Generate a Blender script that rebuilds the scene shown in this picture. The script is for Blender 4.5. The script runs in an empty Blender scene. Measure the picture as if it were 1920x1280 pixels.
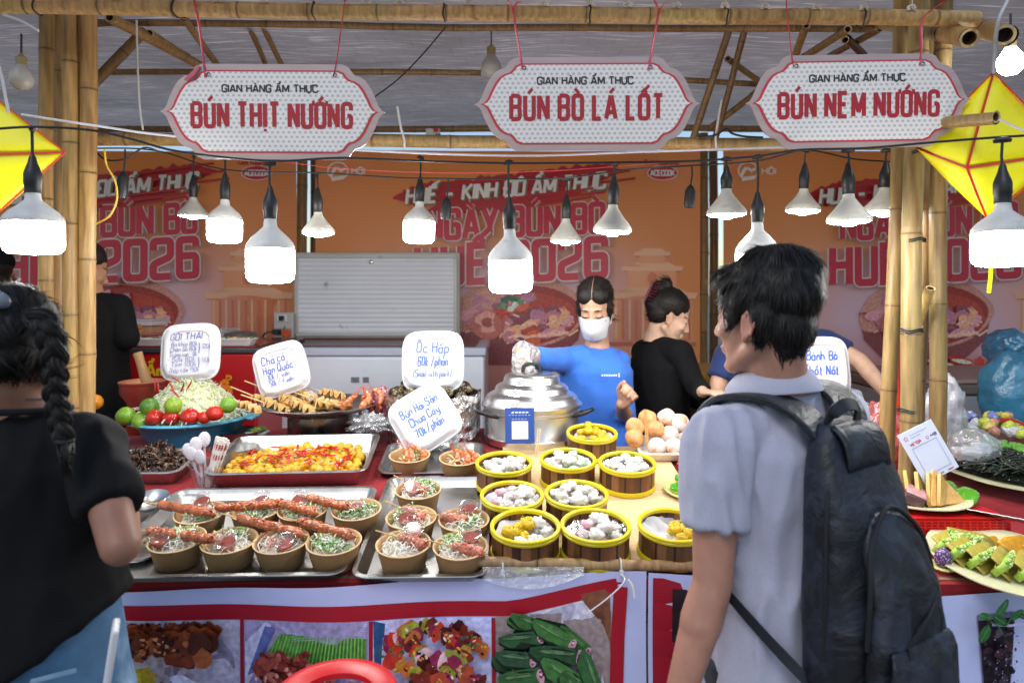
import bpy, math, random, unicodedata
import numpy as np
from mathutils import Vector, Matrix, Euler, noise
R = math.radians
PI = math.pi
sc = bpy.context.scene
COL = sc.collection
random.seed(7)
# ------------------------------------------------------------------ camera, sky, sun, exposure
F, CY, H = 1250.0, 545.0, 1.60          # focal length and horizon in pixels of the 1920 wide photograph, eye height
cam_d = bpy.data.cameras.new('camera')
cam = bpy.data.objects.new('camera', cam_d)
COL.objects.link(cam)
cam.location = (0, 0, H)
cam.rotation_euler = (R(90), 0, 0)
cam_d.sensor_width = 36
cam_d.lens = 36 * F / 1920
cam_d.shift_y = -(640 - CY) / 1920
cam_d.clip_start = 0.05
cam_d.clip_end = 600
cam_d.dof.use_dof = True
cam_d.dof.focus_distance = 2.05
cam_d.dof.aperture_fstop = 3.0
sc.camera = cam
SUN_EL, SUN_ROT = R(52), R(200)
world = bpy.data.worlds.new("World")
sc.world = world
world.use_nodes = True
wn = world.node_tree
bg = wn.nodes['Background']
sky = wn.nodes.new('ShaderNodeTexSky')
sky.sky_type = 'NISHITA'
sky.sun_disc = False
sky.sun_elevation = SUN_EL
sky.sun_rotation = SUN_ROT
sky.dust_density = 1.0
sky.air_density = 1.2
wn.links.new(sky.outputs[0], bg.inputs[0])
bg.inputs[1].default_value = 0.125
sun_d = bpy.data.lights.new('sun', 'SUN')
sun_d.energy = 0.62
sun_d.angle = R(25)
sun_d.color = (1, .98, .95)
sun = bpy.data.objects.new('sun', sun_d)
COL.objects.link(sun)
sun.rotation_euler = (R(90) - SUN_EL, 0, R(-20))   # light travels towards +Y (from behind the photographer) and down
BULB = 47.0                                      # radiance of the lit lamp diffusers
sc.view_settings.view_transform = 'Standard'
sc.view_settings.look = 'None'
sc.view_settings.exposure = 0.28
sc.view_settings.gamma = 1.0
sc.view_settings.use_curve_mapping = False
try:
 sc.cycles.max_bounces = 10
 sc.cycles.transparent_max_bounces = 12
 sc.cycles.caustics_reflective = False
 sc.cycles.caustics_refractive = False
 sc.cycles.sample_clamp_indirect = 4
 sc.cycles.use_denoising = True
except Exception:
 pass
# ------------------------------------------------------------------ small helpers
def W(px, py, Y):
 """real point at depth Y that was measured at pixel px,py of the photograph"""
 return Vector(((px - 960) * Y / F, Y, H - (py - CY) * Y / F))
def lin(h, k=1.0):
 h = h.lstrip('#')
 o = []
 for i in (0, 2, 4):
  v = int(h[i:i + 2], 16) / 255
  o.append(k * (v / 12.92 if v <= .04045 else ((v + .055) / 1.055) ** 2.4))
 return tuple(o)
def vary(c, a=.1):
 k = 1 + random.uniform(-a, a)
 return tuple(max(0, x * k * (1 + random.uniform(-a, a) * .35)) for x in c)
def mixc(a, b, t):
 return tuple(x + (y - x) * t for x, y in zip(a, b))
WHITE = (.8, .8, .8)
# ------------------------------------------------------------------ materials
MATS = {}
def mat(name, rough=.6, metal=0.0, noise_s=0, noise_a=0.0, bump_s=0, bump=0.0, sss=0.0, spec=.5, stretch=None, rand=0.0,
  col=None, coat=0.0, sheen=0.0, spots=None, rough_a=0.0, bump_d=.004, gain=1.0):
 if name in MATS:
  return MATS[name]
 m = bpy.data.materials.new(name)
 m.use_nodes = True
 nt = m.node_tree
 b = nt.nodes['Principled BSDF']
 N, L = nt.nodes, nt.links
 if col is None:
  a = N.new('ShaderNodeAttribute'); a.attribute_name = 'Col'
  src = a.outputs['Color']
 else:
  a = N.new('ShaderNodeRGB'); a.outputs[0].default_value = (*col, 1)
  src = a.outputs[0]
 tc = N.new('ShaderNodeTexCoord')
 vec = tc.outputs['Object']
 if stretch:
  mp = N.new('ShaderNodeMapping'); mp.inputs['Scale'].default_value = stretch
  L.new(vec, mp.inputs['Vector']); vec = mp.outputs[0]
 def mult(src, fac):
  mx = N.new('ShaderNodeVectorMath'); mx.operation = 'SCALE'
  L.new(src, mx.inputs[0]); L.new(fac, mx.inputs['Scale'])
  return mx.outputs[0]
 def mr(v, lo, hi, a0=.25, a1=.75):
  n = N.new('ShaderNodeMapRange'); L.new(v, n.inputs['Value'])
  n.inputs['From Min'].default_value = a0; n.inputs['From Max'].default_value = a1
  n.inputs['To Min'].default_value = lo; n.inputs['To Max'].default_value = hi
  return n.outputs[0]
 if noise_a:
  n = N.new('ShaderNodeTexNoise'); n.inputs['Scale'].default_value = noise_s; n.inputs['Detail'].default_value = 6
  L.new(vec, n.inputs['Vector'])
  src = mult(src, mr(n.outputs['Fac'], gain * (1 - noise_a), gain * (1 + noise_a)))
  if rough_a:
   L.new(mr(n.outputs['Fac'], max(.02, rough - rough_a), rough + rough_a), b.inputs['Roughness'])
 if spots:
  sc_, c_, th, soft = spots
  n = N.new('ShaderNodeTexNoise'); n.inputs['Scale'].default_value = sc_; n.inputs['Detail'].default_value = 4
  L.new(vec, n.inputs['Vector'])
  mx = N.new('ShaderNodeMix'); mx.data_type = 'RGBA'
  L.new(mr(n.outputs['Fac'], 0, 1, th - soft, th + soft), mx.inputs[0])
  L.new(src, mx.inputs[6]); mx.inputs[7].default_value = (*c_, 1)
  src = mx.outputs[2]
 if rand:
  oi = N.new('ShaderNodeObjectInfo')
  src = mult(src, mr(oi.outputs['Random'], 1 - rand, 1 + rand, 0, 1))
 L.new(src, b.inputs['Base Color'])
 if not rough_a or not noise_a:
  b.inputs['Roughness'].default_value = rough
 b.inputs['Metallic'].default_value = metal
 b.inputs['Specular IOR Level'].default_value = spec
 if sss:
  b.inputs['Subsurface Weight'].default_value = sss
  b.inputs['Subsurface Radius'].default_value = (1, .5, .3)
  b.inputs['Subsurface Scale'].default_value = .008
 if coat:
  b.inputs['Coat Weight'].default_value = coat
  b.inputs['Coat Roughness'].default_value = .15
 if sheen:
  b.inputs['Sheen Weight'].default_value = sheen
 if bump:
  n = N.new('ShaderNodeTexNoise'); n.inputs['Scale'].default_value = bump_s; n.inputs['Detail'].default_value = 5
  L.new(vec, n.inputs['Vector'])
  bp = N.new('ShaderNodeBump'); bp.inputs['Strength'].default_value = bump; bp.inputs['Distance'].default_value = bump_d
  L.new(n.outputs['Fac'], bp.inputs['Height']); L.new(bp.outputs[0], b.inputs['Normal'])
 MATS[name] = m
 return m
def film_mat(name, tint, gloss=.12, rough=.1, body=0.0, bump=0.0, bump_s=60, body_col=(.8, .8, .8)):
 """thin clear or tinted plastic: see-through, with a glossy skin and a little milky body"""
 if name in MATS:
  return MATS[name]
 m = bpy.data.materials.new(name); m.use_nodes = True
 nt = m.node_tree; N, L = nt.nodes, nt.links
 N.remove(N['Principled BSDF'])
 out = N['Material Output']
 tr = N.new('ShaderNodeBsdfTransparent'); tr.inputs[0].default_value = (*tint, 1)
 gl = N.new('ShaderNodeBsdfGlossy'); gl.inputs['Roughness'].default_value = rough; gl.inputs[0].default_value = (.9, .9, .9, 1)
 df = N.new('ShaderNodeBsdfDiffuse'); df.inputs[0].default_value = (*body_col, 1)
 lw = N.new('ShaderNodeLayerWeight'); lw.inputs[0].default_value = .35
 mr = N.new('ShaderNodeMapRange'); mr.inputs['To Min'].default_value = gloss * .5; mr.inputs['To Max'].default_value = min(1, gloss * 3)
 L.new(lw.outputs['Facing'], mr.inputs['Value'])
 m1 = N.new('ShaderNodeMixShader'); m1.inputs[0].default_value = body
 L.new(tr.outputs[0], m1.inputs[1]); L.new(df.outputs[0], m1.inputs[2])
 m2 = N.new('ShaderNodeMixShader'); L.new(mr.outputs[0], m2.inputs[0])
 L.new(m1.outputs[0], m2.inputs[1]); L.new(gl.outputs[0], m2.inputs[2])
 L.new(m2.outputs[0], out.inputs['Surface'])
 if bump:
  tc = N.new('ShaderNodeTexCoord')
  n = N.new('ShaderNodeTexNoise'); n.inputs['Scale'].default_value = bump_s; n.inputs['Detail'].default_value = 4
  L.new(tc.outputs['Object'], n.inputs['Vector'])
  bp = N.new('ShaderNodeBump'); bp.inputs['Strength'].default_value = bump; bp.inputs['Distance'].default_value = .02
  L.new(n.outputs['Fac'], bp.inputs['Height'])
  L.new(bp.outputs[0], gl.inputs['Normal']); L.new(bp.outputs[0], df.inputs['Normal'])
 MATS[name] = m
 return m
def glow_mat(name, col, strength):
 if name in MATS:
  return MATS[name]
 m = bpy.data.materials.new(name); m.use_nodes = True
 nt = m.node_tree; N, L = nt.nodes, nt.links
 b = N['Principled BSDF']
 b.inputs['Base Color'].default_value = (.8, .8, .8, 1)
 b.inputs['Emission Color'].default_value = (*col, 1)
 b.inputs['Emission Strength'].default_value = strength
 MATS[name] = m
 return m
# ------------------------------------------------------------------ mesh builder
class MB:
 def __init__(s):
  s.v = []; s.f = []; s.c = []
 def add(s, vs, fs, col=WHITE, M=None):
  k = len(s.v)
  for p in vs:
   p = Vector(p)
   s.v.append(M @ p if M is not None else p)
  multi = bool(fs) and isinstance(col, list)
  for i, f in enumerate(fs):
   s.f.append(tuple(k + j for j in f)); s.c.append(col[i] if multi else col)
  return s
 def box(s, c, size, col=WHITE, M=None, taper=1.0):
  x, y, z = (d / 2 for d in size)
  vs = []
  for zz, t in ((-z, 1), (z, taper)):
   vs += [(c[0] - x * t, c[1] - y * t, c[2] + zz), (c[0] + x * t, c[1] - y * t, c[2] + zz), (c[0] + x * t, c[1] + y * t, c[2] + zz), (c[0] - x * t, c[1] + y * t, c[2] + zz)]
  return s.add(vs, [(3, 2, 1, 0), (4, 5, 6, 7), (0, 1, 5, 4), (1, 2, 6, 5), (2, 3, 7, 6), (3, 0, 4, 7)], col, M)
 def tube(s, pts, r, n=8, col=WHITE, caps=True, M=None, flat=1.0, up=None):
  pts = [Vector(p) for p in pts]
  m = len(pts)
  rr = r if isinstance(r, (list, tuple)) else [r] * m
  cols = col if isinstance(col, list) else None
  t0 = (pts[1] - pts[0]).normalized()
  u = Vector(up) if up is not None else (Vector((0, 0, 1)) if abs(t0.z) < .9 else Vector((1, 0, 0)))
  vs = []; fs = []; fc = []
  for i, p in enumerate(pts):
   t = (pts[min(i + 1, m - 1)] - pts[max(i - 1, 0)])
   if t.length < 1e-9: t = t0
   t = t.normalized()
   u = (u - t * u.dot(t))
   if u.length < 1e-6: u = t.orthogonal()
   u = u.normalized(); w = t.cross(u)
   for k in range(n):
    a = 2 * PI * k / n
    vs.append(p + u * (math.sin(a) * rr[i] * flat) + w * (math.cos(a) * rr[i]))
  for i in range(m - 1):
   for k in range(n):
    a, b = i * n + k, i * n + (k + 1) % n
    fs.append((a, b, b + n, a + n)); fc.append(cols[min(i, len(cols) - 1)] if cols else col)
  if caps:
   fs.append(tuple(range(n - 1, -1, -1))); fc.append(cols[0] if cols else col)
   fs.append(tuple((m - 1) * n + k for k in range(n))); fc.append(cols[-1] if cols else col)
  return s.add(vs, fs, fc, M)
 def lathe(s, prof, n=32, col=WHITE, M=None, close=False, seg_col=None, ell=(1, 1), wob=None):
  """prof: list of (r,z) ; col may be one colour or one per profile segment; seg_col(k) a colour per angular step"""
  vs = []; fs = []; fc = []
  m = len(prof)
  for i, (r, z) in enumerate(prof):
   for k in range(n):
    a = 2 * PI * k / n
    q = r * (1 + (wob(a, z) if wob else 0))
    vs.append((q * math.cos(a) * ell[0], q * math.sin(a) * ell[1], z))
  rng = m if close else m - 1
  for i in range(rng):
   j = (i + 1) % m
   for k in range(n):
    k2 = (k + 1) % n
    fs.append((i * n + k, i * n + k2, j * n + k2, j * n + k))
    fc.append(seg_col(k) if seg_col else (col[min(i, len(col) - 1)] if isinstance(col, list) else col))
  return s.add(vs, fs, fc, M)
 def ell(s, c, r, col=WHITE, nu=12, nv=8, M=None, bump=0.0, bs=30.0, seed=0.0, rot=None, colf=None):
  r = (r, r, r) if isinstance(r, (int, float)) else r
  vs = []; fs = []
  Q = rot if rot is not None else None
  def pt(u, v):
   d = Vector((math.cos(u) * math.sin(v), math.sin(u) * math.sin(v), math.cos(v)))
   k = 1.0
   if bump:
    k += bump * noise.noise(d * bs * .1 + Vector((seed, seed * 1.7, seed * .3)))
   p = Vector((d.x * r[0] * k, d.y * r[1] * k, d.z * r[2] * k))
   if Q is not None: p = Q @ p
   return p + Vector(c)
  vs.append(pt(0, 0))
  for i in range(1, nv):
   for k in range(nu):
    vs.append(pt(2 * PI * k / nu, PI * i / nv))
  vs.append(pt(0, PI))
  for k in range(nu):
   fs.append((0, 1 + k, 1 + (k + 1) % nu))
  for i in range(nv - 2):
   for k in range(nu):
    a = 1 + i * nu + k; b = 1 + i * nu + (k + 1) % nu
    fs.append((a, a + nu, b + nu, b))
  e = len(vs) - 1; q = 1 + (nv - 2) * nu
  for k in range(nu):
   fs.append((q + k, e, q + (k + 1) % nu))
  if colf:
   return s.add(vs, fs, [colf(sum((vs[i] for i in f), Vector()) / len(f)) for f in fs], M)
  return s.add(vs, fs, col, M)
 def prism(s, out, t0, t1, col=WHITE, M=None):
  """outline in local XZ (x,z), thickness from y=t0 (front) to y=t1"""
  n = len(out)
  vs = [(x, t0, z) for x, z in out] + [(x, t1, z) for x, z in out]
  fs = [tuple(range(n)), tuple(range(2 * n - 1, n - 1, -1))]
  for k in range(n):
   k2 = (k + 1) % n
   fs.append((k2, k, n + k, n + k2))
  return s.add(vs, fs, col, M)
 def grid(s, fn, nu, nv, col=WHITE, M=None, colf=None):
  vs = [fn(i / nu, j / nv) for j in range(nv + 1) for i in range(nu + 1)]
  fs = [(j * (nu + 1) + i, j * (nu + 1) + i + 1, (j + 1) * (nu + 1) + i + 1, (j + 1) * (nu + 1) + i) for j in range(nv) for i in range(nu)]
  if colf:
   return s.add(vs, fs, [colf((f[0] % (nu + 1) + .5) / nu, (f[0] // (nu + 1) + .5) / nv) for f in fs], M)
  return s.add(vs, fs, col, M)
 def strip(s, pts, w, th, nrm, col=WHITE, M=None):
  """flat band with thickness: pts path, w width (or list), nrm surface normal (or list)"""
  pts = [Vector(p) for p in pts]; m = len(pts)
  vs = []; fs = []
  for i, p in enumerate(pts):
   t = (pts[min(i + 1, m - 1)] - pts[max(i - 1, 0)]).normalized()
   nn = Vector(nrm[i] if isinstance(nrm, list) else nrm)
   nn = (nn - t * nn.dot(t)).normalized()
   b = t.cross(nn)
   ww = (w[i] if isinstance(w, (list, tuple)) else w) / 2
   vs += [p - b * ww - nn * th / 2, p + b * ww - nn * th / 2, p + b * ww + nn * th / 2, p - b * ww + nn * th / 2]
  for i in range(m - 1):
   for k in range(4):
    a, b = i * 4 + k, i * 4 + (k + 1) % 4
    fs.append((a, b, b + 4, a + 4))
  fs.append((3, 2, 1, 0)); fs.append(tuple((m - 1) * 4 + k for k in range(4)))
  return s.add(vs, fs, col, M)
 def build(s, name, material, parent=None, loc=None, sharp=40, origin=True, bevel=0, rot=None, solid=0, sub=0):
  me = bpy.data.meshes.new(name)
  vs = s.v
  off = Vector((0, 0, 0))
  if parent is None and loc is None and origin:
   xs = [p.x for p in vs]; ys = [p.y for p in vs]; zs = [p.z for p in vs]
   off = Vector(((min(xs) + max(xs)) / 2, (min(ys) + max(ys)) / 2, min(zs)))
  me.from_pydata([tuple(p - off) for p in vs], [], s.f)
  a = me.color_attributes.new('Col', 'FLOAT_COLOR', 'CORNER')
  cnt = np.array([len(f) for f in s.f]); cc = np.array([(*c, 1.0) for c in s.c], dtype=np.float32)
  a.data.foreach_set('color', np.repeat(cc, cnt, axis=0).ravel())
  me.polygons.foreach_set('use_smooth', [True] * len(me.polygons))
  me.update()
  me.validate()
  if sharp: me.set_sharp_from_angle(angle=R(sharp))
  me.materials.append(material)
  o = bpy.data.objects.new(name, me)
  COL.objects.link(o)
  if parent is not None:
   o.parent = parent
   if loc is not None: o.location = loc
  else:
   o.location = loc if loc is not None else off
  if rot is not None: o.rotation_euler = rot
  if solid:
   md = o.modifiers.new('solid', 'SOLIDIFY'); md.thickness = solid; md.offset = 0
  if bevel:
   md = o.modifiers.new('bevel', 'BEVEL'); md.width = bevel; md.segments = 2; md.limit_method = 'ANGLE'; md.angle_limit = R(50)
  if sub:
   md = o.modifiers.new('sub', 'SUBSURF'); md.levels = sub; md.render_levels = sub
  return o
def tag(o, label=None, cat=None, group=None, kind=None):
 if label: o['label'] = label
 if cat: o['category'] = cat
 if group: o['group'] = group
 if kind: o['kind'] = kind
 return o
def thing(name, label, cat, loc=(0, 0, 0), rot=(0, 0, 0), group=None):
 o = bpy.data.objects.new(name, None)
 o.empty_display_size = .05
 COL.objects.link(o)
 o.location = loc
 if isinstance(rot, Matrix): o.rotation_euler = rot.to_euler()
 else: o.rotation_euler = rot
 return tag(o, label, cat, group)
KIDS = {}
def dup(o, parent=None, loc=None, rot=None, scale=None, label=None, group=None):
 """a copy of a thing with copies of its parts and their parts"""
 c = o.copy()
 COL.objects.link(c)
 if parent is not None: c.parent = parent
 for ch in list(o.children):
  dup(ch, c)
 if loc is not None: c.location = loc
 if rot is not None: c.rotation_euler = rot.to_euler() if isinstance(rot, Matrix) else rot
 if scale is not None: c.scale = (scale, scale, scale) if isinstance(scale, (int, float)) else scale
 if label: c['label'] = label
 if group: c['group'] = group
 return c
def once(store, key, make):
 if key not in store: store[key] = make()
 return store[key]
def smoothpath(pts, n=6):
 """Catmull-Rom through the points"""
 P = [Vector(p) for p in pts]
 P = [P[0] * 2 - P[1]] + P + [P[-1] * 2 - P[-2]]
 out = []
 for i in range(1, len(P) - 2):
  for k in range(n):
   t = k / n
   a, b, c, d = P[i - 1], P[i], P[i + 1], P[i + 2]
   out.append(.5 * ((2 * b) + (c - a) * t + (2 * a - 5 * b + 4 * c - d) * t * t + (3 * b - a - 3 * c + d) * t ** 3))
 out.append(P[-2])
 return out
def sag(p0, p1, s, n=14):
 p0, p1 = Vector(p0), Vector(p1)
 return [p0.lerp(p1, i / n) - Vector((0, 0, s * 4 * (i / n) * (1 - i / n))) for i in range(n + 1)]
ORD = ['first', 'second', 'third', 'fourth', 'fifth', 'sixth', 'seventh', 'eighth', 'ninth', 'tenth', 'eleventh', 'twelfth', 'thirteenth', 'fourteenth']
# ------------------------------------------------------------------ stroke lettering (painted letters as flat strokes)
def rnd(pts, r, closed=False, n=4):
 pts = [Vector((p[0], p[1])) for p in pts]
 out = []; m = len(pts)
 for i, p in enumerate(pts):
  if not closed and i in (0, m - 1):
   out.append(p); continue
  a, b = pts[i - 1], pts[(i + 1) % m]
  la, lb = (a - p).length, (b - p).length
  q = min(r, la * .5, lb * .5)
  p0 = p + (a - p).normalized() * q; p1 = p + (b - p).normalized() * q
  for k in range(n + 1):
   t = k / n
   out.append(p0 * (1 - t) ** 2 + p * 2 * t * (1 - t) + p1 * t * t)
 if closed: out.append(out[0].copy())
 return out
def glyph(ch, w, r):
 """strokes of a letter in a box w wide and 1 high; returns (strokes, advance width)"""
 L = []
 P = lambda *a: L.append([Vector(p) for p in a])
 Q = lambda *a, **k: L.append(rnd(a, k.get('r', r), k.get('c', False)))
 if ch == 'A': w *= 1.12; P((0, 0), (w * .47, 1)); P((w, 0), (w * .53, 1)); P((w * .18, .28), (w * .82, .28))
 elif ch == 'B': P((0, 0), (0, 1)); Q((0, 1), (w, 1), (w, .53), (0, .53)); Q((0, .53), (w, .53), (w, 0), (0, 0))
 elif ch == 'C': Q((w, .75), (w, 1), (0, 1), (0, 0), (w, 0), (w, .25))
 elif ch in 'DĐ':
  P((0, 0), (0, 1)); Q((0, 1), (w, 1), (w, 0), (0, 0))
  if ch == 'Đ': P((-w * .3, .5), (w * .4, .5))
 elif ch == 'E': P((w * .85, 1), (0, 1), (0, 0), (w * .85, 0)); P((0, .52), (w * .72, .52))
 elif ch == 'G': Q((w, .72), (w, 1), (0, 1), (0, 0), (w, 0), (w, .48), (w * .55, .48))
 elif ch == 'H': P((0, 0), (0, 1)); P((w, 0), (w, 1)); P((0, .52), (w, .52))
 elif ch == 'I': P((0, 0), (0, 1)); w = 0
 elif ch == 'K': P((0, 0), (0, 1)); P((w, 1), (0, .45)); P((w * .25, .58), (w, 0))
 elif ch == 'L': P((0, 1), (0, 0), (w * .8, 0)); w *= .8
 elif ch == 'M': w *= 1.3; P((0, 0), (0, 1)); P((w, 0), (w, 1)); P((w * .02, 1), (w / 2, .18)); P((w * .98, 1), (w / 2, .18))
 elif ch == 'N': P((0, 0), (0, 1)); P((w, 0), (w, 1)); P((w * .02, .98), (w * .98, .02))
 elif ch == 'O' or ch == '0': Q((0, 0), (0, 1), (w, 1), (w, 0), c=True)
 elif ch == 'P': P((0, 0), (0, 1)); Q((0, 1), (w, 1), (w, .45), (0, .45))
 elif ch == 'Q': Q((0, 0), (0, 1), (w, 1), (w, 0), c=True); P((w * .6, .2), (w * 1.1, -.1))
 elif ch == 'R': P((0, 0), (0, 1)); Q((0, 1), (w, 1), (w, .5), (0, .5)); P((w * .5, .5), (w, 0))
 elif ch == 'S': Q((w, .8), (w, 1), (0, 1), (0, .52), (w, .52), (w, 0), (0, 0), (0, .2))
 elif ch == 'T': P((0, 1), (w, 1)); P((w / 2, 1), (w / 2, 0))
 elif ch == 'U': Q((0, 1), (0, 0), (w, 0), (w, 1))
 elif ch == 'V': P((0, 1), (w / 2, 0)); P((w, 1), (w / 2, 0))
 elif ch == 'Y': P((0, 1), (w / 2, .42)); P((w, 1), (w / 2, .42)); P((w / 2, .45), (w / 2, 0))
 elif ch == '2': Q((0, .75), (0, 1), (w, 1), (w, .55), (0, .35), (0, 0), (w, 0))
 elif ch == '6': Q((w, .8), (w, 1), (0, 1), (0, 0), (w, 0), (w, .55), (0, .55))
 elif ch == '3': Q((0, 1), (w, 1), (w, .52), (w * .3, .52)); Q((w * .3, .52), (w, .52), (w, 0), (0, 0))
 elif ch == '4': P((w * .8, 0), (w * .8, 1), (0, .35), (w, .35))
 elif ch == '5': Q((w, 1), (0, 1), (0, .55), (w, .6), (w, 0), (0, 0))
 elif ch == '7': P((0, 1), (w, 1), (w * .3, 0))
 elif ch == '8': Q((0, .52), (0, 1), (w, 1), (w, .52), c=True); Q((0, 0), (0, .52), (w, .52), (w, 0), c=True)
 elif ch == '1': P((0, .8), (w * .4, 1), (w * .4, 0)); w *= .5
 elif ch == '-': P((0, .45), (w * .8, .45))
 elif ch == '/': P((0, -.1), (w * .9, 1.1))
 elif ch == '(': Q((w * .4, 1.1), (0, .5), (w * .4, -.15)); w *= .4
 elif ch == ')': Q((0, 1.1), (w * .4, .5), (0, -.15)); w *= .4
 elif ch == 'a': Q((w, .5), (0, .5), (0, 0), (w, 0), (w, .5)); P((w, .55), (w, 0), (w * 1.15, 0))
 elif ch == 'b': P((0, 1), (0, 0)); Q((0, .5), (w, .5), (w, 0), (0, 0))
 elif ch == 'c': Q((w, .45), (w * .7, .55), (0, .5), (0, 0), (w, 0), (w, .1))
 elif ch == 'd': Q((w, .5), (0, .5), (0, 0), (w, 0)); P((w, 1), (w, 0))
 elif ch == 'e': Q((0, .28), (w, .3), (w, .55), (0, .55), (0, 0), (w, .03))
 elif ch == 'f': Q((w, .95), (w * .4, 1), (w * .4, -.2)); P((0, .5), (w * .8, .5))
 elif ch == 'g': Q((w, .5), (0, .5), (0, 0), (w, 0)); Q((w, .55), (w, -.35), (0, -.35), (0, -.25))
 elif ch == 'h': P((0, 1), (0, 0)); Q((0, .4), (w * .3, .55), (w, .5), (w, 0))
 elif ch == 'i': P((0, .5), (0, 0)); P((0, .68), (0, .74)); w = w * .15
 elif ch == 'k': P((0, 1), (0, 0)); P((w * .8, .55), (0, .22), (w * .9, 0))
 elif ch == 'l': Q((0, 1), (0, 0), (w * .4, 0)); w *= .4
 elif ch == 'm': P((0, .5), (0, 0)); Q((0, .35), (0, .53), (w * .6, .53), (w * .6, 0)); Q((w * .6, .35), (w * .6, .53), (w * 1.2, .53), (w * 1.2, 0)); w *= 1.2
 elif ch == 'n': P((0, .5), (0, 0)); Q((0, .35), (w * .2, .53), (w, .53), (w, 0))
 elif ch == 'o': Q((0, 0), (0, .52), (w, .52), (w, 0), c=True)
 elif ch == 'p': P((0, .52), (0, -.35)); Q((0, .5), (w, .5), (w, 0), (0, 0))
 elif ch == 'q': Q((w, .5), (0, .5), (0, 0), (w, 0)); P((w, .52), (w, -.35))
 elif ch == 'r': P((0, .5), (0, 0)); Q((0, .35), (w * .3, .53), (w * .8, .5)); w *= .8
 elif ch == 's': Q((w, .48), (0, .52), (0, .3), (w, .25), (w, 0), (0, .02))
 elif ch == 't': Q((w * .3, .9), (w * .3, 0), (w * .8, .02)); P((0, .55), (w * .75, .55)); w *= .8
 elif ch == 'u': Q((0, .5), (0, 0), (w, 0), (w, .15)); P((w, .5), (w, 0))
 elif ch == 'v': P((0, .5), (w / 2, 0), (w, .5))
 elif ch == 'w': P((0, .5), (w * .35, 0), (w * .65, .45), (w, 0), (w * 1.3, .5)); w *= 1.3
 elif ch == 'x': P((0, .5), (w, 0)); P((0, 0), (w, .5))
 elif ch == 'y': Q((0, .5), (0, .05), (w, .05), (w, .2)); Q((w, .5), (w, -.35), (0, -.35))
 elif ch == '"': P((0, 1), (0, .8)); P((w * .3, 1), (w * .3, .8)); w *= .3
 elif ch == '.': P((0, 0), (0, .08)); w = 0
 elif ch == '>': P((0, .75), (w, .45), (0, .15))
 return L, w
THIN = {}
def write(text, w=.5, gap=.22, r=.16, jitter=0.0, slant=0.0):
 """strokes of a text line, cap height 1; returns (strokes, total width)"""
 out = []; x = 0; THIN.clear()
 for ch0 in text:
  if ch0 == ' ':
   x += w * .75; continue
  base = ch0
  marks = ''
  if ch0 not in 'Đđ':
   dcm = unicodedata.normalize('NFD', ch0); base, marks = dcm[0], dcm[1:]
  st, aw = glyph(base, w * (.85 if base.islower() else 1), r)
  dx = random.uniform(-1, 1) * jitter; dy = random.uniform(-1, 1) * jitter; sc_ = 1 + random.uniform(-1, 1) * jitter
  top = .58 if base in 'aceimnorsuvwxyg' else (1.0 if not base.islower() else .95)
  cx = aw / 2; yy = top + .1
  S = list(st)
  for mk in marks:
   o = ord(mk)
   if o == 0x302: S.append([Vector((cx - w * .32, yy)), Vector((cx, yy + .13)), Vector((cx + w * .32, yy))]); yy += .13; cx += w * .25
   elif o == 0x306: S.append([Vector((cx - w * .3, yy + .12)), Vector((cx, yy)), Vector((cx + w * .3, yy + .12))]); yy += .13
   elif o == 0x31b: S.append(rnd([(aw - .02, top - .06), (aw + w * .3, top - .04), (aw + w * .3, top + .12)], .1))
   elif o == 0x301: S.append([Vector((cx - w * .14, yy + .0)), Vector((cx + w * .34, yy + .2))])
   elif o == 0x300: S.append([Vector((cx + w * .14, yy + .0)), Vector((cx - w * .34, yy + .2))])
   elif o == 0x309: S.append(rnd([(cx - w * .15, yy + .2), (cx + w * .2, yy + .2), (cx + w * .2, yy + .1), (cx, yy + .08), (cx, yy + .0)], .06))
   elif o == 0x303: S.append([Vector((cx - w * .35, yy + .04)), Vector((cx - w * .1, yy + .14)), Vector((cx + w * .1, yy + .05)), Vector((cx + w * .35, yy + .15))])
   elif o == 0x323: S.append([Vector((aw / 2, -.2)), Vector((aw / 2, -.1))])
  for s_i, s_ in enumerate(S):
   THIN[len(out)] = s_i >= len(st)
   out.append([Vector((x + (p.x * sc_ + dx) + slant * p.y, p.y * sc_ + dy)) for p in s_])
  x += aw + gap
 return out, max(x - gap, .01)
def ribbon2(pts, hw):
 """flat ribbon (left/right points) along a 2-D polyline with mitred joints"""
 m = len(pts); l = []; r_ = []
 for i, p in enumerate(pts):
  a = (p - pts[i - 1]) if i else (pts[1] - p)
  b = (pts[i + 1] - p) if i < m - 1 else a
  if a.length < 1e-9: a = b
  if b.length < 1e-9: b = a
  if a.length < 1e-9: a = b = Vector((1, 0))
  a = a.normalized(); b = b.normalized()
  n1 = Vector((-a.y, a.x)); n2 = Vector((-b.y, b.x))
  n_ = n1 + n2
  if n_.length < .3: n_ = n1
  n_ = n_.normalized()
  k = hw / max(.66, n_.dot(n1))
  l.append(p + n_ * k); r_.append(p - n_ * k)
 return l, r_
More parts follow.
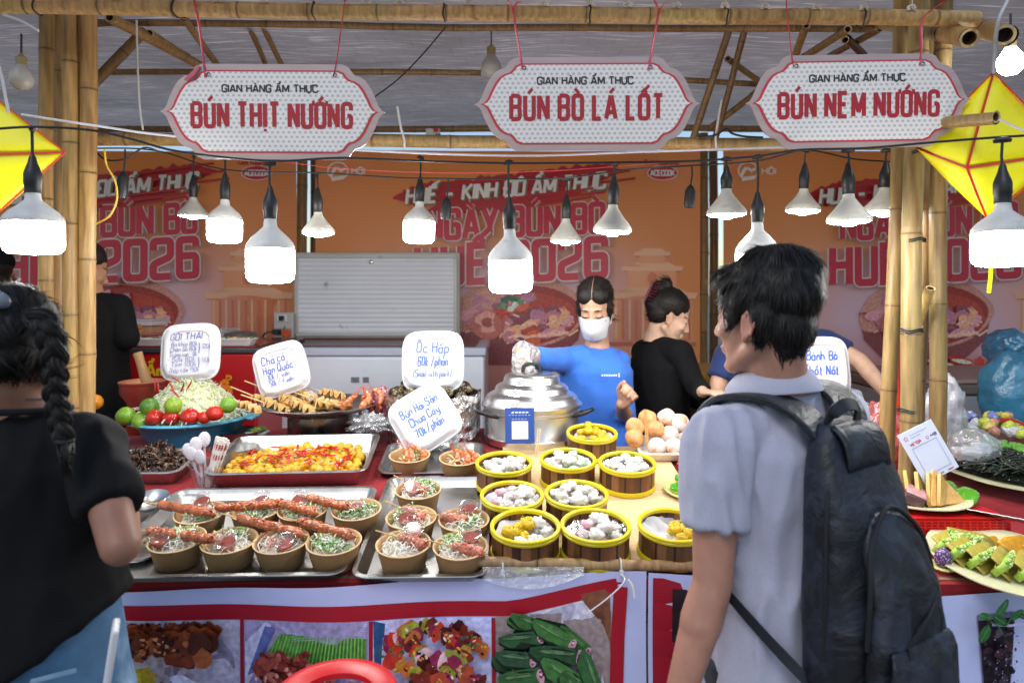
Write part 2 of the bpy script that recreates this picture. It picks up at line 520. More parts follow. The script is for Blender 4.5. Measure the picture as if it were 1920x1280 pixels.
class Art:
 """flat printed artwork: layered thin pieces; f maps (u,v,lift) to 3-D"""
 def __init__(s, f, step=.00035, start=.0008):
  s.f = f; s.mb = MB(); s.step = step; s.z = start
 def _lift(s):
  s.z += s.step
  return s.z
 def poly(s, pts, col):
  z = s._lift()
  n = len(pts)
  cx = sum(p[0] for p in pts) / n; cy = sum(p[1] for p in pts) / n
  vs = [s.f(cx, cy, z)] + [s.f(p[0], p[1], z) for p in pts]
  s.mb.add(vs, [(0, 1 + k, 1 + (k + 1) % n) for k in range(n)], col)
 def strip(s, pts, hw, col, lift=True):
  z = s._lift() if lift else s.z
  l, r_ = ribbon2([Vector(p[:2]) for p in pts], hw)
  vs = [s.f(p.x, p.y, z) for p in l] + [s.f(p.x, p.y, z) for p in r_]
  m = len(l)
  s.mb.add(vs, [(i, i + 1, m + i + 1, m + i) for i in range(m - 1)], col)
 def blob(s, cx, cy, rx, ry, rot, col, rough=.18, n=16, ph=None):
  ph = random.uniform(0, 99) if ph is None else ph
  c_, s_ = math.cos(rot), math.sin(rot); pts = []
  for k in range(n):
   a = 2 * PI * k / n
   q = 1 + rough * 1.6 * noise.noise(Vector((math.cos(a) * 1.5 + ph, math.sin(a) * 1.5, ph * .7)))
   x, y = rx * q * math.cos(a), ry * q * math.sin(a)
   pts.append((cx + x * c_ - y * s_, cy + x * s_ + y * c_))
  s.poly(pts, col)
 def text(s, txt, x, y, h, width=None, hw=.09, col=WHITE, anchor='l', w=.5, gap=.22, r=.16, rise=0.0, slant=0.0, jitter=0.0, down=-1, outline=None, ohw=None):
  """x,y lower left corner of the baseline; v grows downwards in pixel maps (down=-1)"""
  st, tw = write(txt, w, gap, r, jitter, slant)
  kx = (width / tw) if width else h
  x0 = x if anchor == 'l' else x - tw * kx / 2
  def mp(p): return Vector((x0 + p.x * kx, y + down * p.y * h + down * rise * p.x * kx))
  if outline is not None:
   s._lift()
   pass
  z0 = s.z
  for i, q in enumerate(st):
   s.z = z0 + s.step * (1 + i % 7)
   s.strip([mp(p) for p in q], hw * h * (.72 if THIN.get(i) else 1), col, lift=False)
  s.z = z0 + s.step * 8
 def build(s, name, material, parent):
  return s.mb.build(name, material, parent, sharp=0)
# ================================================================== shared materials
M_BAMBOO = mat('bamboo', .45, noise_s=14, noise_a=.38, stretch=(6, 6, .6), bump_s=30, bump=.2, spots=(4.5, lin('#7a4a1c'), .68, .09), rand=.08)
M_MATTE = mat('matte', .75, noise_s=9, noise_a=.1, rand=.05)
M_PRINT = mat('vinyl_print', .42, noise_s=70, noise_a=.38, gain=1.35, bump_s=5, bump=.12, bump_d=.02)
M_PRINTC = mat('vinyl_print_clean', .4, noise_s=6, noise_a=.05)
M_PLASTIC = mat('plastic', .32, noise_s=20, noise_a=.05, rand=.04)
M_BLACKP = mat('black_plastic', .45, col=(.012, .012, .013))
M_CABLE = mat('cable', .5)
M_STEEL = mat('steel', .32, metal=1, noise_s=7, noise_a=.12, rough_a=.12, bump_s=5, bump=.08, col=(.46, .455, .44), bump_d=.01)
M_ALU = mat('aluminium', .3, metal=1, noise_s=6, noise_a=.16, rough_a=.12, bump_s=40, bump=.04, col=(.78, .78, .78))
M_FOIL = mat('foil', .22, metal=1, noise_s=14, noise_a=.15, bump_s=28, bump=1.0, col=(.8, .8, .8), bump_d=.02)
M_FOAM = mat('foam', .6, noise_s=40, noise_a=.02, sss=.1)
M_INK = mat('ink', .5, noise_s=60, noise_a=.2)
M_SIGN = mat('sign_print', .35, noise_s=10, noise_a=.03)
M_PAPER = mat('paper', .8, noise_s=30, noise_a=.06)
M_KRAFT = mat('kraft', .7, noise_s=45, noise_a=.08, rand=.05)
M_CLOTH = mat('cloth', .85, noise_s=60, noise_a=.12, bump_s=90, bump=.15, sheen=.1)
M_FOOD = mat('food', .42, noise_s=60, noise_a=.22, bump_s=70, bump=.35, sss=.08, rand=.1)
M_FOODWET = mat('food_wet', .22, noise_s=50, noise_a=.25, bump_s=60, bump=.3, sss=.06, rand=.1, coat=.4)
M_DOUGH = mat('dough', .5, noise_s=30, noise_a=.06, bump_s=30, bump=.2, sss=.25, rand=.05)
M_NOODLE = mat('noodle', .35, noise_s=20, noise_a=.08, sss=.2)
M_LEAF = mat('leaf', .4, noise_s=30, noise_a=.2, rand=.1)
M_WOOD = mat('wood', .55, noise_s=7, noise_a=.18, stretch=(1, 14, 14), bump_s=60, bump=.08)
M_CLEAR = film_mat('clear_plastic', (.97, .97, .98), gloss=.16, rough=.08, body=.04)
M_BAGCLEAR = film_mat('clear_bag', (.95, .96, .98), gloss=.2, rough=.18, body=.28, bump=.9, bump_s=26)
M_BAGPINK = film_mat('pink_bag', (.95, .42, .42), gloss=.16, rough=.2, body=.42, bump=.8, bump_s=20, body_col=lin('#e07a7a'))
M_BAGBLUE = film_mat('blue_bag', (.3, .65, .85), gloss=.14, rough=.22, body=.55, bump=.8, bump_s=16, body_col=lin('#3f93b8'))
M_GLOVE = film_mat('glove', (.93, .95, .97), gloss=.3, rough=.2, body=.42, bump=1.0, bump_s=60, body_col=(.82, .84, .86))
M_GLOW = glow_mat('lamp_glow', (1, .985, .95), BULB)
M_LAMPBODY = mat('lamp_housing', .5, noise_s=25, noise_a=.12, spots=(22, lin('#a5a29a'), .66, .08))
# ================================================================== ground
g = MB()
g.grid(lambda u, v: Vector(((u - .5) * 240, -60 + v * 260, 0)), 24, 26, lin('#8d8a86', .7))
tag(g.build('ground', mat('paving', .85, noise_s=1.5, noise_a=.25, bump_s=40, bump=.2), origin=False), kind='structure')
# ================================================================== bamboo
def bamboo_mb(mb, p0, p1, r, node=.27, col=lin('#c2a06a'), n=14, phase=None, hollow=True, bend=.006, r1=None):
 p0, p1 = Vector(p0), Vector(p1); col = (col[0] * .74, col[1] * .72, col[2] * .70)
 L = (p1 - p0).length; d = (p1 - p0) / L
 side = d.orthogonal().normalized(); side2 = d.cross(side)
 sd = random.uniform(0, 50)
 r1 = r1 or r
 pos = []
 s = (random.random() if phase is None else phase) * node
 nodes = []
 while s < L:
  if .03 < s < L - .03: nodes.append(s)
  s += node * random.uniform(.85, 1.15)
 keys = [(0, 1, 0)]
 for q in nodes:
  keys += [(q - .02, 1.0, 0), (q - .005, 1.05, 0), (q - .0015, 1.06, 1), (q + .002, 1.0, 1), (q + .006, 1.035, 0), (q + .02, 1.0, 0)]
 keys.append((L, 1, 0))
 base = vary(col, .12)
 pts = []; rr = []; cc = []
 for i, (q, k, dk) in enumerate(keys):
  o = bend * noise.noise(Vector((q * 1.3, sd, 0))) * 2; o2 = bend * noise.noise(Vector((q * 1.3, 0, sd))) * 2
  pts.append(p0 + d * q + side * o + side2 * o2)
  rr.append((r + (r1 - r) * q / L) * k)
  if dk == 0 and i < len(keys) - 1 and keys[i + 1][0] - q > .05: base = vary(col, .12)
  c = base
  nxt = keys[i + 1][2] if i + 1 < len(keys) else 0
  if dk and nxt: c = mixc(base, lin('#3a2614'), .8)
  elif dk or nxt: c = mixc(base, lin('#6b4a26'), .35)
  cc.append(c)
 mb.tube(pts, rr, n, cc, caps=not hollow)
 if hollow:
  for e, dd, rad in ((p0, d, r), (p1, -d, r1)):
   mb.tube([e, e + dd * .001, e + dd * .001, e + dd * .05, e + dd * .052], [rad * .99, rad * .72, rad * .7, rad * .66, .001], n, [lin('#d3b98a'), lin('#d3b98a'), lin('#6d5030'), lin('#4a3620'), lin('#4a3620')], caps=False)
 return mb
def bamboo(name, p0, p1, r, label, cat='bamboo pole', group=None, **k):
 return tag(bamboo_mb(MB(), p0, p1, r, **k).build(name, M_BAMBOO), label, cat, group)
GP = 'bamboo posts of the stall'
# left cluster: (x top, x bottom, depth, radius, dark?)
left_posts = [(86, 86, 2.22, .022, '#b89256', 'outermost bamboo post of the left cluster, half hidden by the yellow kite'),
    (112, 108, 2.36, .022, '#a07c46', 'darker bamboo post set back between two paler ones, left cluster'),
    (131, 134, 2.16, .024, '#c09a5c', 'pale bamboo post in front of the dark one, left cluster'),
    (150, 152, 2.42, .020, '#a88450', 'slim bamboo post squeezed behind the right edge of the left cluster'),
    (168, 162, 2.18, .0255, '#bd955a', 'thickest bamboo post of the left cluster, nearest the blue basin')]
for xt, xb, Y, r, c, lb in left_posts:
 t = W(xt, 10, Y); b = W(xb, 760, Y)
 d = (b - t); b2 = t + d * ((t.z) / (t.z - b.z))
 bamboo('bamboo_post', b2, (t.x, t.y, 2.62), r, lb, 'bamboo post', GP, col=lin(c), phase=.4)
right_posts = [(1694, 1668, 2.12, .0235, '#9c8250', 'left post of the right bamboo cluster, with a brown scorched patch'),
    (1728, 1700, 2.02, .028, '#a8905e', 'thick pale bamboo post ringed with black tie marks, right cluster'),
    (1746, 1722, 2.22, .021, '#94794a', 'slim bamboo post half hidden behind the thick pale one'),
    (1768, 1758, 2.12, .025, '#9e8454', 'right hand post of the right bamboo cluster, beside the kite')]
for i, (xt, xb, Y, r, c, lb) in enumerate(right_posts):
 t = W(xt, 30, Y); b = W(xb, 880, Y)
 d = (b - t); b2 = t + d * ((t.z) / (t.z - b.z))
 o = bamboo('bamboo_post', b2, (t.x, t.y, 2.62), r, lb, 'bamboo post', GP, col=lin(c), phase=.7)
 if i == 1:
  for q in (452, 621, 770, 290):
   k = (q - 30) / 850; p = t + d * k
   m = MB(); loc = p - o.location; dn = d.normalized()
   for dz in (0, .006):
    m.tube([loc + Vector((math.cos(a) * (r + .002), math.sin(a) * (r + .002), dz + .003 * math.sin(3 * a + q))) for a in [2 * PI * j / 18 for j in range(19)]], .0022, 5, (.012, .012, .012), caps=False)
   m.build('tie_wire', M_CABLE, o)
bamboo('bamboo_brace', W(1722, 610, 2.13), W(1745, 540, 2.05), .014, 'short bamboo stub tied diagonally between the right posts', 'bamboo brace', col=lin('#c8a96c'))
# front pole, rear beam, purlins, rafters, braces
FP = bamboo('bamboo_pole', W(-120, 11, 1.92), W(1832, 37, 1.92), .0222, 'long pale bamboo pole across the front, holding the three signs', col=lin('#cfae74'), node=.2, bend=.004)
bamboo('bamboo_beam', W(60, 262, 2.44), W(1790, 270, 2.44), .0235, 'bamboo crossbeam running behind the signs above the lamps', 'bamboo beam', col=lin('#c7a366'), node=.3)
GPu = 'thin roof purlins'
for y0, y1, Y, x0, x1, r, lb in ((46, 52, 2.55, 170, 1640, .013, 'thin dark bamboo purlin just below the front pole'),
         (136, 138, 3.2, 100, 902, .014, 'thin bamboo purlin ending in mid roof by the pale unlit bulb'),
         (243, 240, 4.1, 150, 1660, .02, 'rearmost bamboo purlin along the back edge of the roof'),
         (148, 158, 3.1, 1260, 1430, .013, 'short bamboo purlin under the right side of the roof')):
 bamboo('bamboo_purlin', W(x0, y0, Y), W(x1, y1, Y), r, lb, 'bamboo purlin', None, col=lin('#94754a'), node=.22)
bamboo('bamboo_rafter', W(1640, 40, 2.6), W(1818, 72, 1.84), .0265, 'bamboo rafter with open round end, left of the two at top right', 'bamboo rafter', 'rafter ends at top right', col=lin('#b99a62'))
bamboo('bamboo_rafter', W(1770, 30, 2.6), W(1884, 66, 1.78), .027, 'bamboo rafter with open round end, beside the lit bulb at top right', 'bamboo rafter', 'rafter ends at top right', col=lin('#a3844e'))
bamboo('bamboo_stick', W(1640, 240, 2.05), W(1868, 219, 1.72), .0165, 'bamboo stick poking out in front of the right kite', 'bamboo stick', col=lin('#b2945e'))
GB = 'roof braces of bamboo'
for a, b, r, c, lb in (((272, 60, 2.5), (150, 190, 2.35), .019, '#7f6238', 'dark bamboo brace leaning from roof down to the left posts'),
     ((205, 32, 2.3), (400, 140, 3.0), .019, '#a98752', 'upper of two parallel bamboo braces above the left sign'),
     ((280, 62, 2.5), (372, 122, 2.9), .017, '#a98752', 'lower of two parallel bamboo braces above the left sign'),
     ((345, 30, 2.4), (415, 130, 3.2), .014, '#a08050', 'bamboo brace crossing steeply behind the red string of left sign'),
     ((460, 40, 2.7), (497, 120, 3.1), .012, '#97784a', 'thin bamboo brace sloping between left sign strings, first of two'),
     ((490, 42, 2.7), (530, 122, 3.1), .012, '#97784a', 'thin bamboo brace sloping between left sign strings, second of two'),
     ((1372, 46, 2.7), (1300, 262, 3.0), .015, '#8c6e40', 'steep bamboo brace left of the right sign, outer of the pair'),
     ((1398, 48, 2.7), (1338, 262, 3.0), .014, '#7d613a', 'steep bamboo brace left of the right sign, inner of the pair'),
     ((1365, 110, 2.8), (1420, 148, 3.0), .013, '#8c6e40', 'short bamboo strut joining the steep pair of braces'),
     ((1590, 55, 2.5), (1500, 110, 2.9), .016, '#a07f4a', 'bamboo brace running down left just above the right sign'),
     ((1650, 55, 2.6), (1555, 105, 3.0), .014, '#8a6c3e', 'thinner bamboo brace parallel above the right sign'),
     ((1585, 75, 2.7), (1620, 110, 2.9), .016, '#5d4526', 'short dark bamboo strut crossing above the right sign'),
     ((1512, 48, 2.5), (1490, 105, 2.7), .015, '#a07f4a', 'bamboo strut behind the left string of the right sign'),
     ((1330, 240, 3.1), (1425, 165, 3.0), .014, '#96773f', 'bamboo brace meeting the left tip of the right sign')):
 bamboo('bamboo_brace', W(*a), W(*b), r, lb, 'bamboo brace', GB, col=lin(c), node=.2, n=10)
# posts at the back between the banners
for px, Y, r, c, lb in ((566, 4.52, .035, '#8f7444', 'bamboo post in the gap left of the middle banner, front one'), (590, 4.6, .03, '#6f5832', 'bamboo post in the gap left of the middle banner, rear one'),
      (1318, 4.5, .036, '#a4834a', 'bamboo post in the gap right of the middle banner'), (1338, 4.62, .03, '#7a6138', 'dark bamboo post beside the right banner edge')):
 x = (px - 960) * Y / F
 bamboo('bamboo_post', (x, Y, 0), (x, Y, 2.66), r, lb, 'bamboo post', 'posts at the back of the stall', col=lin(c), n=10)
# ------------------------------------------------------------------ roof sheet and blind
def roof_mat():
 m = bpy.data.materials.new('roof_weave'); m.use_nodes = True
 nt = m.node_tree; N, L = nt.nodes, nt.links; b = N['Principled BSDF']; out = N['Material Output']
 tc = N.new('ShaderNodeTexCoord')
 def nz(scale, st, det):
  mp = N.new('ShaderNodeMapping'); mp.inputs['Scale'].default_value = st; L.new(tc.outputs['Object'], mp.inputs[0])
  n = N.new('ShaderNodeTexNoise'); n.inputs['Scale'].default_value = scale; n.inputs['Detail'].default_value = det; L.new(mp.outputs[0], n.inputs[0]); return n.outputs['Fac']
 def mr(v, a, b_, c, d):
  n = N.new('ShaderNodeMapRange'); n.inputs[1].default_value = a; n.inputs[2].default_value = b_; n.inputs[3].default_value = c; n.inputs[4].default_value = d; L.new(v, n.inputs[0]); return n.outputs[0]
 def mul(a, b_):
  n = N.new('ShaderNodeMath'); n.operation = 'MULTIPLY'; L.new(a, n.inputs[0]); L.new(b_, n.inputs[1]); return n.outputs[0]
 fine = mr(nz(1, (5, 90, 5), 4), .56, .68, .86, 1.9)          # pale worn threads running across
 big = mr(nz(1, (.9, 1.6, 1), 3), .3, .7, .75, 1.15)
 bk = N.new('ShaderNodeTexBrick'); bk.inputs['Scale'].default_value = 1; bk.inputs['Brick Width'].default_value = .11; bk.inputs['Row Height'].default_value = .16; bk.inputs['Mortar Size'].default_value = .006
 bk.inputs['Color1'].default_value = (1, 1, 1, 1); bk.inputs['Color2'].default_value = (.96, .96, .96, 1); bk.inputs['Mortar'].default_value = (.9, .9, .9, 1)
 L.new(tc.outputs['Object'], bk.inputs['Vector'])
 k = mul(mul(fine, big), bk.outputs['Color'])
 vm = N.new('ShaderNodeVectorMath'); vm.operation = 'SCALE'; vm.inputs[0].default_value = lin('#b9b2ae'); L.new(k, vm.inputs['Scale'])
 L.new(vm.outputs[0], b.inputs['Base Color']); b.inputs['Roughness'].default_value = .55
 tr = N.new('ShaderNodeBsdfTranslucent'); L.new(vm.outputs[0], tr.inputs[0])
 mx = N.new('ShaderNodeMixShader'); mx.inputs[0].default_value = .42; L.new(b.outputs[0], mx.inputs[1]); L.new(tr.outputs[0], mx.inputs[2]); L.new(mx.outputs[0], out.inputs[0])
 return m
def roof_fn(u, v):
 x = -4.2 + 8.4 * u; y = 1.86 + 3.5 * v
 z = 2.585 + .33 * v + .012 * noise.noise(Vector((x * 1.5, y * 2, 3))) + .006 * math.sin(x * 9)
 return Vector((x, y, z))
rb = MB().grid(roof_fn, 120, 40, lin('#b9b5b8'))
tag(rb.build('roof_sheet', roof_mat(), sharp=0), 'grey woven roof sheet stretched above the stall on bamboo', 'roof')
bl = thing('bamboo_blind', 'pale split bamboo blind lying along the roof edge above the pole', 'blind', W(900, -30, 1.88))
o0 = bl.location
for k in range(13):
 m = MB()
 x0, x1 = W(-150, 0, 1.9).x, W(1700 + random.uniform(-60, 160), 0, 1.9).x
 yy = 1.80 + k * .012; zz = 2.425 + k * .007
 pts = [Vector((x0 + (x1 - x0) * i / 14, yy + .004 * noise.noise(Vector((i, k, 1))), zz + .006 * noise.noise(Vector((i * .7, k, 5))))) - o0 for i in range(15)]
 m.tube(pts, .0052, 6, vary(lin('#d2c2b8'), .15))
 m.build('slat', M_MATTE, bl)
for px in (150, 225, 415, 500, 690, 752, 880, 1020, 1105, 1175, 1265, 1355, 1430, 1525, 1612, 1700):
 c0 = W(px, 12 + (px * 26 / 1830), 1.92)
 m = MB()
 for j in range(4):
  a = random.uniform(0, 6)
  m.tube([c0 + Vector((.012 * math.cos(a + q), -.024 + .004 * math.sin(q * 2), .022 + .007 * math.sin(a * 2 + q * 1.4))) for q in range(6)], .003, 5, lin('#d9d6d0'))
 m.tube([c0 + Vector((0, -.026, .02)), c0 + Vector((.004, -.022, .06)), c0 + Vector((-.004, .02, .07))], .002, 5, lin('#d9d6d0'))
 tag(m.build('string_knot', M_MATTE), 'white string knot tying the blind to the front bamboo pole', 'knot', 'string knots on the front pole')
for px in (72, 330, 590, 833, 1105, 1360, 1615):
 c0 = W(px, 12 + (px * 26 / 1830), 1.92)
 m = MB().tube([c0 + Vector((.002 * math.sin(a * 3), math.cos(a) * .0245, math.sin(a) * .0245)) for a in [2 * PI * j / 20 for j in range(21)]], .0024, 5, (.015, .015, .015), caps=False)
 tag(m.build('tie_band', M_CABLE), 'black wire band wrapped round the front bamboo pole', 'wire tie', 'black ties on the front pole')
# ------------------------------------------------------------------ back banners
BY = 4.4
def banner_map(u, v, lift):                       # px of the middle banner -> local coordinates (origin at its bottom middle)
 p = W(u, v, BY)
 w = .012 * math.sin(p.x * 3.1 + 1) + .006 * math.sin(p.x * 9 + p.z * 2)
 return Vector((p.x, -lift + w, p.z)) - Vector((W(952, 0, BY).x, 0, .35))
def banner_bg():
 m = bpy.data.materials.new('banner_print'); m.use_nodes = True
 nt = m.node_tree; N, L = nt.nodes, nt.links; b = N['Principled BSDF']
 tc = N.new('ShaderNodeTexCoord'); sp = N.new('ShaderNodeSeparateXYZ'); L.new(tc.outputs['Object'], sp.inputs[0])
 cr = N.new('ShaderNodeValToRGB'); mr = N.new('ShaderNodeMapRange'); mr.inputs['From Min'].default_value = 0; mr.inputs['From Max'].default_value = 2.2
 L.new(sp.outputs[2], mr.inputs['Value'])
 nz = N.new('ShaderNodeTexNoise'); nz.inputs['Scale'].default_value = 1.1; nz.inputs['Detail'].default_value = 4; L.new(tc.outputs['Object'], nz.inputs['Vector'])
 ad = N.new('ShaderNodeMath'); ad.operation = 'MULTIPLY_ADD'; ad.inputs[1].default_value = .16; L.new(nz.outputs['Fac'], ad.inputs[0]); L.new(mr.outputs[0], ad.inputs[2])
 L.new(ad.outputs[0], cr.inputs[0])
 e = cr.color_ramp.elements
 e[0].position = .12; e[0].color = (*lin('#a05048'), 1)
 e[1].position = 1.05 if False else 1.0; e[1].color = (*lin('#f09048'), 1)
 for p_, c_ in ((.42, '#e09080'), (.55, '#ecc2cc'), (.68, '#f0c0c0'), (.8, '#f2a474'), (.92, '#f29450')):
  q = e.new(p_); q.color = (*lin(c_), 1)
 # sides of the print stay orange
 ab = N.new('ShaderNodeMath'); ab.operation = 'ABSOLUTE'; L.new(sp.outputs[0], ab.inputs[0])
 m2 = N.new('ShaderNodeMapRange'); m2.inputs['From Min'].default_value = .45; m2.inputs['From Max'].default_value = 1.1; L.new(ab.outputs[0], m2.inputs['Value'])
 mx = N.new('ShaderNodeMix'); mx.data_type = 'RGBA'; L.new(m2.outputs[0], mx.inputs[0]); L.new(cr.outputs[0], mx.inputs[6]); mx.inputs[7].default_value = (*lin('#f2965a'), 1)
 L.new(mx.outputs[2], b.inputs['Base Color']); b.inputs['Roughness'].default_value = .5
 tr = N.new('ShaderNodeBsdfTranslucent'); L.new(mx.outputs[2], tr.inputs[0]); ms = N.new('ShaderNodeMixShader'); ms.inputs[0].default_value = .35
 L.new(b.outputs[0], ms.inputs[1]); L.new(tr.outputs[0], ms.inputs[2]); L.new(ms.outputs[0], N['Material Output'].inputs[0])
 return m
M_BANNER = banner_bg()
def make_banner():
 t = thing('vinyl_banner', '', 'banner', (W(952, 0, BY).x, BY, .35))
 m = MB().grid(lambda u, v: banner_map(592 + 720 * u, 905 - 622 * v, 0), 60, 24, WHITE)
 m.build('banner_sheet', M_BANNER, t, sharp=0)
 # pagoda, pale on orange
 a = Art(banner_map)
 pal = lin('#e0976c'); pal2 = lin('#cf7450'); pl3 = lin('#e8b08e')
 def roof(cx, y, w, h):
  a.poly([(cx - w, y), (cx - w * 1.06, y - h * .5), (cx - w * .8, y - h * .55), (cx - w * .55, y - h), (cx + w * .55, y - h), (cx + w * .8, y - h * .55), (cx + w * 1.06, y - h * .5), (cx + w, y)], pl3)
  a.strip([(cx - w * .98, y + 1), (cx + w * .98, y + 1)], 1.2, pal2)
 for cx, k in ((1222, .95),):
  a.poly([(cx - 75 * k, 640), (cx - 75 * k, 560), (cx + 80 * k, 560), (cx + 80 * k, 640)], pal)
  for i in range(12): a.strip([(cx - 70 * k + i * 13 * k, 562), (cx - 70 * k + i * 13 * k, 636)], 2.2, pal2 if i % 2 else pl3)
  roof(cx, 560, 85 * k, 22); a.poly([(cx - 48 * k, 540), (cx - 48 * k, 508), (cx + 48 * k, 508), (cx + 48 * k, 540)], pal)
  a.blob(cx, 522, 10 * k, 12, 0, pal2, 0); roof(cx, 508, 58 * k, 16); a.poly([(cx - 26 * k, 494), (cx - 26 * k, 480), (cx + 26 * k, 480), (cx + 26 * k, 494)], pal); roof(cx, 480, 34 * k, 14)
  a.strip([(cx - 120 * k, 645), (cx + 86 * k, 645)], 4, lin('#c0684a'))
  for i in range(8): a.strip([(cx - 120 * k + i * 26 * k, 652), (cx - 120 * k + i * 26 * k, 672)], 2, pl3)
 a.build('pagoda_print', M_PRINTC, t)
 # red brush strokes and lettering
 a = Art(banner_map, start=.004)
 red = lin('#b81f2c'); dred = lin('#8f1622')
 def brush(x0, y0, x1, y1, hw, n=60):
  up = []; dn = []
  for i in range(n + 1):
   q = i / n; x = x0 + (x1 - x0) * q; y = y0 + (y1 - y0) * q
   e = min(1, q * 9 + .1, (1 - q) * 7 + .1)
   up.append((x, y - hw * e * (1 + .55 * noise.noise(Vector((i * .55, 1, y0))))))
   dn.append((x, y + hw * e * (1 + .55 * noise.noise(Vector((i * .55, 9, y0))))))
  for i in range(n): a.poly([up[i], up[i + 1], dn[i + 1], dn[i]], red)
  for p in range(3):
   a.strip([(x0 + 20 + 30 * p, y0 + (p - 1) * hw * .6), (x1 + 25 + random.uniform(-30, 20), y1 + (p - 1) * hw * .7)], 2.2, red)
 brush(738, 372, 1165, 322, 20)
 brush(800, 398, 1090, 362, 13)
 a.build('brush_stroke', M_PRINTC, t)
 a = Art(banner_map, start=.05)
 sil = lin('#e4dfda'); gold = lin('#7b6a52')
 a.text('HUẾ - KINH ĐÔ ẨM THỰC', 768, 388, 27, width=366, hw=.115, col=gold, w=.55, r=.06, rise=.085, slant=.12)
 a.text('HUẾ - KINH ĐÔ ẨM THỰC', 765, 385, 27, width=366, hw=.105, col=sil, w=.55, r=.06, rise=.085, slant=.12)
 def block(txt, x, y, h, wd, rise, hw=.105):
  a.text(txt, x + 2, y + 2, h, width=wd, hw=hw + .045, col=lin('#b07a72'), w=.56, r=.1, rise=rise, gap=.3)
  a.text(txt, x, y, h, width=wd, hw=hw + .035, col=lin('#e2d2d2'), w=.56, r=.1, rise=rise, gap=.3)
  a.text(txt, x, y, h, width=wd, hw=hw, col=lin('#c41f3c'), w=.56, r=.1, rise=rise, gap=.3)
 block('NGÀY BÚN BÒ', 806, 449, 50, 322, .045)
 block('HUẾ 2026', 786, 533, 66, 345, .05)
 a.build('lettering', M_PRINTC, t)
 # sponsor logo: red oval with its words (the mascot beside it is left out)
 a = Art(banner_map, start=.03)
 a.blob(1240, 326, 29, 14, 0, lin('#e9d9d6'), 0, 28); a.blob(1240, 326, 27, 12.5, 0, lin('#c3202e'), 0, 28)
 a.text('ACECOOK', 1240, 331, 9.5, width=44, hw=.13, col=WHITE, anchor='c', w=.7)
 a.text('Cook happiness', 1238, 310, 8, width=62, hw=.1, col=lin('#b6202e'), anchor='c', w=.6, rise=-.02)
 a.build('sponsor_logo', M_PRINTC, t)
 a = Art(banner_map, start=.03)
 for r_, c_ in ((20, '#f0e2d8'), (17, '#d98a52')): a.blob(636, 322, r_, r_ * .85, 0, lin(c_), 0, 26)
 a.strip([(622, 334), (628, 322), (633, 316)], 3, lin('#efe6e0')); a.strip([(624, 338), (636, 336), (648, 334)], 3.5, lin('#efe6e0')); a.strip([(634, 316), (642, 322), (650, 318)], 2.5, lin('#efe6e0'))
 a.text('HỘI', 662, 328, 11, width=24, hw=.1, col=lin('#efe6e0'), w=.6)
 a.build('festival_logo', M_PRINTC, t)
 # bowl of noodles
 a = Art(banner_map, start=.012)
 rs = random.getstate(); random.seed(5)
 bx, by = 972, 592
 a.poly([(bx - 128, by - 6), (bx - 118, by + 45), (bx - 70, by + 92), (bx + 60, by + 92), (bx + 112, by + 45), (bx + 124, by - 8)], lin('#7d3a3c'))
 a.blob(bx, by - 4, 128, 66, -.06, lin('#b98072'), .03, 40)
 a.blob(bx, by, 117, 57, -.06, lin('#8e2a22'), .03, 40)
 a.blob(bx, by + 4, 110, 48, -.06, lin('#a53a2a'), .06, 30)
 for i in range(46):
  an = random.uniform(0, 6.28); q = random.random() ** .5
  x, y = bx + 100 * q * math.cos(an), by + 4 + 42 * q * math.sin(an)
  c_ = random.choice(['#a86a86', '#8d4f6d', '#c98a94', '#7a3a50', '#b26f7c', '#c55a3c', '#d99a78'])
  a.blob(x, y, random.uniform(9, 24), random.uniform(6, 14), random.uniform(-.6, .6), lin(c_), .3, 14)
  if i % 3 == 0:
   a.strip([(x - 16, y + 6), (x, y - 2), (x + 16, y + 4)], 1.6, lin('#dcae9c'))
 for i in range(12):
  x = bx + random.uniform(-100, 90); a.strip([(x, by + 44 - abs(x - bx) * .2), (x + 14, by + 36), (x + 30, by + 42 - abs(x - bx) * .2)], 1.8, lin('#e2b09a'))
 a.blob(bx - 58, by + 14, 33, 28, 0, lin('#a9584e'), .1); a.blob(bx - 58, by + 12, 24, 20, 0, lin('#c98a80'), .1); a.blob(bx - 58, by + 12, 11, 9, 0, lin('#8d3c38'), .1)
 for i in range(16):
  a.blob(bx - 8 + random.uniform(-26, 26), by - 22 + random.uniform(-14, 14), random.uniform(5, 12), random.uniform(3, 6), random.uniform(0, 3), lin(random.choice(['#47684c', '#33533c', '#5f8060', '#b9c0b0'])), .25, 9)
 for i in range(8): a.blob(bx - 30 + random.uniform(-14, 14), by - 4 + random.uniform(-8, 8), 5, 3, random.uniform(0, 3), lin('#b3271d'), .2, 8)
 # garnish on the ground of the print
 for i in range(26): a.blob(1040 + random.uniform(-60, 60), 690 + random.uniform(-16, 16), random.uniform(8, 20), random.uniform(4, 9), random.uniform(-1, 1), lin(random.choice(['#a5241c', '#bc3a28', '#54714a', '#d0c8a8', '#8e1c18'])), .2, 9)
 random.setstate(rs)
 a.build('bowl_print', M_PRINT, t)
 return t
bn = make_banner()
bn['label'] = 'orange festival banner at the back, middle one, beside the open freezer lid'
gl_ = 'orange festival banners on the back wall'
bn['group'] = gl_
step = 755 * BY / F
dup(bn, loc=bn.location - Vector((step, 0, 0)), label='orange festival banner at the back left, above the red freezer')
dup(bn, loc=bn.location + Vector((step + .03, .0, 0)), label='orange festival banner at the back right, behind the right bamboo posts')
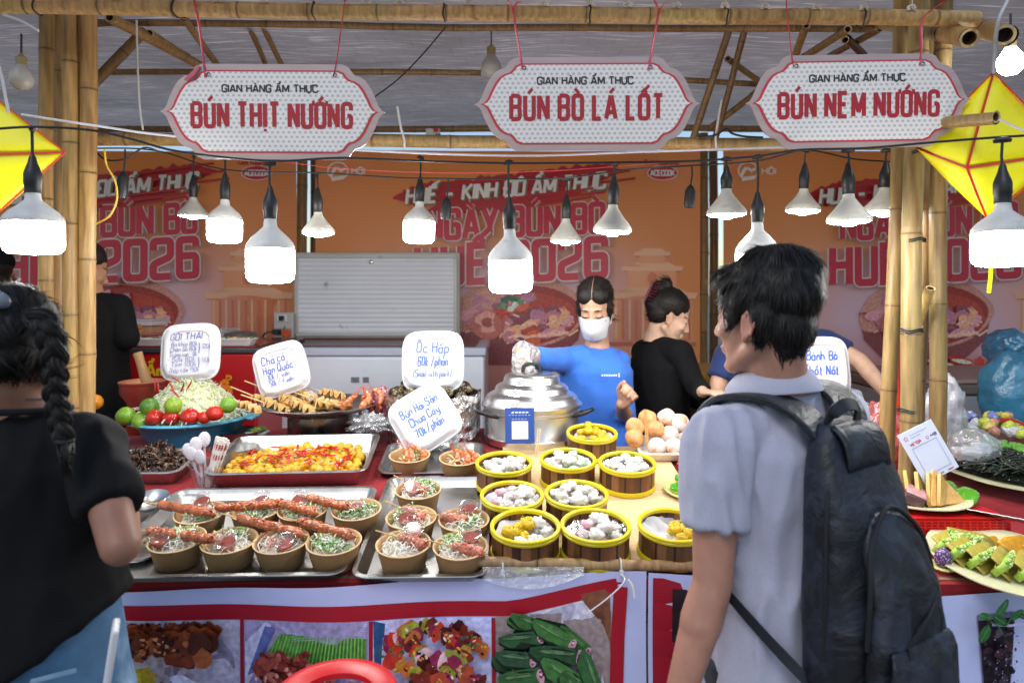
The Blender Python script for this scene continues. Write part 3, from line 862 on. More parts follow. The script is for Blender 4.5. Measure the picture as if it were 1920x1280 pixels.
# ------------------------------------------------------------------ hanging signs
SY = 1.84
base_q = [(-212, 0), (-205, -3), (-199, -11), (-193, -26), (-184, -45), (-175, -58), (-165, -65), (-155, -68), (-149, -74), (-143, -83), (-132, -88)]
def sign_outline(kx, ky, dx=0.0):
 q = base_q
 pts = q + [(-x, y) for x, y in reversed(q)] + [(-x, -y) for x, y in q[1:]] + [(x, -y) for x, y in reversed(q[1:])]
 out = []
 for x, y in pts:
  x2 = x * kx; y2 = y * ky
  out.append((x2, y2))
 return out
k_ = SY / F
def sign_bg():
 m = bpy.data.materials.new('sign_face'); m.use_nodes = True
 nt = m.node_tree; N, L = nt.nodes, nt.links; b = N['Principled BSDF']
 tc = N.new('ShaderNodeTexCoord'); mp = N.new('ShaderNodeMapping'); mp.inputs['Scale'].default_value = (66, 66, 80); L.new(tc.outputs['Object'], mp.inputs[0])
 sp = N.new('ShaderNodeSeparateXYZ'); L.new(mp.outputs[0], sp.inputs[0])
 def mth(op, a, b_=None):
  n = N.new('ShaderNodeMath'); n.operation = op
  if hasattr(a, 'type'): L.new(a, n.inputs[0])
  else: n.inputs[0].default_value = a
  if b_ is not None:
   if hasattr(b_, 'type'): L.new(b_, n.inputs[1])
   else: n.inputs[1].default_value = b_
  return n.outputs[0]
 row = mth('FLOOR', sp.outputs[2]); odd = mth('MULTIPLY', mth('MODULO', row, 2.0), .5)
 fx = mth('SUBTRACT', mth('FRACT', mth('ADD', sp.outputs[0], odd)), .5); fz = mth('SUBTRACT', mth('FRACT', sp.outputs[2]), .5)
 d = mth('SQRT', mth('ADD', mth('MULTIPLY', fx, fx), mth('MULTIPLY', fz, fz)))
 mr = N.new('ShaderNodeMapRange'); mr.inputs['From Min'].default_value = .2; mr.inputs['From Max'].default_value = .34; L.new(d, mr.inputs[0])
 mx = N.new('ShaderNodeMix'); mx.data_type = 'RGBA'; L.new(mr.outputs[0], mx.inputs[0]); mx.inputs[6].default_value = (*lin('#bdb8b7'), 1); mx.inputs[7].default_value = (*lin('#ece6e1'), 1)
 L.new(mx.outputs[2], b.inputs['Base Color']); b.inputs['Roughness'].default_value = .45
 return m
M_SIGNFACE = sign_bg()
M_SIGNRIM = mat('sign_rim', .3, metal=.35, noise_s=6, noise_a=.12, stretch=(1, 1, 8))
def hang_sign(px, py, text, tw, label, rot, hk=1.0, strings=()):
 c = W(px, py, SY)
 t = thing('hanging_sign', label, 'sign', c, (R(3), R(rot), 0), 'white dish name signs hanging from the front pole')
 s2 = lambda pts: [(x * k_, -y * k_ * hk) for x, y in pts]
 MB().prism(s2(sign_outline(1, 1)), 0, .006, lin('#b39c9a')).build('backing_board', M_SIGNRIM, t)
 MB().prism(s2(sign_outline(.94, .87)), -.0012, -.0002, lin('#c8323e')).build('red_outline', M_SIGN, t)
 MB().prism(s2(sign_outline(.915, .835)), -.0024, -.0014, WHITE).build('sign_face', M_SIGNFACE, t)
 a = Art(lambda u, v, l: Vector(((u - px) * k_, -l - .0026, -(v - py) * k_)), step=.00012, start=.0002)
 a.text('GIAN HÀNG ẨM THỰC', px - 4, py - 36, 13, width=178, hw=.105, col=lin('#2c2526'), anchor='c', w=.68, r=.3, gap=.26)
 a.build('small_lettering', M_SIGN, t)
 a = Art(lambda u, v, l: Vector(((u - px) * k_, -l - .0026, -(v - py) * k_)), step=.00012, start=.0002)
 a.text(text, px - 1, py + 28, 43, width=tw - 9, hw=.092, col=lin('#ab1526'), anchor='c', w=.42, r=.16, gap=.27)
 a.build('dish_lettering', M_SIGN, t)
 for sx in (-1, 1):
  m = MB()
  m.lathe([(.003, -.003), (.0052, -.004), (.006, -.0028), (.0052, -.0015)], 16, lin('#8f7f7c'), Matrix.Translation((sx * 118 * k_, -.0004, 68 * k_ * hk)) @ Matrix.Rotation(R(90), 4, 'X') @ Matrix.Translation((0, 0, .006)))
  m.build('eyelet', M_STEEL, t)
 return t
S1 = hang_sign(511, 210, 'BÚN THỊT NƯỚNG', 306, 'hanging sign reading Bún Thịt Nướng, leftmost of the three', .3, 1.0)
S2 = hang_sign(1101, 195, 'BÚN BÒ LÁ LỐT', 292, 'hanging sign reading Bún Bò Lá Lốt, in the middle', -.3, .98)
S3 = hang_sign(1610, 190, 'BÚN NEM NƯỚNG', 306, 'hanging sign reading Bún Nem Nướng, next to the right kite', -1.0, .98)
def ribbon_tie(pts, label, Y=1.85, w=.0085):
 m = MB()
 P = smoothpath([W(x, y, yy) for x, y, yy in pts], 5)
 m.tube(P, [w * (.35 + .5 * abs(noise.noise(Vector((i * .5, pts[0][0], 0))))) for i in range(len(P))], 6, lin('#d8405c'), flat=.4)
 e = P[-1]; s = P[0]
 for a in (s,):
  for q in (-1, 1):
   m.tube([a, a + Vector((.012 * q, -.012, .012)), a + Vector((.026 * q, -.016, .024 - .012 * q))], [.0035, .004, .0012], 5, lin('#e0506c'), flat=.35)
 b = P[-1] if False else P[len(P) // 2]
 tag(m.build('ribbon_tie', film_mat('pink_ribbon', (.9, .35, .42), gloss=.1, rough=.3, body=.75, body_col=lin('#d63e58'))), label, 'ribbon', 'pink ribbons holding the signs')
ribbon_tie([(364, 2, 1.895), (372, 40, 1.86), (380, 100, 1.835), (386, 145, 1.832)], 'pink ribbon at the left corner of the Bún Thịt Nướng sign')
ribbon_tie([(647, 2, 1.895), (640, 50, 1.86), (632, 110, 1.835), (625, 143, 1.832)], 'pink ribbon at the right corner of the Bún Thịt Nướng sign')
ribbon_tie([(962, 16, 1.895), (967, 55, 1.86), (976, 105, 1.835), (980, 130, 1.832)], 'pink ribbon at the left corner of the Bún Bò Lá Lốt sign')
ribbon_tie([(1236, 18, 1.895), (1230, 52, 1.86), (1222, 95, 1.835), (1215, 132, 1.832)], 'pink ribbon at the right corner of the Bún Bò Lá Lốt sign')
ribbon_tie([(1474, 0, 1.895), (1478, 45, 1.86), (1484, 100, 1.835), (1488, 125, 1.832)], 'pink ribbon at the left corner of the Bún Nem Nướng sign')
ribbon_tie([(1770, 4, 1.895), (1730, 36, 1.86), (1728, 90, 1.835), (1724, 122, 1.832)], 'long pink ribbon at the right corner of the Bún Nem Nướng sign')
# a pink scrap of ribbon draped over the left sign's corner
m = MB(); m.strip([W(374, 124, 1.828), W(360, 140, 1.826), W(346, 150, 1.828)], [.006, .014, .005], .0015, (0, -1, .2), lin('#c23a58'))
tag(m.build('ribbon_scrap', MATS['pink_ribbon']), 'scrap of pink ribbon folded over the upper left corner of the left sign', 'ribbon')
# ------------------------------------------------------------------ kites
def kite(label, P, lines, tail=None):
 t = thing('paper_kite', label, 'kite', P['c'])
 o = Vector(P['c'])
 m = MB()
 for a, b in (('t', 'r'), ('r', 'b'), ('b', 'l'), ('l', 't')):
  va, vb, vc = P[a] - o, P[b] - o, Vector((0, 0, 0))
  n = 6
  vs = []; fs = []
  for i in range(n + 1):
   for j in range(n + 1 - i):
    p = vc + (va - vc) * (i / n) + (vb - vc) * (j / n)
    p.y += .006 * math.sin(PI * i / n) * math.sin(PI * j / n)
    vs.append(p)
  idx = {}
  k = 0
  for i in range(n + 1):
   for j in range(n + 1 - i):
    idx[i, j] = k; k += 1
  for i in range(n):
   for j in range(n - i):
    fs.append((idx[i, j], idx[i + 1, j], idx[i, j + 1]))
    if j < n - i - 1: fs.append((idx[i + 1, j], idx[i + 1, j + 1], idx[i, j + 1]))
  m.add(vs, fs, lin('#eee40c'))
 m.build('kite_paper', mat('kite_paper', .5, noise_s=8, noise_a=.04, sss=.1), t, sharp=0, solid=.0012)
 m = MB()
 for a in 'trbl':
  m.strip([Vector((0, -.0028, 0)), (P[a] - o) * .5 + Vector((0, -.001, 0)), (P[a] - o) + Vector((0, -.002, 0))], .006, .0016, (0, -1, 0), lin('#c42a1c'))
 m.build('red_spar', M_PLASTIC, t)
 if lines:
  m = MB()
  for a, b in lines:
   m.strip([P[a] - o + Vector((0, -.001, 0)), P[b] - o + Vector((0, -.001, 0))], .0035, .0026, (0, -1, 0), lin('#d03a22'))
  m.build('edge_trim', M_PLASTIC, t)
 if tail:
  m = MB(); m.strip(smoothpath([q - o for q in tail]), .011, .001, (0, -1, 0), lin('#eee40c')); m.build('kite_tail', MATS['kite_paper'], t)
 return t
kite('big yellow kite with red spars hanging at right beside the sign', {'t': W(1862, 136, 1.84), 'l': W(1717, 277, 1.9), 'b': W(1849, 408, 1.82), 'r': W(2010, 285, 1.84), 'c': W(1812, 315, 1.8)},
  (('t', 'r'), ('t', 'l'), ('b', 'r')), [W(1849, 408, 1.82), W(1852, 450, 1.83), W(1858, 500, 1.83), W(1854, 549, 1.83)])
kite('yellow kite cut off by the left edge, beside the left posts', {'t': W(-52, 150, 1.85), 'l': W(-190, 290, 1.88), 'b': W(-40, 432, 1.82), 'r': W(123, 286, 1.86), 'c': W(-42, 290, 1.8)},
  (('t', 'r'), ('b', 'r')))
# ------------------------------------------------------------------ strings of lamps
def cable(label, pts, r=.0032, col=(.012, .012, .013), n=6, name='string_cable', cat='cable', smooth=True, group=None):
 P = [W(*p) for p in pts]
 m = MB().tube(smoothpath(P, 5) if smooth else P, r, n, col)
 return tag(m.build(name, M_CABLE), label, cat, group)
cable('black lamp cable running along the front under the signs', [(-60, 246, 1.6), (64, 238, 1.6), (175, 245, 1.66), (250, 262, 1.72), (340, 285, 1.78), (507, 302, 1.82), (640, 296, 1.84), (790, 302, 1.86), (958, 306, 1.86), (1150, 305, 1.88), (1300, 302, 1.88), (1420, 293, 1.86), (1500, 281, 1.82), (1620, 278, 1.76), (1760, 266, 1.68), (1880, 257, 1.62), (2000, 250, 1.58)])
cable('second black lamp cable hanging lower and further back', [(150, 278, 2.3), (290, 282, 2.4), (420, 318, 2.4), (596, 324, 2.42), (740, 333, 2.4), (835, 335, 2.38), (950, 336, 2.35), (1058, 334, 2.3), (1180, 318, 2.25), (1290, 311, 2.3), (1420, 302, 2.3), (1510, 282, 2.25), (1600, 298, 2.3), (1680, 304, 2.35)], r=.0028)
cable('white cord stretched along under the crossbeam', [(40, 215, 1.9), (180, 236, 1.95), (330, 256, 2.0), (640, 280, 2.1), (960, 292, 2.1), (1200, 285, 2.1), (1480, 276, 2.08), (1700, 268, 2.05)], r=.0036, col=lin('#d8d8e0'), name='cord', cat='cord')
cable('pink string drooping below the cables', [(505, 300, 2.5), (640, 316, 2.6), (820, 324, 2.7), (1000, 322, 2.7), (1160, 312, 2.6), (1300, 300, 2.5)], r=.0016, col=lin('#d34b50'), name='string', cat='string')
cable('thin black cable slanting across the roof to the left sign', [(835, 52, 2.4), (790, 105, 2.5), (745, 150, 2.6), (700, 184, 2.7)], r=.0028)
cable('yellow wire loop hanging from the cable at left', [(196, 280, 2.1), (200, 310, 2.1), (216, 340, 2.1), (219, 375, 2.1), (205, 405, 2.1), (180, 420, 2.12)], r=.0028, col=lin('#d9b23c'), name='loose_wire', cat='wire')
cable('black cable loop drooping between the left posts and the socket', [(180, 285, 2.25), (200, 300, 2.25), (235, 298, 2.25), (270, 277, 2.28), (300, 285, 2.3)], r=.003)
cable('bundle of white plastic twine hanging above the left sign', [(256, 38, 2.3), (258, 120, 2.3), (262, 200, 2.3), (268, 244, 2.3)], r=.0035, col=lin('#c9c6c4'), name='twine', cat='twine')
cable('white twine tail crossing at top left corner', [(6, 28, 1.9), (40, 40, 1.9), (72, 58, 1.9)], r=.004, col=lin('#c9c6c4'), name='twine', cat='twine')
cable('white cord coming down to the left kite', [(-12, 90, 1.8), (2, 140, 1.8), (10, 180, 1.8), (16, 212, 1.8)], r=.004, col=lin('#b9b8b8'), name='twine', cat='twine')
cable('white cord hanging from the rafter end down to the right kite', [(1890, 0, 1.75), (1872, 40, 1.75), (1866, 90, 1.8), (1863, 138, 1.83)], r=.0045, col=lin('#b9bac0'), name='twine', cat='twine')
cable('white cord tied from the bamboo stick to the right', [(1874, 224, 1.71), (1930, 250, 1.7), (1990, 270, 1.7)], r=.003, col=lin('#d0d0d0'), name='twine', cat='twine')
cable('white zip tie sticking up left of the middle sign', [(745, 200, 2.42), (752, 240, 2.41), (758, 262, 2.41), (759, 280, 2.415)], r=.0045, col=lin('#d8d8d4'), name='zip_tie', cat='zip tie')
cable('white zip tie standing on the beam left of the right sign', [(1353, 188, 2.42), (1347, 222, 2.41), (1342, 256, 2.41), (1343, 278, 2.415)], r=.004, col=lin('#d8d8d4'), name='zip_tie', cat='zip tie')
cable('tangle of black cable on the crossbeam, left of the right sign', [(1310, 258, 2.41), (1340, 254, 2.4), (1362, 242, 2.4), (1372, 250, 2.4), (1395, 256, 2.4), (1430, 258, 2.41)], r=.004)
# little camera box on the purlin
t = thing('camera_box', 'small white box with red patch fixed on the rear purlin, mid roof', 'camera', W(812, 250, 4.0))
MB().box((0, 0, 0), (.085, .05, .05), lin('#d4d2d2')).build('casing', M_PLASTIC, t, bevel=.006)
MB().box((.02, -.027, .012), (.03, .005, .022), lin('#c03434')).box((.035, -.03, -.026), (.03, .03, .02), (.02, .02, .02)).build('red_patch', M_PLASTIC, t)
def lamp(kind, px, py_top, py_sock, py_bot, wpx, dia, label, lit=True, Y=None):
 """kind T: tall bulb; S: flared saucer bulb; py_top cable joint, py_sock bottom of the black socket, py_bot bottom of bulb"""
 Y = Y or F * dia / wpx
 k = Y / F
 r = wpx * k / 2
 base = W(px, py_bot, Y)
 hz = (py_bot - py_sock) * k; st = (py_bot - py_top) * k
 t = thing('hanging_lamp', label, 'lamp', base, (R(random.uniform(-3, 3)), R(random.uniform(-3, 3)), random.uniform(0, 6)), 'lamps hanging on the cables')
 sr = max(.016, r * .3)
 sl = min(.075, (py_sock - py_top) * k * .6)
 m = MB().lathe([(.0035, hz + sl + .02), (.0075, hz + sl + .012), (.010, hz + sl), (sr * .9, hz + sl * .72), (sr, hz + sl * .62), (sr, hz + sl * .3), (sr * .93, hz + sl * .27), (sr * .93, hz), (sr * .5, hz - .002)], 20, (.013, .014, .016))
 m.build('socket', M_BLACKP, t)
 MB().tube([(0, 0, hz + sl), (.002, 0, hz + sl + (st - hz - sl) * .5), (0, 0, st)], .0034, 6, (.012, .012, .012)).tube([(-.018, 0, st), (-.006, 0, st + .003), (.006, 0, st + .003), (.018, 0, st)], [.004, .0075, .0075, .004], 8, (.012, .012, .012)).build('cord', M_CABLE, t)
 if kind == 'T':
  hh = hz * .48
  prof = [(sr * .82, hz), (sr * .85, hz - hh * .08), (sr * .95, hz - hh * .25), (r * .5, hz - hh * .42), (r * .78, hz - hh * .62), (r * .95, hz - hh * .8), (r * 1.0, hz - hh * .9), (r * 1.0, hz - hh)]
  if kind == 'T': MB().lathe(prof, 36, lin('#c9c8c4')).build('housing', M_LAMPBODY, t)
  z1 = hz - hh
  MB().lathe([(r * .985, z1), (r * .985, z1 * .3), (r * .95, z1 * .16), (r * .82, z1 * .06), (r * .5, .003), (.0005, 0)], 36, WHITE).build('diffuser', M_GLOW, t)
 elif kind == 'S':
  prof = [(sr * .82, hz), (sr * .9, hz * .86), (r * .42, hz * .7), (r * .62, hz * .5), (r * .84, hz * .32), (r * .96, hz * .2), (r, hz * .12), (r, hz * .04), (r * .96, hz * .03)]
  MB().lathe(prof, 36, lin('#b9b6ac')).build('housing', M_LAMPBODY, t)
  MB().lathe([(r * .955, hz * .035), (r * .8, -hz * .03), (r * .3, -hz * .06), (r * .28, -hz * .12), (.0005, -hz * .13)], 32, WHITE).build('diffuser', M_GLOW if lit else M_PLASTIC, t)
 return t
GT = [('T', 64, 244, 362, 478, 100, .130, 'big lit lamp at far left in front of the yellow kite'),
  ('T', 507, 306, 410, 532, 88, .130, 'big lit lamp under the left sign, above the freezer lid'),
  ('T', 958, 308, 430, 551, 83, .130, 'big lit lamp hanging lowest in the middle'),
  ('T', 1420, 296, 417, 540, 80, .130, 'lamp hidden behind the head of the man with the backpack'),
  ('T', 1881, 262, 380, 501, 104, .130, 'big lit lamp at far right in front of the kite'),
  ('T', 421, 298, 374, 456, 63, .115, 'smaller lit lamp between the left sign and the 2026 lettering'),
  ('T', 785, 296, 378, 457, 59, .115, 'smaller lit lamp left of the middle sign'),
  ('S', 362, 296, 370, 406, 54, .12, 'flared lamp partly in front of the left banner lettering'),
  ('S', 597, 330, 398, 439, 60, .12, 'flared lamp just above the top edge of freezer lid'),
  ('S', 1060, 338, 410, 454, 58, .12, 'flared lamp right of the lowest hanging lamp'),
  ('S', 1148, 310, 384, 436, 72, .12, 'flared lamp under the right end of the middle sign'),
  ('S', 1362, 300, 354, 404, 73, .125, 'flared lamp in front of the gap by the right banner'),
  ('S', 1505, 284, 354, 397, 63, .12, 'flared lamp under the left half of the right sign'),
  ('S', 1592, 284, 364, 417, 79, .125, 'large flared lamp under the middle of the right sign'),
  ('S', 1656, 284, 352, 400, 70, .125, 'flared lamp partly hidden behind the left post of right cluster')]
for a in GT: lamp(*a)
def round_bulb(px, py, wpx, Y, label, lit=False, col='#a9a49e'):
 r = wpx * Y / F / 2
 t = thing('round_bulb', label, 'lamp', W(px, py, Y) - Vector((0, 0, r)))
 MB().lathe([(.0005, 0), (r * .5, r * .1), (r * .87, r * .45), (r, r), (r * .92, r * 1.4), (r * .62, r * 1.85), (r * .42, r * 2.2)], 28, lin(col)).build('glass', M_GLOW if lit else mat('milk_glass', .25), t)
 MB().lathe([(r * .42, r * 2.18), (r * .44, r * 2.9), (r * .2, r * 3.1), (.003, r * 3.3)], 16, lin('#8d7a52')).tube([(0, 0, r * 3.2), (0, 0, r * 5)], .003, 6, (.02, .02, .02)).build('lamp_cap', M_PLASTIC, t)
round_bulb(40, 148, 42, 2.0, 'unlit round bulb hanging in the upper left corner')
round_bulb(921, 128, 40, 2.7, 'unlit milky bulb under the roof, left of the middle sign', col='#aaa6a4')
t = round_bulb(1895, 118, 46, 1.95, 'lit round bulb hanging at the upper right corner', True)
for px, py0, py1, Y, lb in ((228, 280, 372, 2.3, 'empty black lamp socket hanging before the left banner'), (835, 336, 411, 2.38, 'empty black lamp socket left of the lowest lamp'), (1292, 312, 389, 2.3, 'empty black lamp socket at the right edge of the middle banner')):
 t = thing('lamp_socket', lb, 'lamp socket', W(px, py1, Y), (0, R(4), 0), 'empty sockets on the cables')
 k = Y / F; L_ = (py1 - py0) * k
 MB().lathe([(.004, L_ * .55), (.011, L_ * .5), (.018, L_ * .4), (.019, L_ * .1), (.016, 0), (.012, .001), (.011, .03), (.001, .03)], 16, (.014, .015, .016)).build('holder', M_BLACKP, t)
 MB().tube([(0, 0, L_ * .5), (.003, 0, L_ * .8), (0, 0, L_)], .003, 6, (.012,) * 3).build('cord', M_CABLE, t)
# ================================================================== display counter (tilted towards the street)
TH = R(8.3)
SL = math.tan(TH)
Z0, Y0 = .895, 1.71
RX = Matrix.Rotation(TH, 4, 'X')
NRM = Vector((0, -math.sin(TH), math.cos(TH)))
def zpl(Y): return Z0 + SL * (Y - Y0)
def onp(px, py, h=0.0):
 """base point on the tilted display for something whose feature at height h is seen at px,py"""
 z0 = Z0 + h / math.cos(TH)
 Y = (H - z0 + Y0 * SL) / ((py - CY) / F + SL)
 return W(px, py, Y) - NRM * h
def onz(px, py, z, h=0.0):
 Y = (H - z - h) / ((py - CY) / F)
 return Vector(((px - 960) * Y / F, Y, z))
def RXZ(a=0.0): return RX @ Matrix.Rotation(a, 4, 'Z')
RED = lin('#8f101a')
def table(label, x0, x1, y0, y1, cover):
 t = thing('display_table', label, 'table', ((x0 + x1) / 2, y0, 0))
 w = x1 - x0; L_ = (y1 - y0) / math.cos(TH)
 M = Matrix.Translation((0, 0, zpl(y0))) @ RX
 MB().box((0, L_ / 2, -.022), (w, L_, .036), lin('#7a6248'), M).build('table_top', M_WOOD, t)
 m = MB()
 def f(u, v):
  q = v * (L_ + .13) - .13
  if q >= 0: p = M @ Vector((-w / 2 + w * u, q - .01, -.002 + .0015 * noise.noise(Vector((u * 30, v * 20, 2)))))
  else: p = M @ Vector((-w / 2 + w * u, -.012 - .004 * noise.noise(Vector((u * 22, v * 9, 4))), q * .55 - .003))
  return p
 m.grid(f, 80, 24, cover); m.build('table_cover', M_CLOTH, t)
 for sx in (-1, 1):
  for yy in (.04, y1 - y0 - .04):
   MB().box((sx * (w / 2 - .05), yy, zpl(y0 + yy) / 2 - .022), (.04, .04, zpl(y0 + yy) - .044), lin('#4c4a48')).build('leg', M_MATTE, t)
 return t
table('long tilted counter under the red cloth, carrying bowls and steamers', -1.75, .345, 1.665, 2.47, RED)
table('tilted counter under the red cloth at right, carrying the cakes', .36, 2.5, 1.655, 2.47, RED)
t = thing('back_table', 'level red covered table behind the counter holding pots and basin', 'table', (-.72, 2.475, 0))
MB().box((0, .21, .99), (2.08, .42, .03), RED).build('table_top', M_CLOTH, t, bevel=.004)
for sx in (-.98, .98):
 for yy in (.05, .38): MB().box((sx, yy, .487), (.04, .04, .975), lin('#4c4a48')).build('leg', M_MATTE, t)
ZB = 1.0055
# ------------------------------------------------------------------ front vinyl banners with food pictures
FY = 1.635
def front_surf(x, z):
 return FY + .010 * math.sin(x * 5.2 + .6) + .007 * math.sin(x * 13 + z * 5) + .006 * math.sin(z * 9 + x * 3) - .02 * max(0, (.86 - z)) * .4
def fmap(o):
 def f(u, v, l):
  x = (u - 960) * FY / F; z = H - (v - CY) * FY / F
  return Vector((x, front_surf(x, z) - l, z)) - o
 return f
def food_blobs(a, x0, y0, x1, y1, cols, n, s0, s1, clusters=None, rough=.3, asp=.6):
 for i in range(n):
  if clusters:
   cx, cy, rx, ry = random.choice(clusters); an = random.uniform(0, 6.28); q = random.random() ** .5
   x, y = cx + rx * q * math.cos(an), cy + ry * q * math.sin(an)
  else: x, y = random.uniform(x0, x1), random.uniform(y0, y1)
  s = random.uniform(s0, s1)
  s = min(s, x - x0, x1 - x, (y - y0) / .9, (y1 - y) / .9)
  if s < s0 * .4: continue
  a.blob(x, y, s, s * random.uniform(asp * .7, 1), random.uniform(0, 3.1), vary(lin(random.choice(cols)), .15), rough, 14)
def sheet_part(t, o, x0, x1, ytop, ybot, name, col, waves=True):
 f = fmap(o)
 def yt(u): return ytop(x0 + (x1 - x0) * u) if callable(ytop) else ytop
 m = MB().grid(lambda u, v: f(x0 + (x1 - x0) * u, ybot + (yt(u) - ybot) * v, 0), 90, 60, col)
 return m.build(name, mat('front_vinyl', .35, noise_s=5, noise_a=.05, bump_s=4, bump=.25, bump_d=.03), t, sharp=0)
LAV = lin('#ccd3ff')
o = Vector(((712 - 960) * FY / F, FY, .03))
t = thing('front_banner', 'white vinyl banner with red frame and four food photographs under the counter', 'banner', o)
ytop = lambda x: 1112 - (x - 140) * .034 if x < 1000 else 1083 - (x - 1000) * .04
ybot_ = CY + (H - .03) * F / FY
sheet_part(t, o, 140, 1214, ytop, ybot_, 'banner_sheet', LAV)
f = fmap(o)
a = Art(f, step=.0004, start=.002)
rd = lin('#b0142a')
def band(pts, hw): a.strip(pts, hw, rd)
def yb(x): return 1147 - (x - 215) * .008 if x < 960 else 1141 - (x - 960) * .19
band([(140 + i * 30, yb(140 + i * 30)) for i in range(35)], 14)
for x in (455, 698, 925): band([(x, 1158), (x + 1, 1250), (x + 2, 1420)], 3.6)
band([(1166, 1105), (1160, 1200), (1156, 1300), (1150, 1480)], 13)
band([(140, 1470), (640, 1470), (1160, 1470)], 14)
a.build('red_frame', M_PRINTC, t)
# picture one: grilled patties and yellow peppers on a white dish
def picture(nm, x0, y0, x1, y1, bg_):
 a = Art(f, step=.00025, start=.0016)
 n = 12
 for i in range(n):
  xa, xb = x0 + (x1 - x0) * i / n, x0 + (x1 - x0) * (i + 1) / n
  a.poly([(xa, y0), (xb, y0), (xb, y0 * .67 + y1 * .33), (xb, y0 * .33 + y1 * .67), (xb, y1), (xa, y1), (xa, y0 * .33 + y1 * .67), (xa, y0 * .67 + y1 * .33)], bg_); a.z -= a.step
 return a
rs = random.getstate(); random.seed(11)
a = picture('p', 150, 1161, 451, 1450, lin('#b9b6cf'))
a.blob(330, 1235, 110, 60, .1, lin('#8f8ba6'), .1); a.blob(345, 1250, 96, 46, .1, lin('#c6c4dc'), .1)
food_blobs(a, 152, 1162, 450, 1255, ['#6b2c18', '#7d351c', '#4b1d10', '#8f4524', '#9a5029'], 260, 5, 24, [(270, 1178, 120, 16), (230, 1188, 80, 26), (370, 1190, 45, 26), (330, 1176, 80, 14)])
food_blobs(a, 152, 1162, 450, 1255, ['#c0683a', '#2d120b', '#d9905a'], 60, 2, 6, [(270, 1182, 120, 20)])
a.poly([(270, 1222), (316, 1212), (330, 1250), (324, 1300), (268, 1300), (262, 1256)], lin('#b59a12')); a.poly([(280, 1226), (300, 1222), (306, 1290), (284, 1290)], lin('#cdb32a'))
food_blobs(a, 152, 1235, 450, 1450, ['#7c2f16', '#5c1f10', '#a1552a', '#3f170d'], 80, 6, 18, [(245, 1290, 28, 50), (345, 1300, 30, 60), (300, 1360, 90, 50)])
for x, y in ((390, 1232), (410, 1262), (365, 1262)): a.blob(x, y, 30, 9, .35, lin('#d6d3ea'), .2)
a.poly([(355, 1262), (390, 1268), (372, 1300), (350, 1300)], lin('#5f8d2c'))
for x, y in ((402, 1252), (330, 1216)): a.blob(x, y, 12, 4, .4, lin('#b8862a'), .2)
a.build('food_photo', M_PRINT, t)
# picture two: meat on a banana leaf in a tray
a = picture('p', 460, 1158, 693, 1450, lin('#9d93bd'))
for k in range(10): a.strip([(520 + k * 4, 1166 + k * 3), (690, 1160 + k * 3)], 1.0, vary(lin('#b7aed4'), .1))
a.poly([(462, 1200), (502, 1160), (512, 1166), (476, 1262), (462, 1290)], lin('#c9c9ea')); a.poly([(500, 1168), (520, 1172), (478, 1256), (466, 1262)], lin('#5e68a6'))
a.poly([(506, 1215), (530, 1182), (690, 1188), (690, 1230), (560, 1250), (500, 1240)], lin('#4f8f3c'))
for k in range(26): a.strip([(524 + k * 6.4, 1183), (504 + k * 7.2, 1238)], 1.1, vary(lin('#78b356'), .15))
food_blobs(a, 462, 1205, 692, 1450, ['#7c2f2c', '#98443c', '#5d1d1f', '#b0665c', '#8a3a34'], 190, 5, 15, [(560, 1240, 75, 30), (590, 1270, 100, 40), (520, 1235, 30, 28), (590, 1330, 100, 60)], .4)
food_blobs(a, 462, 1205, 692, 1450, ['#cf8f80', '#3d1012'], 60, 2, 5, [(570, 1250, 80, 35)])
a.build('food_photo', M_PRINT, t)
# picture three: skewers with peppers and onion
a = picture('p', 702, 1158, 921, 1450, lin('#c2c4ee'))
a.poly([(702, 1158), (724, 1164), (716, 1300), (702, 1300)], lin('#23507e'))
for (xa, ya, xb, yb_) in ((735, 1200, 800, 1172), (790, 1250, 900, 1290), (850, 1175, 910, 1215), (730, 1300, 860, 1320), (765, 1165, 800, 1225), (812, 1165, 870, 1195), (745, 1215, 850, 1295), (760, 1280, 830, 1230), (820, 1215, 905, 1255), (880, 1190, 830, 1250), (740, 1255, 780, 1330)):
 n = 9
 for i in range(n):
  q = i / (n - 1); c_ = random.choice(['#5d1c14', '#7c2a1c', '#96402a', '#b5622a', '#7a1f46', '#c28a2c', '#86902e', '#b8321f', '#d2b0b8', '#41120e'])
  a.blob(xa + (xb - xa) * q + random.uniform(-4, 4), ya + (yb_ - ya) * q + random.uniform(-4, 4), random.uniform(11, 21), random.uniform(8, 14), math.atan2(yb_ - ya, xb - xa) + 1.4, vary(lin(c_), .2), .3, 12)
 for i in range(14):
  q = random.random(); a.blob(xa + (xb - xa) * q + random.uniform(-12, 12), ya + (yb_ - ya) * q + random.uniform(-10, 10), random.uniform(2, 6), random.uniform(1.5, 3), random.uniform(0, 3), lin(random.choice(['#d98a4a', '#e3c9c0', '#2b0b08', '#a93a5e', '#c9a23c'])), .3, 8)
food_blobs(a, 720, 1165, 918, 1450, ['#355a3c', '#44724a'], 40, 1.5, 4, [(745, 1185, 22, 22), (890, 1175, 22, 12), (735, 1240, 14, 26)])
a.build('food_photo', M_PRINT, t)
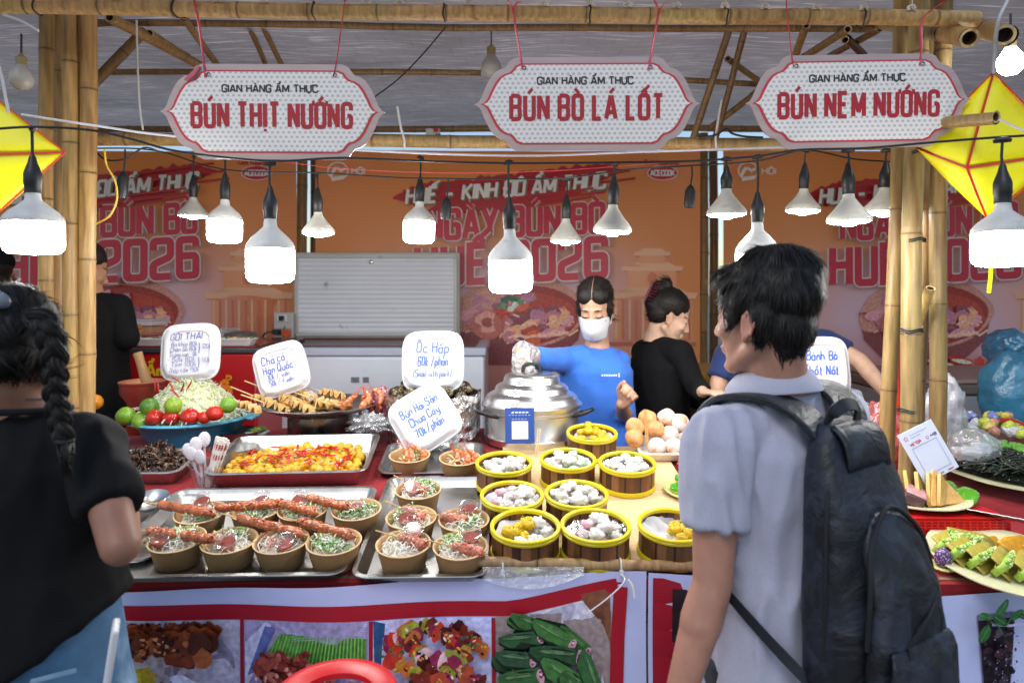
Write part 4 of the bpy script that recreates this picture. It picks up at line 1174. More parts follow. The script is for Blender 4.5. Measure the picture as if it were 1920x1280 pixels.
# picture four: green leaf rolls on a pale dish
a = picture('p', 929, 1152, 1148, 1450, lin('#8f7f80'))
a.blob(1020, 1330, 128, 205, 0, lin('#c9c5d4'), .03, 40) if False else None
a.poly([(935, 1210), (955, 1170), (990, 1152), (1080, 1122), (1118, 1140), (1134, 1190), (1142, 1260), (1140, 1330), (936, 1330), (932, 1260)], lin('#c4c0d2'))
a.poly([(948, 1212), (965, 1178), (1000, 1158), (1074, 1134), (1106, 1150), (1122, 1200), (1128, 1320), (944, 1320)], lin('#aaa5bd'))
a.poly([(1085, 1120), (1145, 1108), (1148, 1250), (1140, 1240), (1132, 1180), (1116, 1138)], lin('#7a4a36'))
def roll(x, y, L_, r_, ang, c_):
 dx, dy = math.cos(ang), math.sin(ang)
 a.blob(x, y + r_ * .25, L_ * 1.02, r_ * 1.08, ang, lin('#101f13'), .06, 18)
 a.poly([(x - dx * L_ - dy * -r_ * .6, y - dy * L_ - dx * r_ * .6), (x - dx * L_ * .5 + dy * r_, y - dy * L_ * .5 - dx * r_), (x + dx * L_ * .95 + dy * r_, y + dy * L_ * .95 - dx * r_), (x + dx * L_ * .95 - dy * r_, y + dy * L_ * .95 + dx * r_), (x - dx * L_ * .5 - dy * r_, y - dy * L_ * .5 + dx * r_), (x - dx * L_ * 1.02, y - dy * L_ * 1.02)], lin(c_))
 a.blob(x + dy * r_ * .3, y - dx * r_ * .35, L_ * .7, r_ * .22, ang, mixc(lin(c_), lin('#8fb080'), .3), .3, 14)
 for k in range(2): a.strip([(x - dx * L_ * .7 + random.uniform(-4, 4), y - dy * L_ * .7 - r_ * .5 + k * r_ * .4), (x + dx * L_ * .6, y + dy * L_ * .6 - r_ * .4 + k * r_ * .4)], .8, mixc(lin(c_), (0, 0, 0), .35))
 ex, ey = x + dx * L_ * .95, y + dy * L_ * .95
 a.blob(ex, ey, r_ * .45, r_ * .85, ang, lin('#b98a9c'), .15, 12)
 for k in range(7): a.blob(ex + random.uniform(-r_ * .25, r_ * .25), ey + random.uniform(-r_ * .5, r_ * .5), 2.4, 2, 0, lin(random.choice(['#8a3f62', '#d9b3bd', '#6b2a44'])), .3, 7)
a.poly([(940, 1225), (965, 1180), (1005, 1158), (1060, 1172), (1105, 1215), (1122, 1290), (1110, 1330), (944, 1330)], lin('#14291a'))
for q in ((985, 1172, 36, 11, .2, '#3f7036'), (1020, 1200, 44, 14, .2, '#2b5530'), (1075, 1200, 36, 13, .7, '#3a6a34'), (945, 1240, 24, 14, .3, '#27492c'), (1015, 1265, 48, 17, .3, '#3a6b36'), (960, 1315, 40, 17, .1, '#31592f'), (1000, 1165, 46, 13, .35, '#35602f'), (975, 1190, 40, 13, -.1, '#2b5130'), (1035, 1180, 44, 14, .5, '#3d6c34'), (965, 1222, 36, 14, .1, '#2a4b34'), (1040, 1215, 48, 16, .12, '#254a2b'), (975, 1255, 40, 16, -.15, '#2f5a30'), (1055, 1250, 50, 18, .55, '#3a6a33'), (990, 1290, 44, 17, .25, '#2c5430'), (1075, 1285, 50, 18, 1.0, '#31592f'), (1020, 1330, 60, 18, .3, '#2c5430'), (1100, 1240, 40, 15, 1.2, '#2f5a30')): roll(*q)
a.build('food_photo', M_PRINT, t)
random.setstate(rs)
o = Vector(((1330 - 960) * FY / F, FY, .03))
t = thing('front_banner', 'red vinyl banner with white edge beside the four food photographs, mostly hidden by the man', 'banner', o)
sheet_part(t, o, 1218, 1560, lambda x: 1077, ybot_, 'banner_sheet', LAV)
f = fmap(o)
a = Art(f, step=.0004, start=.002)
n = 8
for i in range(n):
 ya, yb2 = 1086 + i * 50, 1086 + (i + 1) * 50
 a.poly([(1226, ya), (1550, ya), (1550, yb2), (1226, yb2)], lin('#a8122c')); a.z -= a.step
a.z += .001
for i in range(n):
 x0_ = 1262
 a.poly([(x0_, 1105 + i * 45), (1540, 1105 + i * 45), (1540, 1150 + i * 45), (x0_, 1150 + i * 45)], lin('#2a1a1e')); a.z -= a.step
a.build('red_panel', M_PRINTC, t)
o = Vector(((1780 - 960) * FY / F, FY, .03))
t = thing('front_banner', 'pale vinyl banner with a cola glass photograph at lower right', 'banner', o)
sheet_part(t, o, 1564, 2150, lambda x: 1112, ybot_, 'banner_sheet', LAV)
f = fmap(o)
a = Art(f, step=.0004, start=.003)
a.poly([(1828, 1150), (1906, 1147), (1902, 1210), (1896, 1300), (1842, 1300), (1834, 1215)], lin('#6b6580'))
a.poly([(1830, 1160), (1903, 1157), (1900, 1215), (1894, 1300), (1844, 1300), (1836, 1216)], lin('#1d1420'))
food_blobs(a, 1834, 1160, 1900, 1300, ['#332433', '#3a2026', '#4e3d52', '#150d14'], 60, 3, 11)
food_blobs(a, 1836, 1170, 1898, 1300, ['#8d83a8', '#6a5a78'], 70, .8, 1.8)
a.strip([(1828, 1148), (1866, 1152), (1906, 1147)], 2.2, lin('#9b98c0'))
for (x, y, rx, ry, ro, c_) in ((1848, 1122, 20, 8, -.9, '#2c5c33'), (1813, 1132, 14, 6, .3, '#2f6038'), (1812, 1163, 17, 10, -1.0, '#2a5a2c'), (1842, 1140, 16, 8, .6, '#214a28'), (1876, 1132, 16, 7, -.5, '#2a5a34'), (1890, 1136, 12, 5, .3, '#1f4426')):
 a.blob(x, y, rx, ry, ro, lin(c_), .12, 16); a.strip([(x - rx * .8 * math.cos(ro), y - rx * .8 * math.sin(ro)), (x + rx * .8 * math.cos(ro), y + rx * .8 * math.sin(ro))], .7, lin('#4d8350'))
a.strip([(1822, 1140), (1838, 1150), (1846, 1165)], 1.2, lin('#2c5c33')); a.strip([(1852, 1150), (1862, 1138), (1880, 1130)], 1.2, lin('#2c5c33'))
a.build('drink_photo', M_PRINT, t)
# red plastic stool, only its rim in the frame
t = thing('plastic_stool', 'red plastic stool with round seat standing in front of the counter', 'stool', ((628 - 960) * 1.3 / F, 1.3, 0))
zt = H - (1296 - CY) * 1.3 / F
m = MB()
n = 40; sr = .118
vs = []; fs = []
prof = [(.074, -.016), (.076, -.007), (.085, -.003), (.098, .001), (.108, .003), (.118, 0), (.124, -.012), (.124, -.03), (.119, -.03), (.118, -.014), (.10, -.012), (.085, -.02), (.078, -.02)]
m.lathe(prof, n, lin('#c8131c'), Matrix.Translation((0, 0, zt)), close=True)
m.build('seat', M_PLASTIC, t)
for k in range(4):
 a_ = PI / 4 + k * PI / 2
 m = MB(); p0 = Vector((math.cos(a_) * .108, math.sin(a_) * .108, zt - .02)); p1 = Vector((math.cos(a_) * .15, math.sin(a_) * .15, 0))
 m.strip([p0, p1], [.06, .045], .012, (math.cos(a_), math.sin(a_), .1), lin('#c8131c')); m.build('leg', M_PLASTIC, t)
# ------------------------------------------------------------------ steel trays
def rrect(w, d, r, n=5):
 pts = []
 for cx, cy, a0 in ((w / 2 - r, d / 2 - r, 0), (-w / 2 + r, d / 2 - r, 90), (-w / 2 + r, -d / 2 + r, 180), (w / 2 - r, -d / 2 + r, 270)):
  for k in range(n + 1):
   a = R(a0 + 90 * k / n); pts.append((cx + r * math.cos(a), cy + r * math.sin(a)))
 return pts
def loft(mb, rings, col=WHITE, M=None, cap0=False, cap1=True):
 n = len(rings[0]); vs = [p for rg in rings for p in rg]; fs = []
 cols = col if isinstance(col, list) else None; fc = []
 for i in range(len(rings) - 1):
  for k in range(n):
   k2 = (k + 1) % n
   fs.append((i * n + k, i * n + k2, (i + 1) * n + k2, (i + 1) * n + k)); fc.append(cols[i] if cols else col)
 if cap0: fs.append(tuple(range(n - 1, -1, -1))); fc.append(cols[0] if cols else col)
 if cap1: fs.append(tuple((len(rings) - 1) * n + k for k in range(n))); fc.append(cols[-1] if cols else col)
 return mb.add(vs, fs, fc, M)
def tray_mb(w, d, h, rim=.012, flare=.012, r=.03, th=.0015, col=WHITE):
 q = lambda dw, z, rr=0: [(x, y, z) for x, y in rrect(w + dw, d + dw, max(.004, r + rr + dw / 2))]
 rings = [q(-flare * 2 - .006, 0), q(-flare * 2, .004), q(-flare * .4, h - .004), q(0, h), q(rim * 2 - .004, h + .001), q(rim * 2, h - .002), q(rim * 2 - .004, h - .004), q(.004, h - .004),
    q(-flare * .4 - .002, h - .012), q(-flare * 2 - .002, .006), q(-flare * 2 - .012, .002)]
 # outer then inner surface
 out = [q(-flare * 2 - .006, 0), q(-flare * 2, .005), q(0, h - .005), q(rim * 2, h - .005), q(rim * 2 + .002, h - .002), q(rim * 2, h), q(0, h), q(-flare * .3 - .004, h - .006), q(-flare * 2 - .006, .008), q(-flare * 2 - .016, .003)]
 return loft(MB(), out, col, None, True, True)
def tray(label, base, rot, w, d, h, name='steel_tray', **k):
 return tag(tray_mb(w, d, h, **k).build(name, M_STEEL, None, loc=base, rot=rot.to_euler()), label, 'tray', None)
tl = onp(472, 1004)
tray('wide steel tray full of kraft bowls with red skewers, front left', tl, RXZ(R(1.5)), .60, .47, .03)
tc_ = onp(808, 990)
tray('narrow steel tray of five kraft bowls beside the steamers', tc_, RXZ(R(1)), .31, .56, .03)
tq = onp(560, 878)
tray('deep steel tray filled with yellow quail eggs', tq, RXZ(R(3)), .50, .325, .06, flare=.02)
ts = onp(812, 868)
tray('steel tray under the two prawn bowls, behind the five bowl tray', ts, RXZ(R(1)), .33, .25, .025)
td = onp(285, 888)
tray('steel tray heaped with dark fried morsels, half behind the woman', td, RXZ(0), .26, .19, .05, flare=.015)
tm = onp(262, 995)
tray('shallow steel tray at far left holding the steel ladle bowl', tm, RXZ(R(2)), .22, .36, .02)
# plywood board with steamers, bamboo stick with zip ties
x0, x1 = -.035, .56
m = MB(); M_ = Matrix.Translation((0, 1.70, zpl(1.70))) @ RX
m.box(((x0 + x1) / 2, .40, .006), (x1 - x0, .80, .011), lin('#d3b285'), M_)
bd = m.build('plywood_board', M_WOOD, bevel=.002)
tag(bd, 'pale plywood board lying under the yellow rimmed steamers', 'board')
bamboo('bamboo_stick', W(889, 1054, 1.662), W(1420, 1064, 1.662), .0135, 'bamboo stick lashed along the front edge of the plywood board', 'bamboo stick', col=lin('#b8986a'), node=.19)
for px, lb in ((943, 'white zip tie around the bamboo stick, near its cut end'), (1163, 'white zip tie around the bamboo stick with a long loose tail')):
 c0 = W(px, 1060, 1.662)
 m = MB().tube([c0 + Vector((0, math.cos(q) * .0165, math.sin(q) * .0175)) for q in [2 * PI * j / 16 for j in range(17)]], .0024, 6, lin('#dcdcda'), caps=False)
 m.box((0, 0, 0), (.009, .008, .012), lin('#dcdcda'), Matrix.Translation(c0 + Vector((0, -.018, -.01))))
 if px > 1100: m.tube(smoothpath([c0 + Vector((0, -.018, -.012)), W(1170, 1090, 1.615), W(1140, 1120, 1.60), W(1100, 1150, 1.595)]), .0018, 5, lin('#dcdcda'))
 tag(m.build('zip_tie', M_PLASTIC), lb, 'zip tie')
m = MB().tube(smoothpath([W(1178, 1086, 1.61), W(1186, 1100, 1.605), W(1190, 1120, 1.6)]), .003, 6, lin('#dcdcda'))
tag(m.build('zip_tie', M_PLASTIC), 'short white zip tie through the banner corner eyelet', 'zip tie')
# plastic sheet peeping out under the tray
m = MB().grid(lambda u, v: W(905 + 190 * u, 1062 + 42 * v * (1 - (2 * u - .9) ** 2 * .55), 1.648 - .02 * v - .004 * noise.noise(Vector((u * 9, v * 5, 3)))), 24, 8, WHITE)
tag(m.build('plastic_sheet', M_BAGCLEAR), 'flap of clear plastic sheet hanging below the bamboo stick', 'plastic sheet')
# ------------------------------------------------------------------ kraft bowls and what is in them
def bowl_mb(r=.067, h=.06):
 rb_ = r * .8
 k = lin('#b08a5c'); k2 = lin('#bf9a6c')
 return MB().lathe([(.0005, .004), (rb_ - .003, .004), (rb_, 0), (rb_ + .001, .001), (r, h - .002), (r + .0026, h - .001), (r + .003, h + .0016), (r, h + .003), (r - .0025, h), (r - .004, h - .006), (rb_ - .001, .006), (rb_ - .006, .005), (.0005, .005)], 40,
      [k] * 4 + [lin('#cfae80')] * 4 + [k2] * 4)
BOWL0 = {}
SKW = {}
def noodles(n, r, z, seed, col):
 random.seed(seed)
 m = MB()
 for i in range(n):
  a = random.uniform(0, 6.28); q = r * random.random() ** .6 * .8; cx, cy = q * math.cos(a), q * math.sin(a)
  rr = random.uniform(.008, .02); a0 = random.uniform(0, 6.28); sp_ = random.uniform(2, 5)
  tl_ = random.uniform(-.5, .5)
  pts = []
  for k in range(7):
   b = a0 + sp_ * k / 6
   x, y = cx + rr * math.cos(b), cy + rr * math.sin(b)
   l = math.hypot(x, y)
   if l > r: x, y = x * r / l, y * r / l
   pts.append((x, y, z + .010 * math.sin(b * 1.3 + i) + .012 * (1 - (l / r) ** 2) + random.uniform(-.003, .004)))
  m.tube(pts, random.uniform(.0011, .0015), 5, vary(col, .08), caps=False)
 m.lathe([(r * .98, z - .012), (r * .8, z - .002), (r * .4, z + .004), (.0005, z + .006)], 20, mixc(col, (0, 0, 0), .15))
 return m
def salad(n, r, z, seed, cols, a_mid, spread, ln=.03):
 random.seed(seed)
 m = MB()
 for i in range(n):
  a = a_mid + random.uniform(-spread, spread); q = r * random.uniform(.25, .92)
  p = Vector((q * math.cos(a), q * math.sin(a), z + random.uniform(0, .014)))
  d = Vector((random.uniform(-1, 1), random.uniform(-1, 1), random.uniform(-.15, .5))).normalized()
  L_ = random.uniform(.4, 1.1) * ln; w_ = random.uniform(.0015, .006)
  pts = [p, p + d * L_ * .5 + Vector((0, 0, .004)), p + d * L_ + Vector((0, 0, -.003))]
  for k in range(3):
   l = math.hypot(pts[k].x, pts[k].y)
   if l > r: pts[k].x *= r / l; pts[k].y *= r / l
  m.strip(pts, [w_ * .5, w_, w_ * .3], .0008, (random.uniform(-.5, .5), random.uniform(-.5, .5), 1), vary(lin(random.choice(cols)), .2))
 return m
GREENS = ['#3f7d2a', '#5b9a3a', '#2f6a26', '#7fb356', '#a9cc8a']
PALE = ['#dfe6cf', '#cfdcae', '#e9ead8', '#b9cf92']
cup_p = {}
def sauce_cup(label, loc, rot, sauce, group):
 if not cup_p:
  t = thing('sauce_cup', label, 'sauce cup', loc, rot, group)
  MB().lathe([(.0005, 0), (.019, 0), (.0245, .022), (.0262, .0225), (.0262, .024)], 28, WHITE).build('cup', M_CLEAR, t)
  MB().lathe([(.0276, .0225), (.0278, .0265), (.0262, .0275), (.0225, .0275), (.0215, .0255), (.0005, .0258)], 28, WHITE).build('lid', M_CLEAR, t)
  MB().lathe([(.0005, .002), (.0185, .002), (.0215, .0135), (.0005, .0138)], 20, lin('#8f2a16')).build('sauce', mat('sauce', .15, rand=.25, noise_s=60, noise_a=.2), t)
  cup_p['p'] = t
  return t
 return dup(cup_p['p'], loc=loc, rot=rot, label=label, group=group)
def meat_skewer(kind, seed):
 random.seed(seed)
 c = {'red': lin('#a24c2a'), 'pink': lin('#b8685a')}[kind]
 m = MB(); n = 30; pts = []; rr = []; cc = []
 L_ = .125 if kind == 'red' else .085
 for i in range(n):
  q = i / (n - 1)
  e = min(1, (q * 7) ** .5 + .15, ((1 - q) * 7) ** .5 + .15)
  pts.append((L_ * (q - .5), .002 * noise.noise(Vector((q * 5, seed, 0))), .0012 * math.sin(q * 25)))
  rr.append((.0125 if kind == 'red' else .0135) * e * (1 + .3 * noise.noise(Vector((q * 16, seed, 4)))))
  cc.append(vary(mixc(c, lin('#c07a44'), random.random() * .5), .2))
 m.tube(pts, rr, 14, cc)
 for i in range(46):
  q = random.uniform(.06, .94); a = random.uniform(0, 6.28); rad = .0112 if kind == 'red' else .0122
  m.ell((L_ * (q - .5), rad * math.cos(a), rad * math.sin(a)), random.uniform(.002, .0045), vary(mixc(c, lin(random.choice(['#5a1a0c', '#c9783f', '#a8452a'])), .6), .2), 6, 4)
 st = MB().tube([(-L_ * .5 - (.07 if kind == 'pink' else .03), 0, 0), (L_ * .5 + .006, 0, 0)], .0019, 6, lin('#c9a066'))
 return m, st
def skewer(kind, label, loc, rot, group, v=0):
 key = (kind, v)
 if key not in SKW:
  t = thing('meat_skewer', label, 'skewer', loc, rot, group)
  a, b = meat_skewer(kind, 30 + v)
  a.build('meat', M_FOODWET, t, sharp=0); b.build('stick', M_WOOD, t)
  SKW[key] = t
  return t
 return dup(SKW[key], loc=loc, rot=rot, label=label, group=group)
bowlp = []
def make_bowl(i, px, py, where, fill, tilt=0.0):
 b = onp(px, py, .0695) + NRM * .004
 r = .0655
 if not bowlp:
  o_ = bowl_mb().build('kraft_bowl', M_KRAFT, None, loc=b, rot=RXZ(0).to_euler()); bowlp.append(o_)
 else:
  o_ = bowlp[0].copy(); COL.objects.link(o_); o_.location = b; o_.rotation_euler = RXZ(random.uniform(0, 6)).to_euler()
 tag(o_, 'brown kraft paper bowl ' + where, 'bowl', 'kraft paper bowls of noodles')
 Mb = Matrix.Translation(b) @ RX
 return Mb
rs = random.getstate()
front = [(376, 957), (480, 951), (568, 951), (668, 951), (332, 1007), (430, 1009), (527, 1009), (626, 1011)]
pos = ['in the left tray, back row, leftmost', 'in the left tray, back row, second from left', 'in the left tray, back row, third from left', 'in the left tray, back row, rightmost',
  'in the left tray, front row, leftmost', 'in the left tray, front row, second from left', 'in the left tray, front row, third from left', 'in the left tray, front row, rightmost']
mid = [(784, 914), (771, 966), (870, 970), (756, 1015), (863, 1019)]
pos += ['in the middle tray, alone at the back', 'in the middle tray, second row left', 'in the middle tray, second row right', 'in the middle tray, front left', 'in the middle tray, front right']
sea = [(768, 850), (862, 855)]
pos += ['holding prawns, nearer the quail egg tray', 'holding prawns, beside the white steamer basket']
specs = {  # angle of noodles, greens, cup position
}
for i, (px, py) in enumerate(front + mid + sea):
 random.seed(100 + i)
 Mb = make_bowl(i, px, py, pos[i], None)
 z = .049
 w_ = pos[i]
 if i < 13:
  ncol = lin('#ebe6da')
  no = noodles(70, .056, z, 200 + i, ncol).build('rice_noodles', M_NOODLE, None, loc=Mb.translation, rot=RXZ(random.uniform(0, 6)).to_euler(), sharp=0)
  tag(no, 'tangle of white rice noodles in the bowl ' + w_, 'noodles', kind='stuff')
  ga = {0: -1.2, 1: -1.0, 2: -1.6, 3: -1.3, 4: 1.4, 5: 1.6, 6: 1.2, 7: -1.7, 8: .6, 9: 2.6, 10: -.8, 11: 1.0, 12: 2.4}[i]
  big = i in (2, 3, 7, 8, 4)
  sa = salad(110 if big else 62, .058, z + .006, 300 + i, GREENS + PALE, ga, 1.6 if big else 1.1).build('salad_greens', M_LEAF, None, loc=Mb.translation, rot=RX.to_euler(), sharp=0)
  tag(sa, 'shredded green herbs in the bowl ' + w_, 'herbs', kind='stuff')
  if i in (5, 6, 8, 9, 10):
   sa = salad(16, .05, z + .008, 330 + i, ['#c04a34', '#d8785c', '#c86a5a'], ga + 2.6, .7).build('pickled_shreds', M_LEAF, None, loc=Mb.translation, rot=RX.to_euler(), sharp=0)
   tag(sa, 'red pickled shreds in the bowl ' + w_, 'pickles', kind='stuff')
  cp = {0: (-.01, .038, .018), 1: (.004, .036, .014), 2: (-.02, .034, .016), 3: (.0, -.006, .012), 4: (-.032, -.018, .012), 5: (.006, -.024, .012), 6: (.02, -.022, .008), 8: (-.015, -.014, .014), 9: (-.012, -.018, .012), 10: (.012, .036, .016), 11: (.022, .03, .018), 12: (.026, .02, .016)}.get(i)
  if cp:
   sauce_cup('clear sauce cup, bowl ' + w_, Mb @ Vector((cp[0], cp[1], z + cp[2] - .004)), RX @ Matrix.Rotation(R(random.uniform(8, 22)), 4, 'X') @ Matrix.Rotation(R(random.uniform(-8, 8)), 4, 'Y'), None, 'clear cups of red sauce')
 else:
  # prawns and greens
  tag(salad(40, .055, z + .0, 350 + i, ['#e3d2a4', '#d9c08a', '#eadfc0'], -1.2, 1.2).build('crab_salad', M_LEAF, None, loc=Mb.translation, rot=RX.to_euler(), sharp=0), 'pale shredded topping in the bowl ' + w_, 'topping', kind='stuff')
  tag(salad(45, .05, z + .008, 360 + i, GREENS, .6 if i == 13 else 1.6, .5).build('salad_greens', M_LEAF, None, loc=Mb.translation, rot=RX.to_euler(), sharp=0), 'green herbs in the bowl ' + w_, 'herbs', kind='stuff')
random.setstate(rs)
# red skewers lying across the left tray bowls: (x0,y0)->(x1,y1) in the photograph
GS = 'red meat skewers across the left tray bowls'
sk = [(295, 945, 405, 963, 'reddest, leftmost on the back row'), (402, 952, 520, 945, 'lying nearly level over the second back bowl'), (515, 940, 598, 962, 'slanting over the third back bowl'), (575, 932, 660, 952, 'over the gap between third and fourth back bowls'),
  (445, 970, 572, 1002, 'slanting down over the second and third front bowls'), (556, 976, 668, 1005, 'slanting down over the rightmost front bowl'), (340, 1002, 405, 1012, 'short stub over the leftmost front bowl'), (276, 995, 330, 1002, 'poking out from behind the woman'),
  (636, 985, 700, 1000, 'ending at the tray corner over the rightmost bowl') ]
for i, (xa, ya, xb, yb_, lb) in enumerate(sk[:8]):
 hh = .083
 a = onp(xa, ya, hh) + NRM * hh; b = onp(xb, yb_, hh) + NRM * hh
 d = (b - a); ang = math.atan2(d.y, d.x); el = math.atan2(d.z, math.hypot(d.x, d.y))
 o_ = skewer('red', 'red grilled meat skewer ' + lb, (a + b) / 2, Matrix.Rotation(ang, 4, 'Z') @ Matrix.Rotation(-el, 4, 'Y'), GS, i % 3)
 o_.scale = (d.length / .125, 1, 1)
GS = 'pink meat skewers in the middle tray bowls'
pk = [(752, 1008, 800, 1022, 'front left bowl of the middle tray'), (852, 1024, 905, 1036, 'front right bowl of the middle tray'), (826, 966, 880, 978, 'second row right bowl of the middle tray'), (752, 952, 800, 974, 'second row left bowl of the middle tray'), (760, 902, 806, 926, 'back bowl of the middle tray')]
for i, (xa, ya, xb, yb_, lb) in enumerate(pk):
 hh = .072
 a = onp(xa, ya, hh) + NRM * hh; b = onp(xb, yb_, hh - .006) + NRM * (hh - .006)
 d = (b - a); ang = math.atan2(d.y, d.x); el = math.atan2(d.z, math.hypot(d.x, d.y))
 skewer('pink', 'pink meat skewer, ' + lb, (a + b) / 2, Matrix.Rotation(ang, 4, 'Z') @ Matrix.Rotation(-el, 4, 'Y'), GS, i % 2)
# prawns
def prawn_mb(seed, col=lin('#c9582c')):
 random.seed(seed)
 m = MB(); n = 12; pts = []; rr = []; cc = []
 for i in range(n):
  q = i / (n - 1); a = -1.2 + 2.6 * q
  pts.append((.026 * math.cos(a), .026 * math.sin(a), .004 * math.sin(q * 3))); rr.append(.0025 + .0085 * math.sin(PI * (.15 + q * .8)) * (1 + (.1 if i % 2 else -.06)))
  cc.append(vary(mixc(col, lin('#e3a06a'), .6 if i % 2 else .1), .1))
 m.tube(pts, rr, 9, cc)
 p = Vector(pts[-1])
 for k in range(6):
  e = p + Vector((random.uniform(-.03, .005), random.uniform(.004, .03), random.uniform(0, .025)))
  m.tube([p, (p + e) / 2 + Vector((0, .004, .006)), e], .0006, 4, lin('#d1603c'))
 for k in range(5):
  q = Vector(pts[4 + k]); m.tube([q, q + Vector((-.012, -.002 * k, .004))], .0009, 4, lin('#cf6a40'))
 p = Vector(pts[0])
 for s_ in (-1, 1): m.strip([p, p + Vector((.004, -.016, s_ * .006))], [.003, .009], .001, (0, .3, 1), lin('#b8482a'))
 return m
PR = [prawn_mb(5), prawn_mb(9), prawn_mb(15)]
PRO = []
def prawn(label, loc, rot, group, s=1.0):
 i = random.randrange(3)
 if len(PRO) < 3:
  o_ = PR[len(PRO)].build('cooked_prawn', M_FOODWET, None, loc=loc, rot=rot.to_euler()); PRO.append(o_)
 else:
  o_ = PRO[i].copy(); COL.objects.link(o_); o_.location = loc; o_.rotation_euler = rot.to_euler()
 o_.scale = (s, s, s)
 return tag(o_, label, 'prawn', group)
for bi, lb in ((13, 'orange prawn in the bowl nearer the quail egg tray'), (14, 'orange prawn in the bowl beside the white steamer basket')):
 px, py = sea[bi - 13]; b = onp(px, py, .0695) + NRM * .004; Mb = Matrix.Translation(b) @ RX
 for k in range(4):
  prawn(lb, Mb @ Vector((-.03 + .018 * k, -.005 + .01 * random.uniform(-1, 1), .06)), RX @ Matrix.Rotation(random.uniform(-.5, 1.2), 4, 'Z') @ Matrix.Rotation(R(60), 4, 'X'), 'prawns in the bowl ' + ('near the eggs' if bi == 13 else 'near the steamers'))
# ------------------------------------------------------------------ steamer baskets
def make_steamer():
 t = thing('steamer_basket', '', 'steamer basket')
 r, h = .0875, .08
 random.seed(3)
 br = [vary(lin(random.choice(['#5a3a22', '#6b4529', '#4b2f1b', '#7a5232', '#63401f'])), .2) for _ in range(46)]
 MB().lathe([(r - .0035, .006), (r, .006), (r, h - .006), (r - .0035, h - .006)], 92, seg_col=lambda k: (lin('#2c1a0e') if k % 4 == 3 else br[(k // 4) % 46]) if k % 4 != 3 or k % 8 == 3 else br[(k // 4) % 46], close=True).build('slat_wall', mat('steamer_wood', .45, noise_s=8, noise_a=.25, stretch=(14, 14, 2)), t)
 yl = lin('#d5c318')
 MB().lathe([(r - .006, h - .008), (r + .0035, h - .012), (r + .0042, h - .007), (r + .0028, h - .0055), (r + .0042, h - .004), (r + .0042, h + .001), (r + .002, h + .003), (r - .003, h + .003), (r - .006, h)], 64, yl, close=True).build('top_rim', mat('yellow_plastic', .3, noise_s=30, noise_a=.05, sss=.1), t)
 MB().lathe([(r - .005, .0), (r + .003, 0), (r + .0042, .002), (r + .0042, .012), (r + .0025, .0155), (r - .002, .015)], 64, yl, close=True).build('base_rim', MATS['yellow_plastic'], t)
 MB().lathe([(r - .004, .03), (.0005, .031)], 32, lin('#8a6a3c')).build('slatted_floor', M_WOOD, t)
 return t
def liner_mb(seed, foil=.5):
 random.seed(seed)
 def f(u, v):
  a = 2 * PI * u; q = v
  rr = .082 * q * (1 + .05 * math.sin(a * 5 + seed))
  wr = .012 * noise.noise(Vector((math.cos(a) * q * 4.5 + seed, math.sin(a) * q * 4.5, seed))) + .005 * noise.noise(Vector((math.cos(a) * q * 14 + seed, math.sin(a) * q * 14, seed)))
  z = .036 + .030 * max(0, q - .55) ** 1.2 * 2 * (1 + .6 * noise.noise(Vector((math.cos(a) * 1.2 + seed, math.sin(a) * 1.2, 0)))) + wr
  return (rr * math.cos(a), rr * math.sin(a), min(z, .086))
 return MB().grid(f, 56, 12, lin('#c6c6ca'))
STM = make_steamer()
dump_proto = {}
def dumpling_mb(kind, v):
 random.seed(hash((kind == 'bun', v)) % 97 + v * 7)
 m = MB()
 if kind in ('white', 'pink', 'mint'):
  base = lin('#d2cdc6')
  tint = {'white': lin('#cdc8c2'), 'pink': lin('#d99cb0'), 'mint': lin('#93cfa2')}[kind]
  ax = random.uniform(0, 6)
  def cf(p): return mixc(base, tint, max(0, min(1, .5 + 40 * (p.x * math.cos(ax) + p.y * math.sin(ax)))))
  # pleated half-moon / bun
  n = 20; vs = []
  def pt(u, w):
   d = Vector((math.cos(u) * math.sin(w), math.sin(u) * math.sin(w), math.cos(w)))
   pl = 1 + .05 * math.sin(u * 9) * max(0, math.cos(w)) + .12 * noise.noise(d * 1.6 + Vector((v, 0, 0)))
   return Vector((d.x * .0225 * pl, d.y * .0185 * pl, max(-.006, d.z * .0165 * pl)))
  m.ell((0, 0, .009), (.0225, .0185, .0165), WHITE, 18, 12, bump=.5, bs=22, seed=v * 3.1, colf=cf)
  if v % 2 == 0:
   for k in range(5): m.ell((-.012 + .006 * k, .003 * math.sin(k), .022 - .0008 * (k - 2) ** 2), (.0045, .005, .0035), cf(Vector((0, 0, 0))), 8, 6)
 elif kind == 'siumai':
  c = lin('#c9a51a')
  m.lathe([(.0005, 0), (.014, 0), (.0175, .008), (.018, .018), (.0165, .024), (.012, .0225), (.0005, .023)], 22, c, wob=lambda a, z: .09 * math.sin(a * 8 + v) * (z > .01) + .05 * math.sin(a * 3 + v))
  for k in range(10): m.ell((random.uniform(-.009, .009), random.uniform(-.009, .009), .0235), random.uniform(.003, .005), vary(lin('#d6b84a'), .2), 7, 5)
 elif kind == 'yellow':
  m.ell((0, 0, .011), (.0215, .0185, .016), lin('#d6b012'), 18, 12, bump=.5, bs=30, seed=v * 2.3)
  for k in range(26):
   a = random.uniform(0, 6.28); w_ = random.uniform(0, 1.3)
   p = Vector((.021 * math.cos(a) * math.sin(w_), .018 * math.sin(a) * math.sin(w_), .011 + .016 * math.cos(w_)))
   m.tube([p, p + Vector((random.uniform(-.008, .008), random.uniform(-.008, .008), .002))], .0012, 4, vary(lin('#dcbf2a'), .15))
 return m
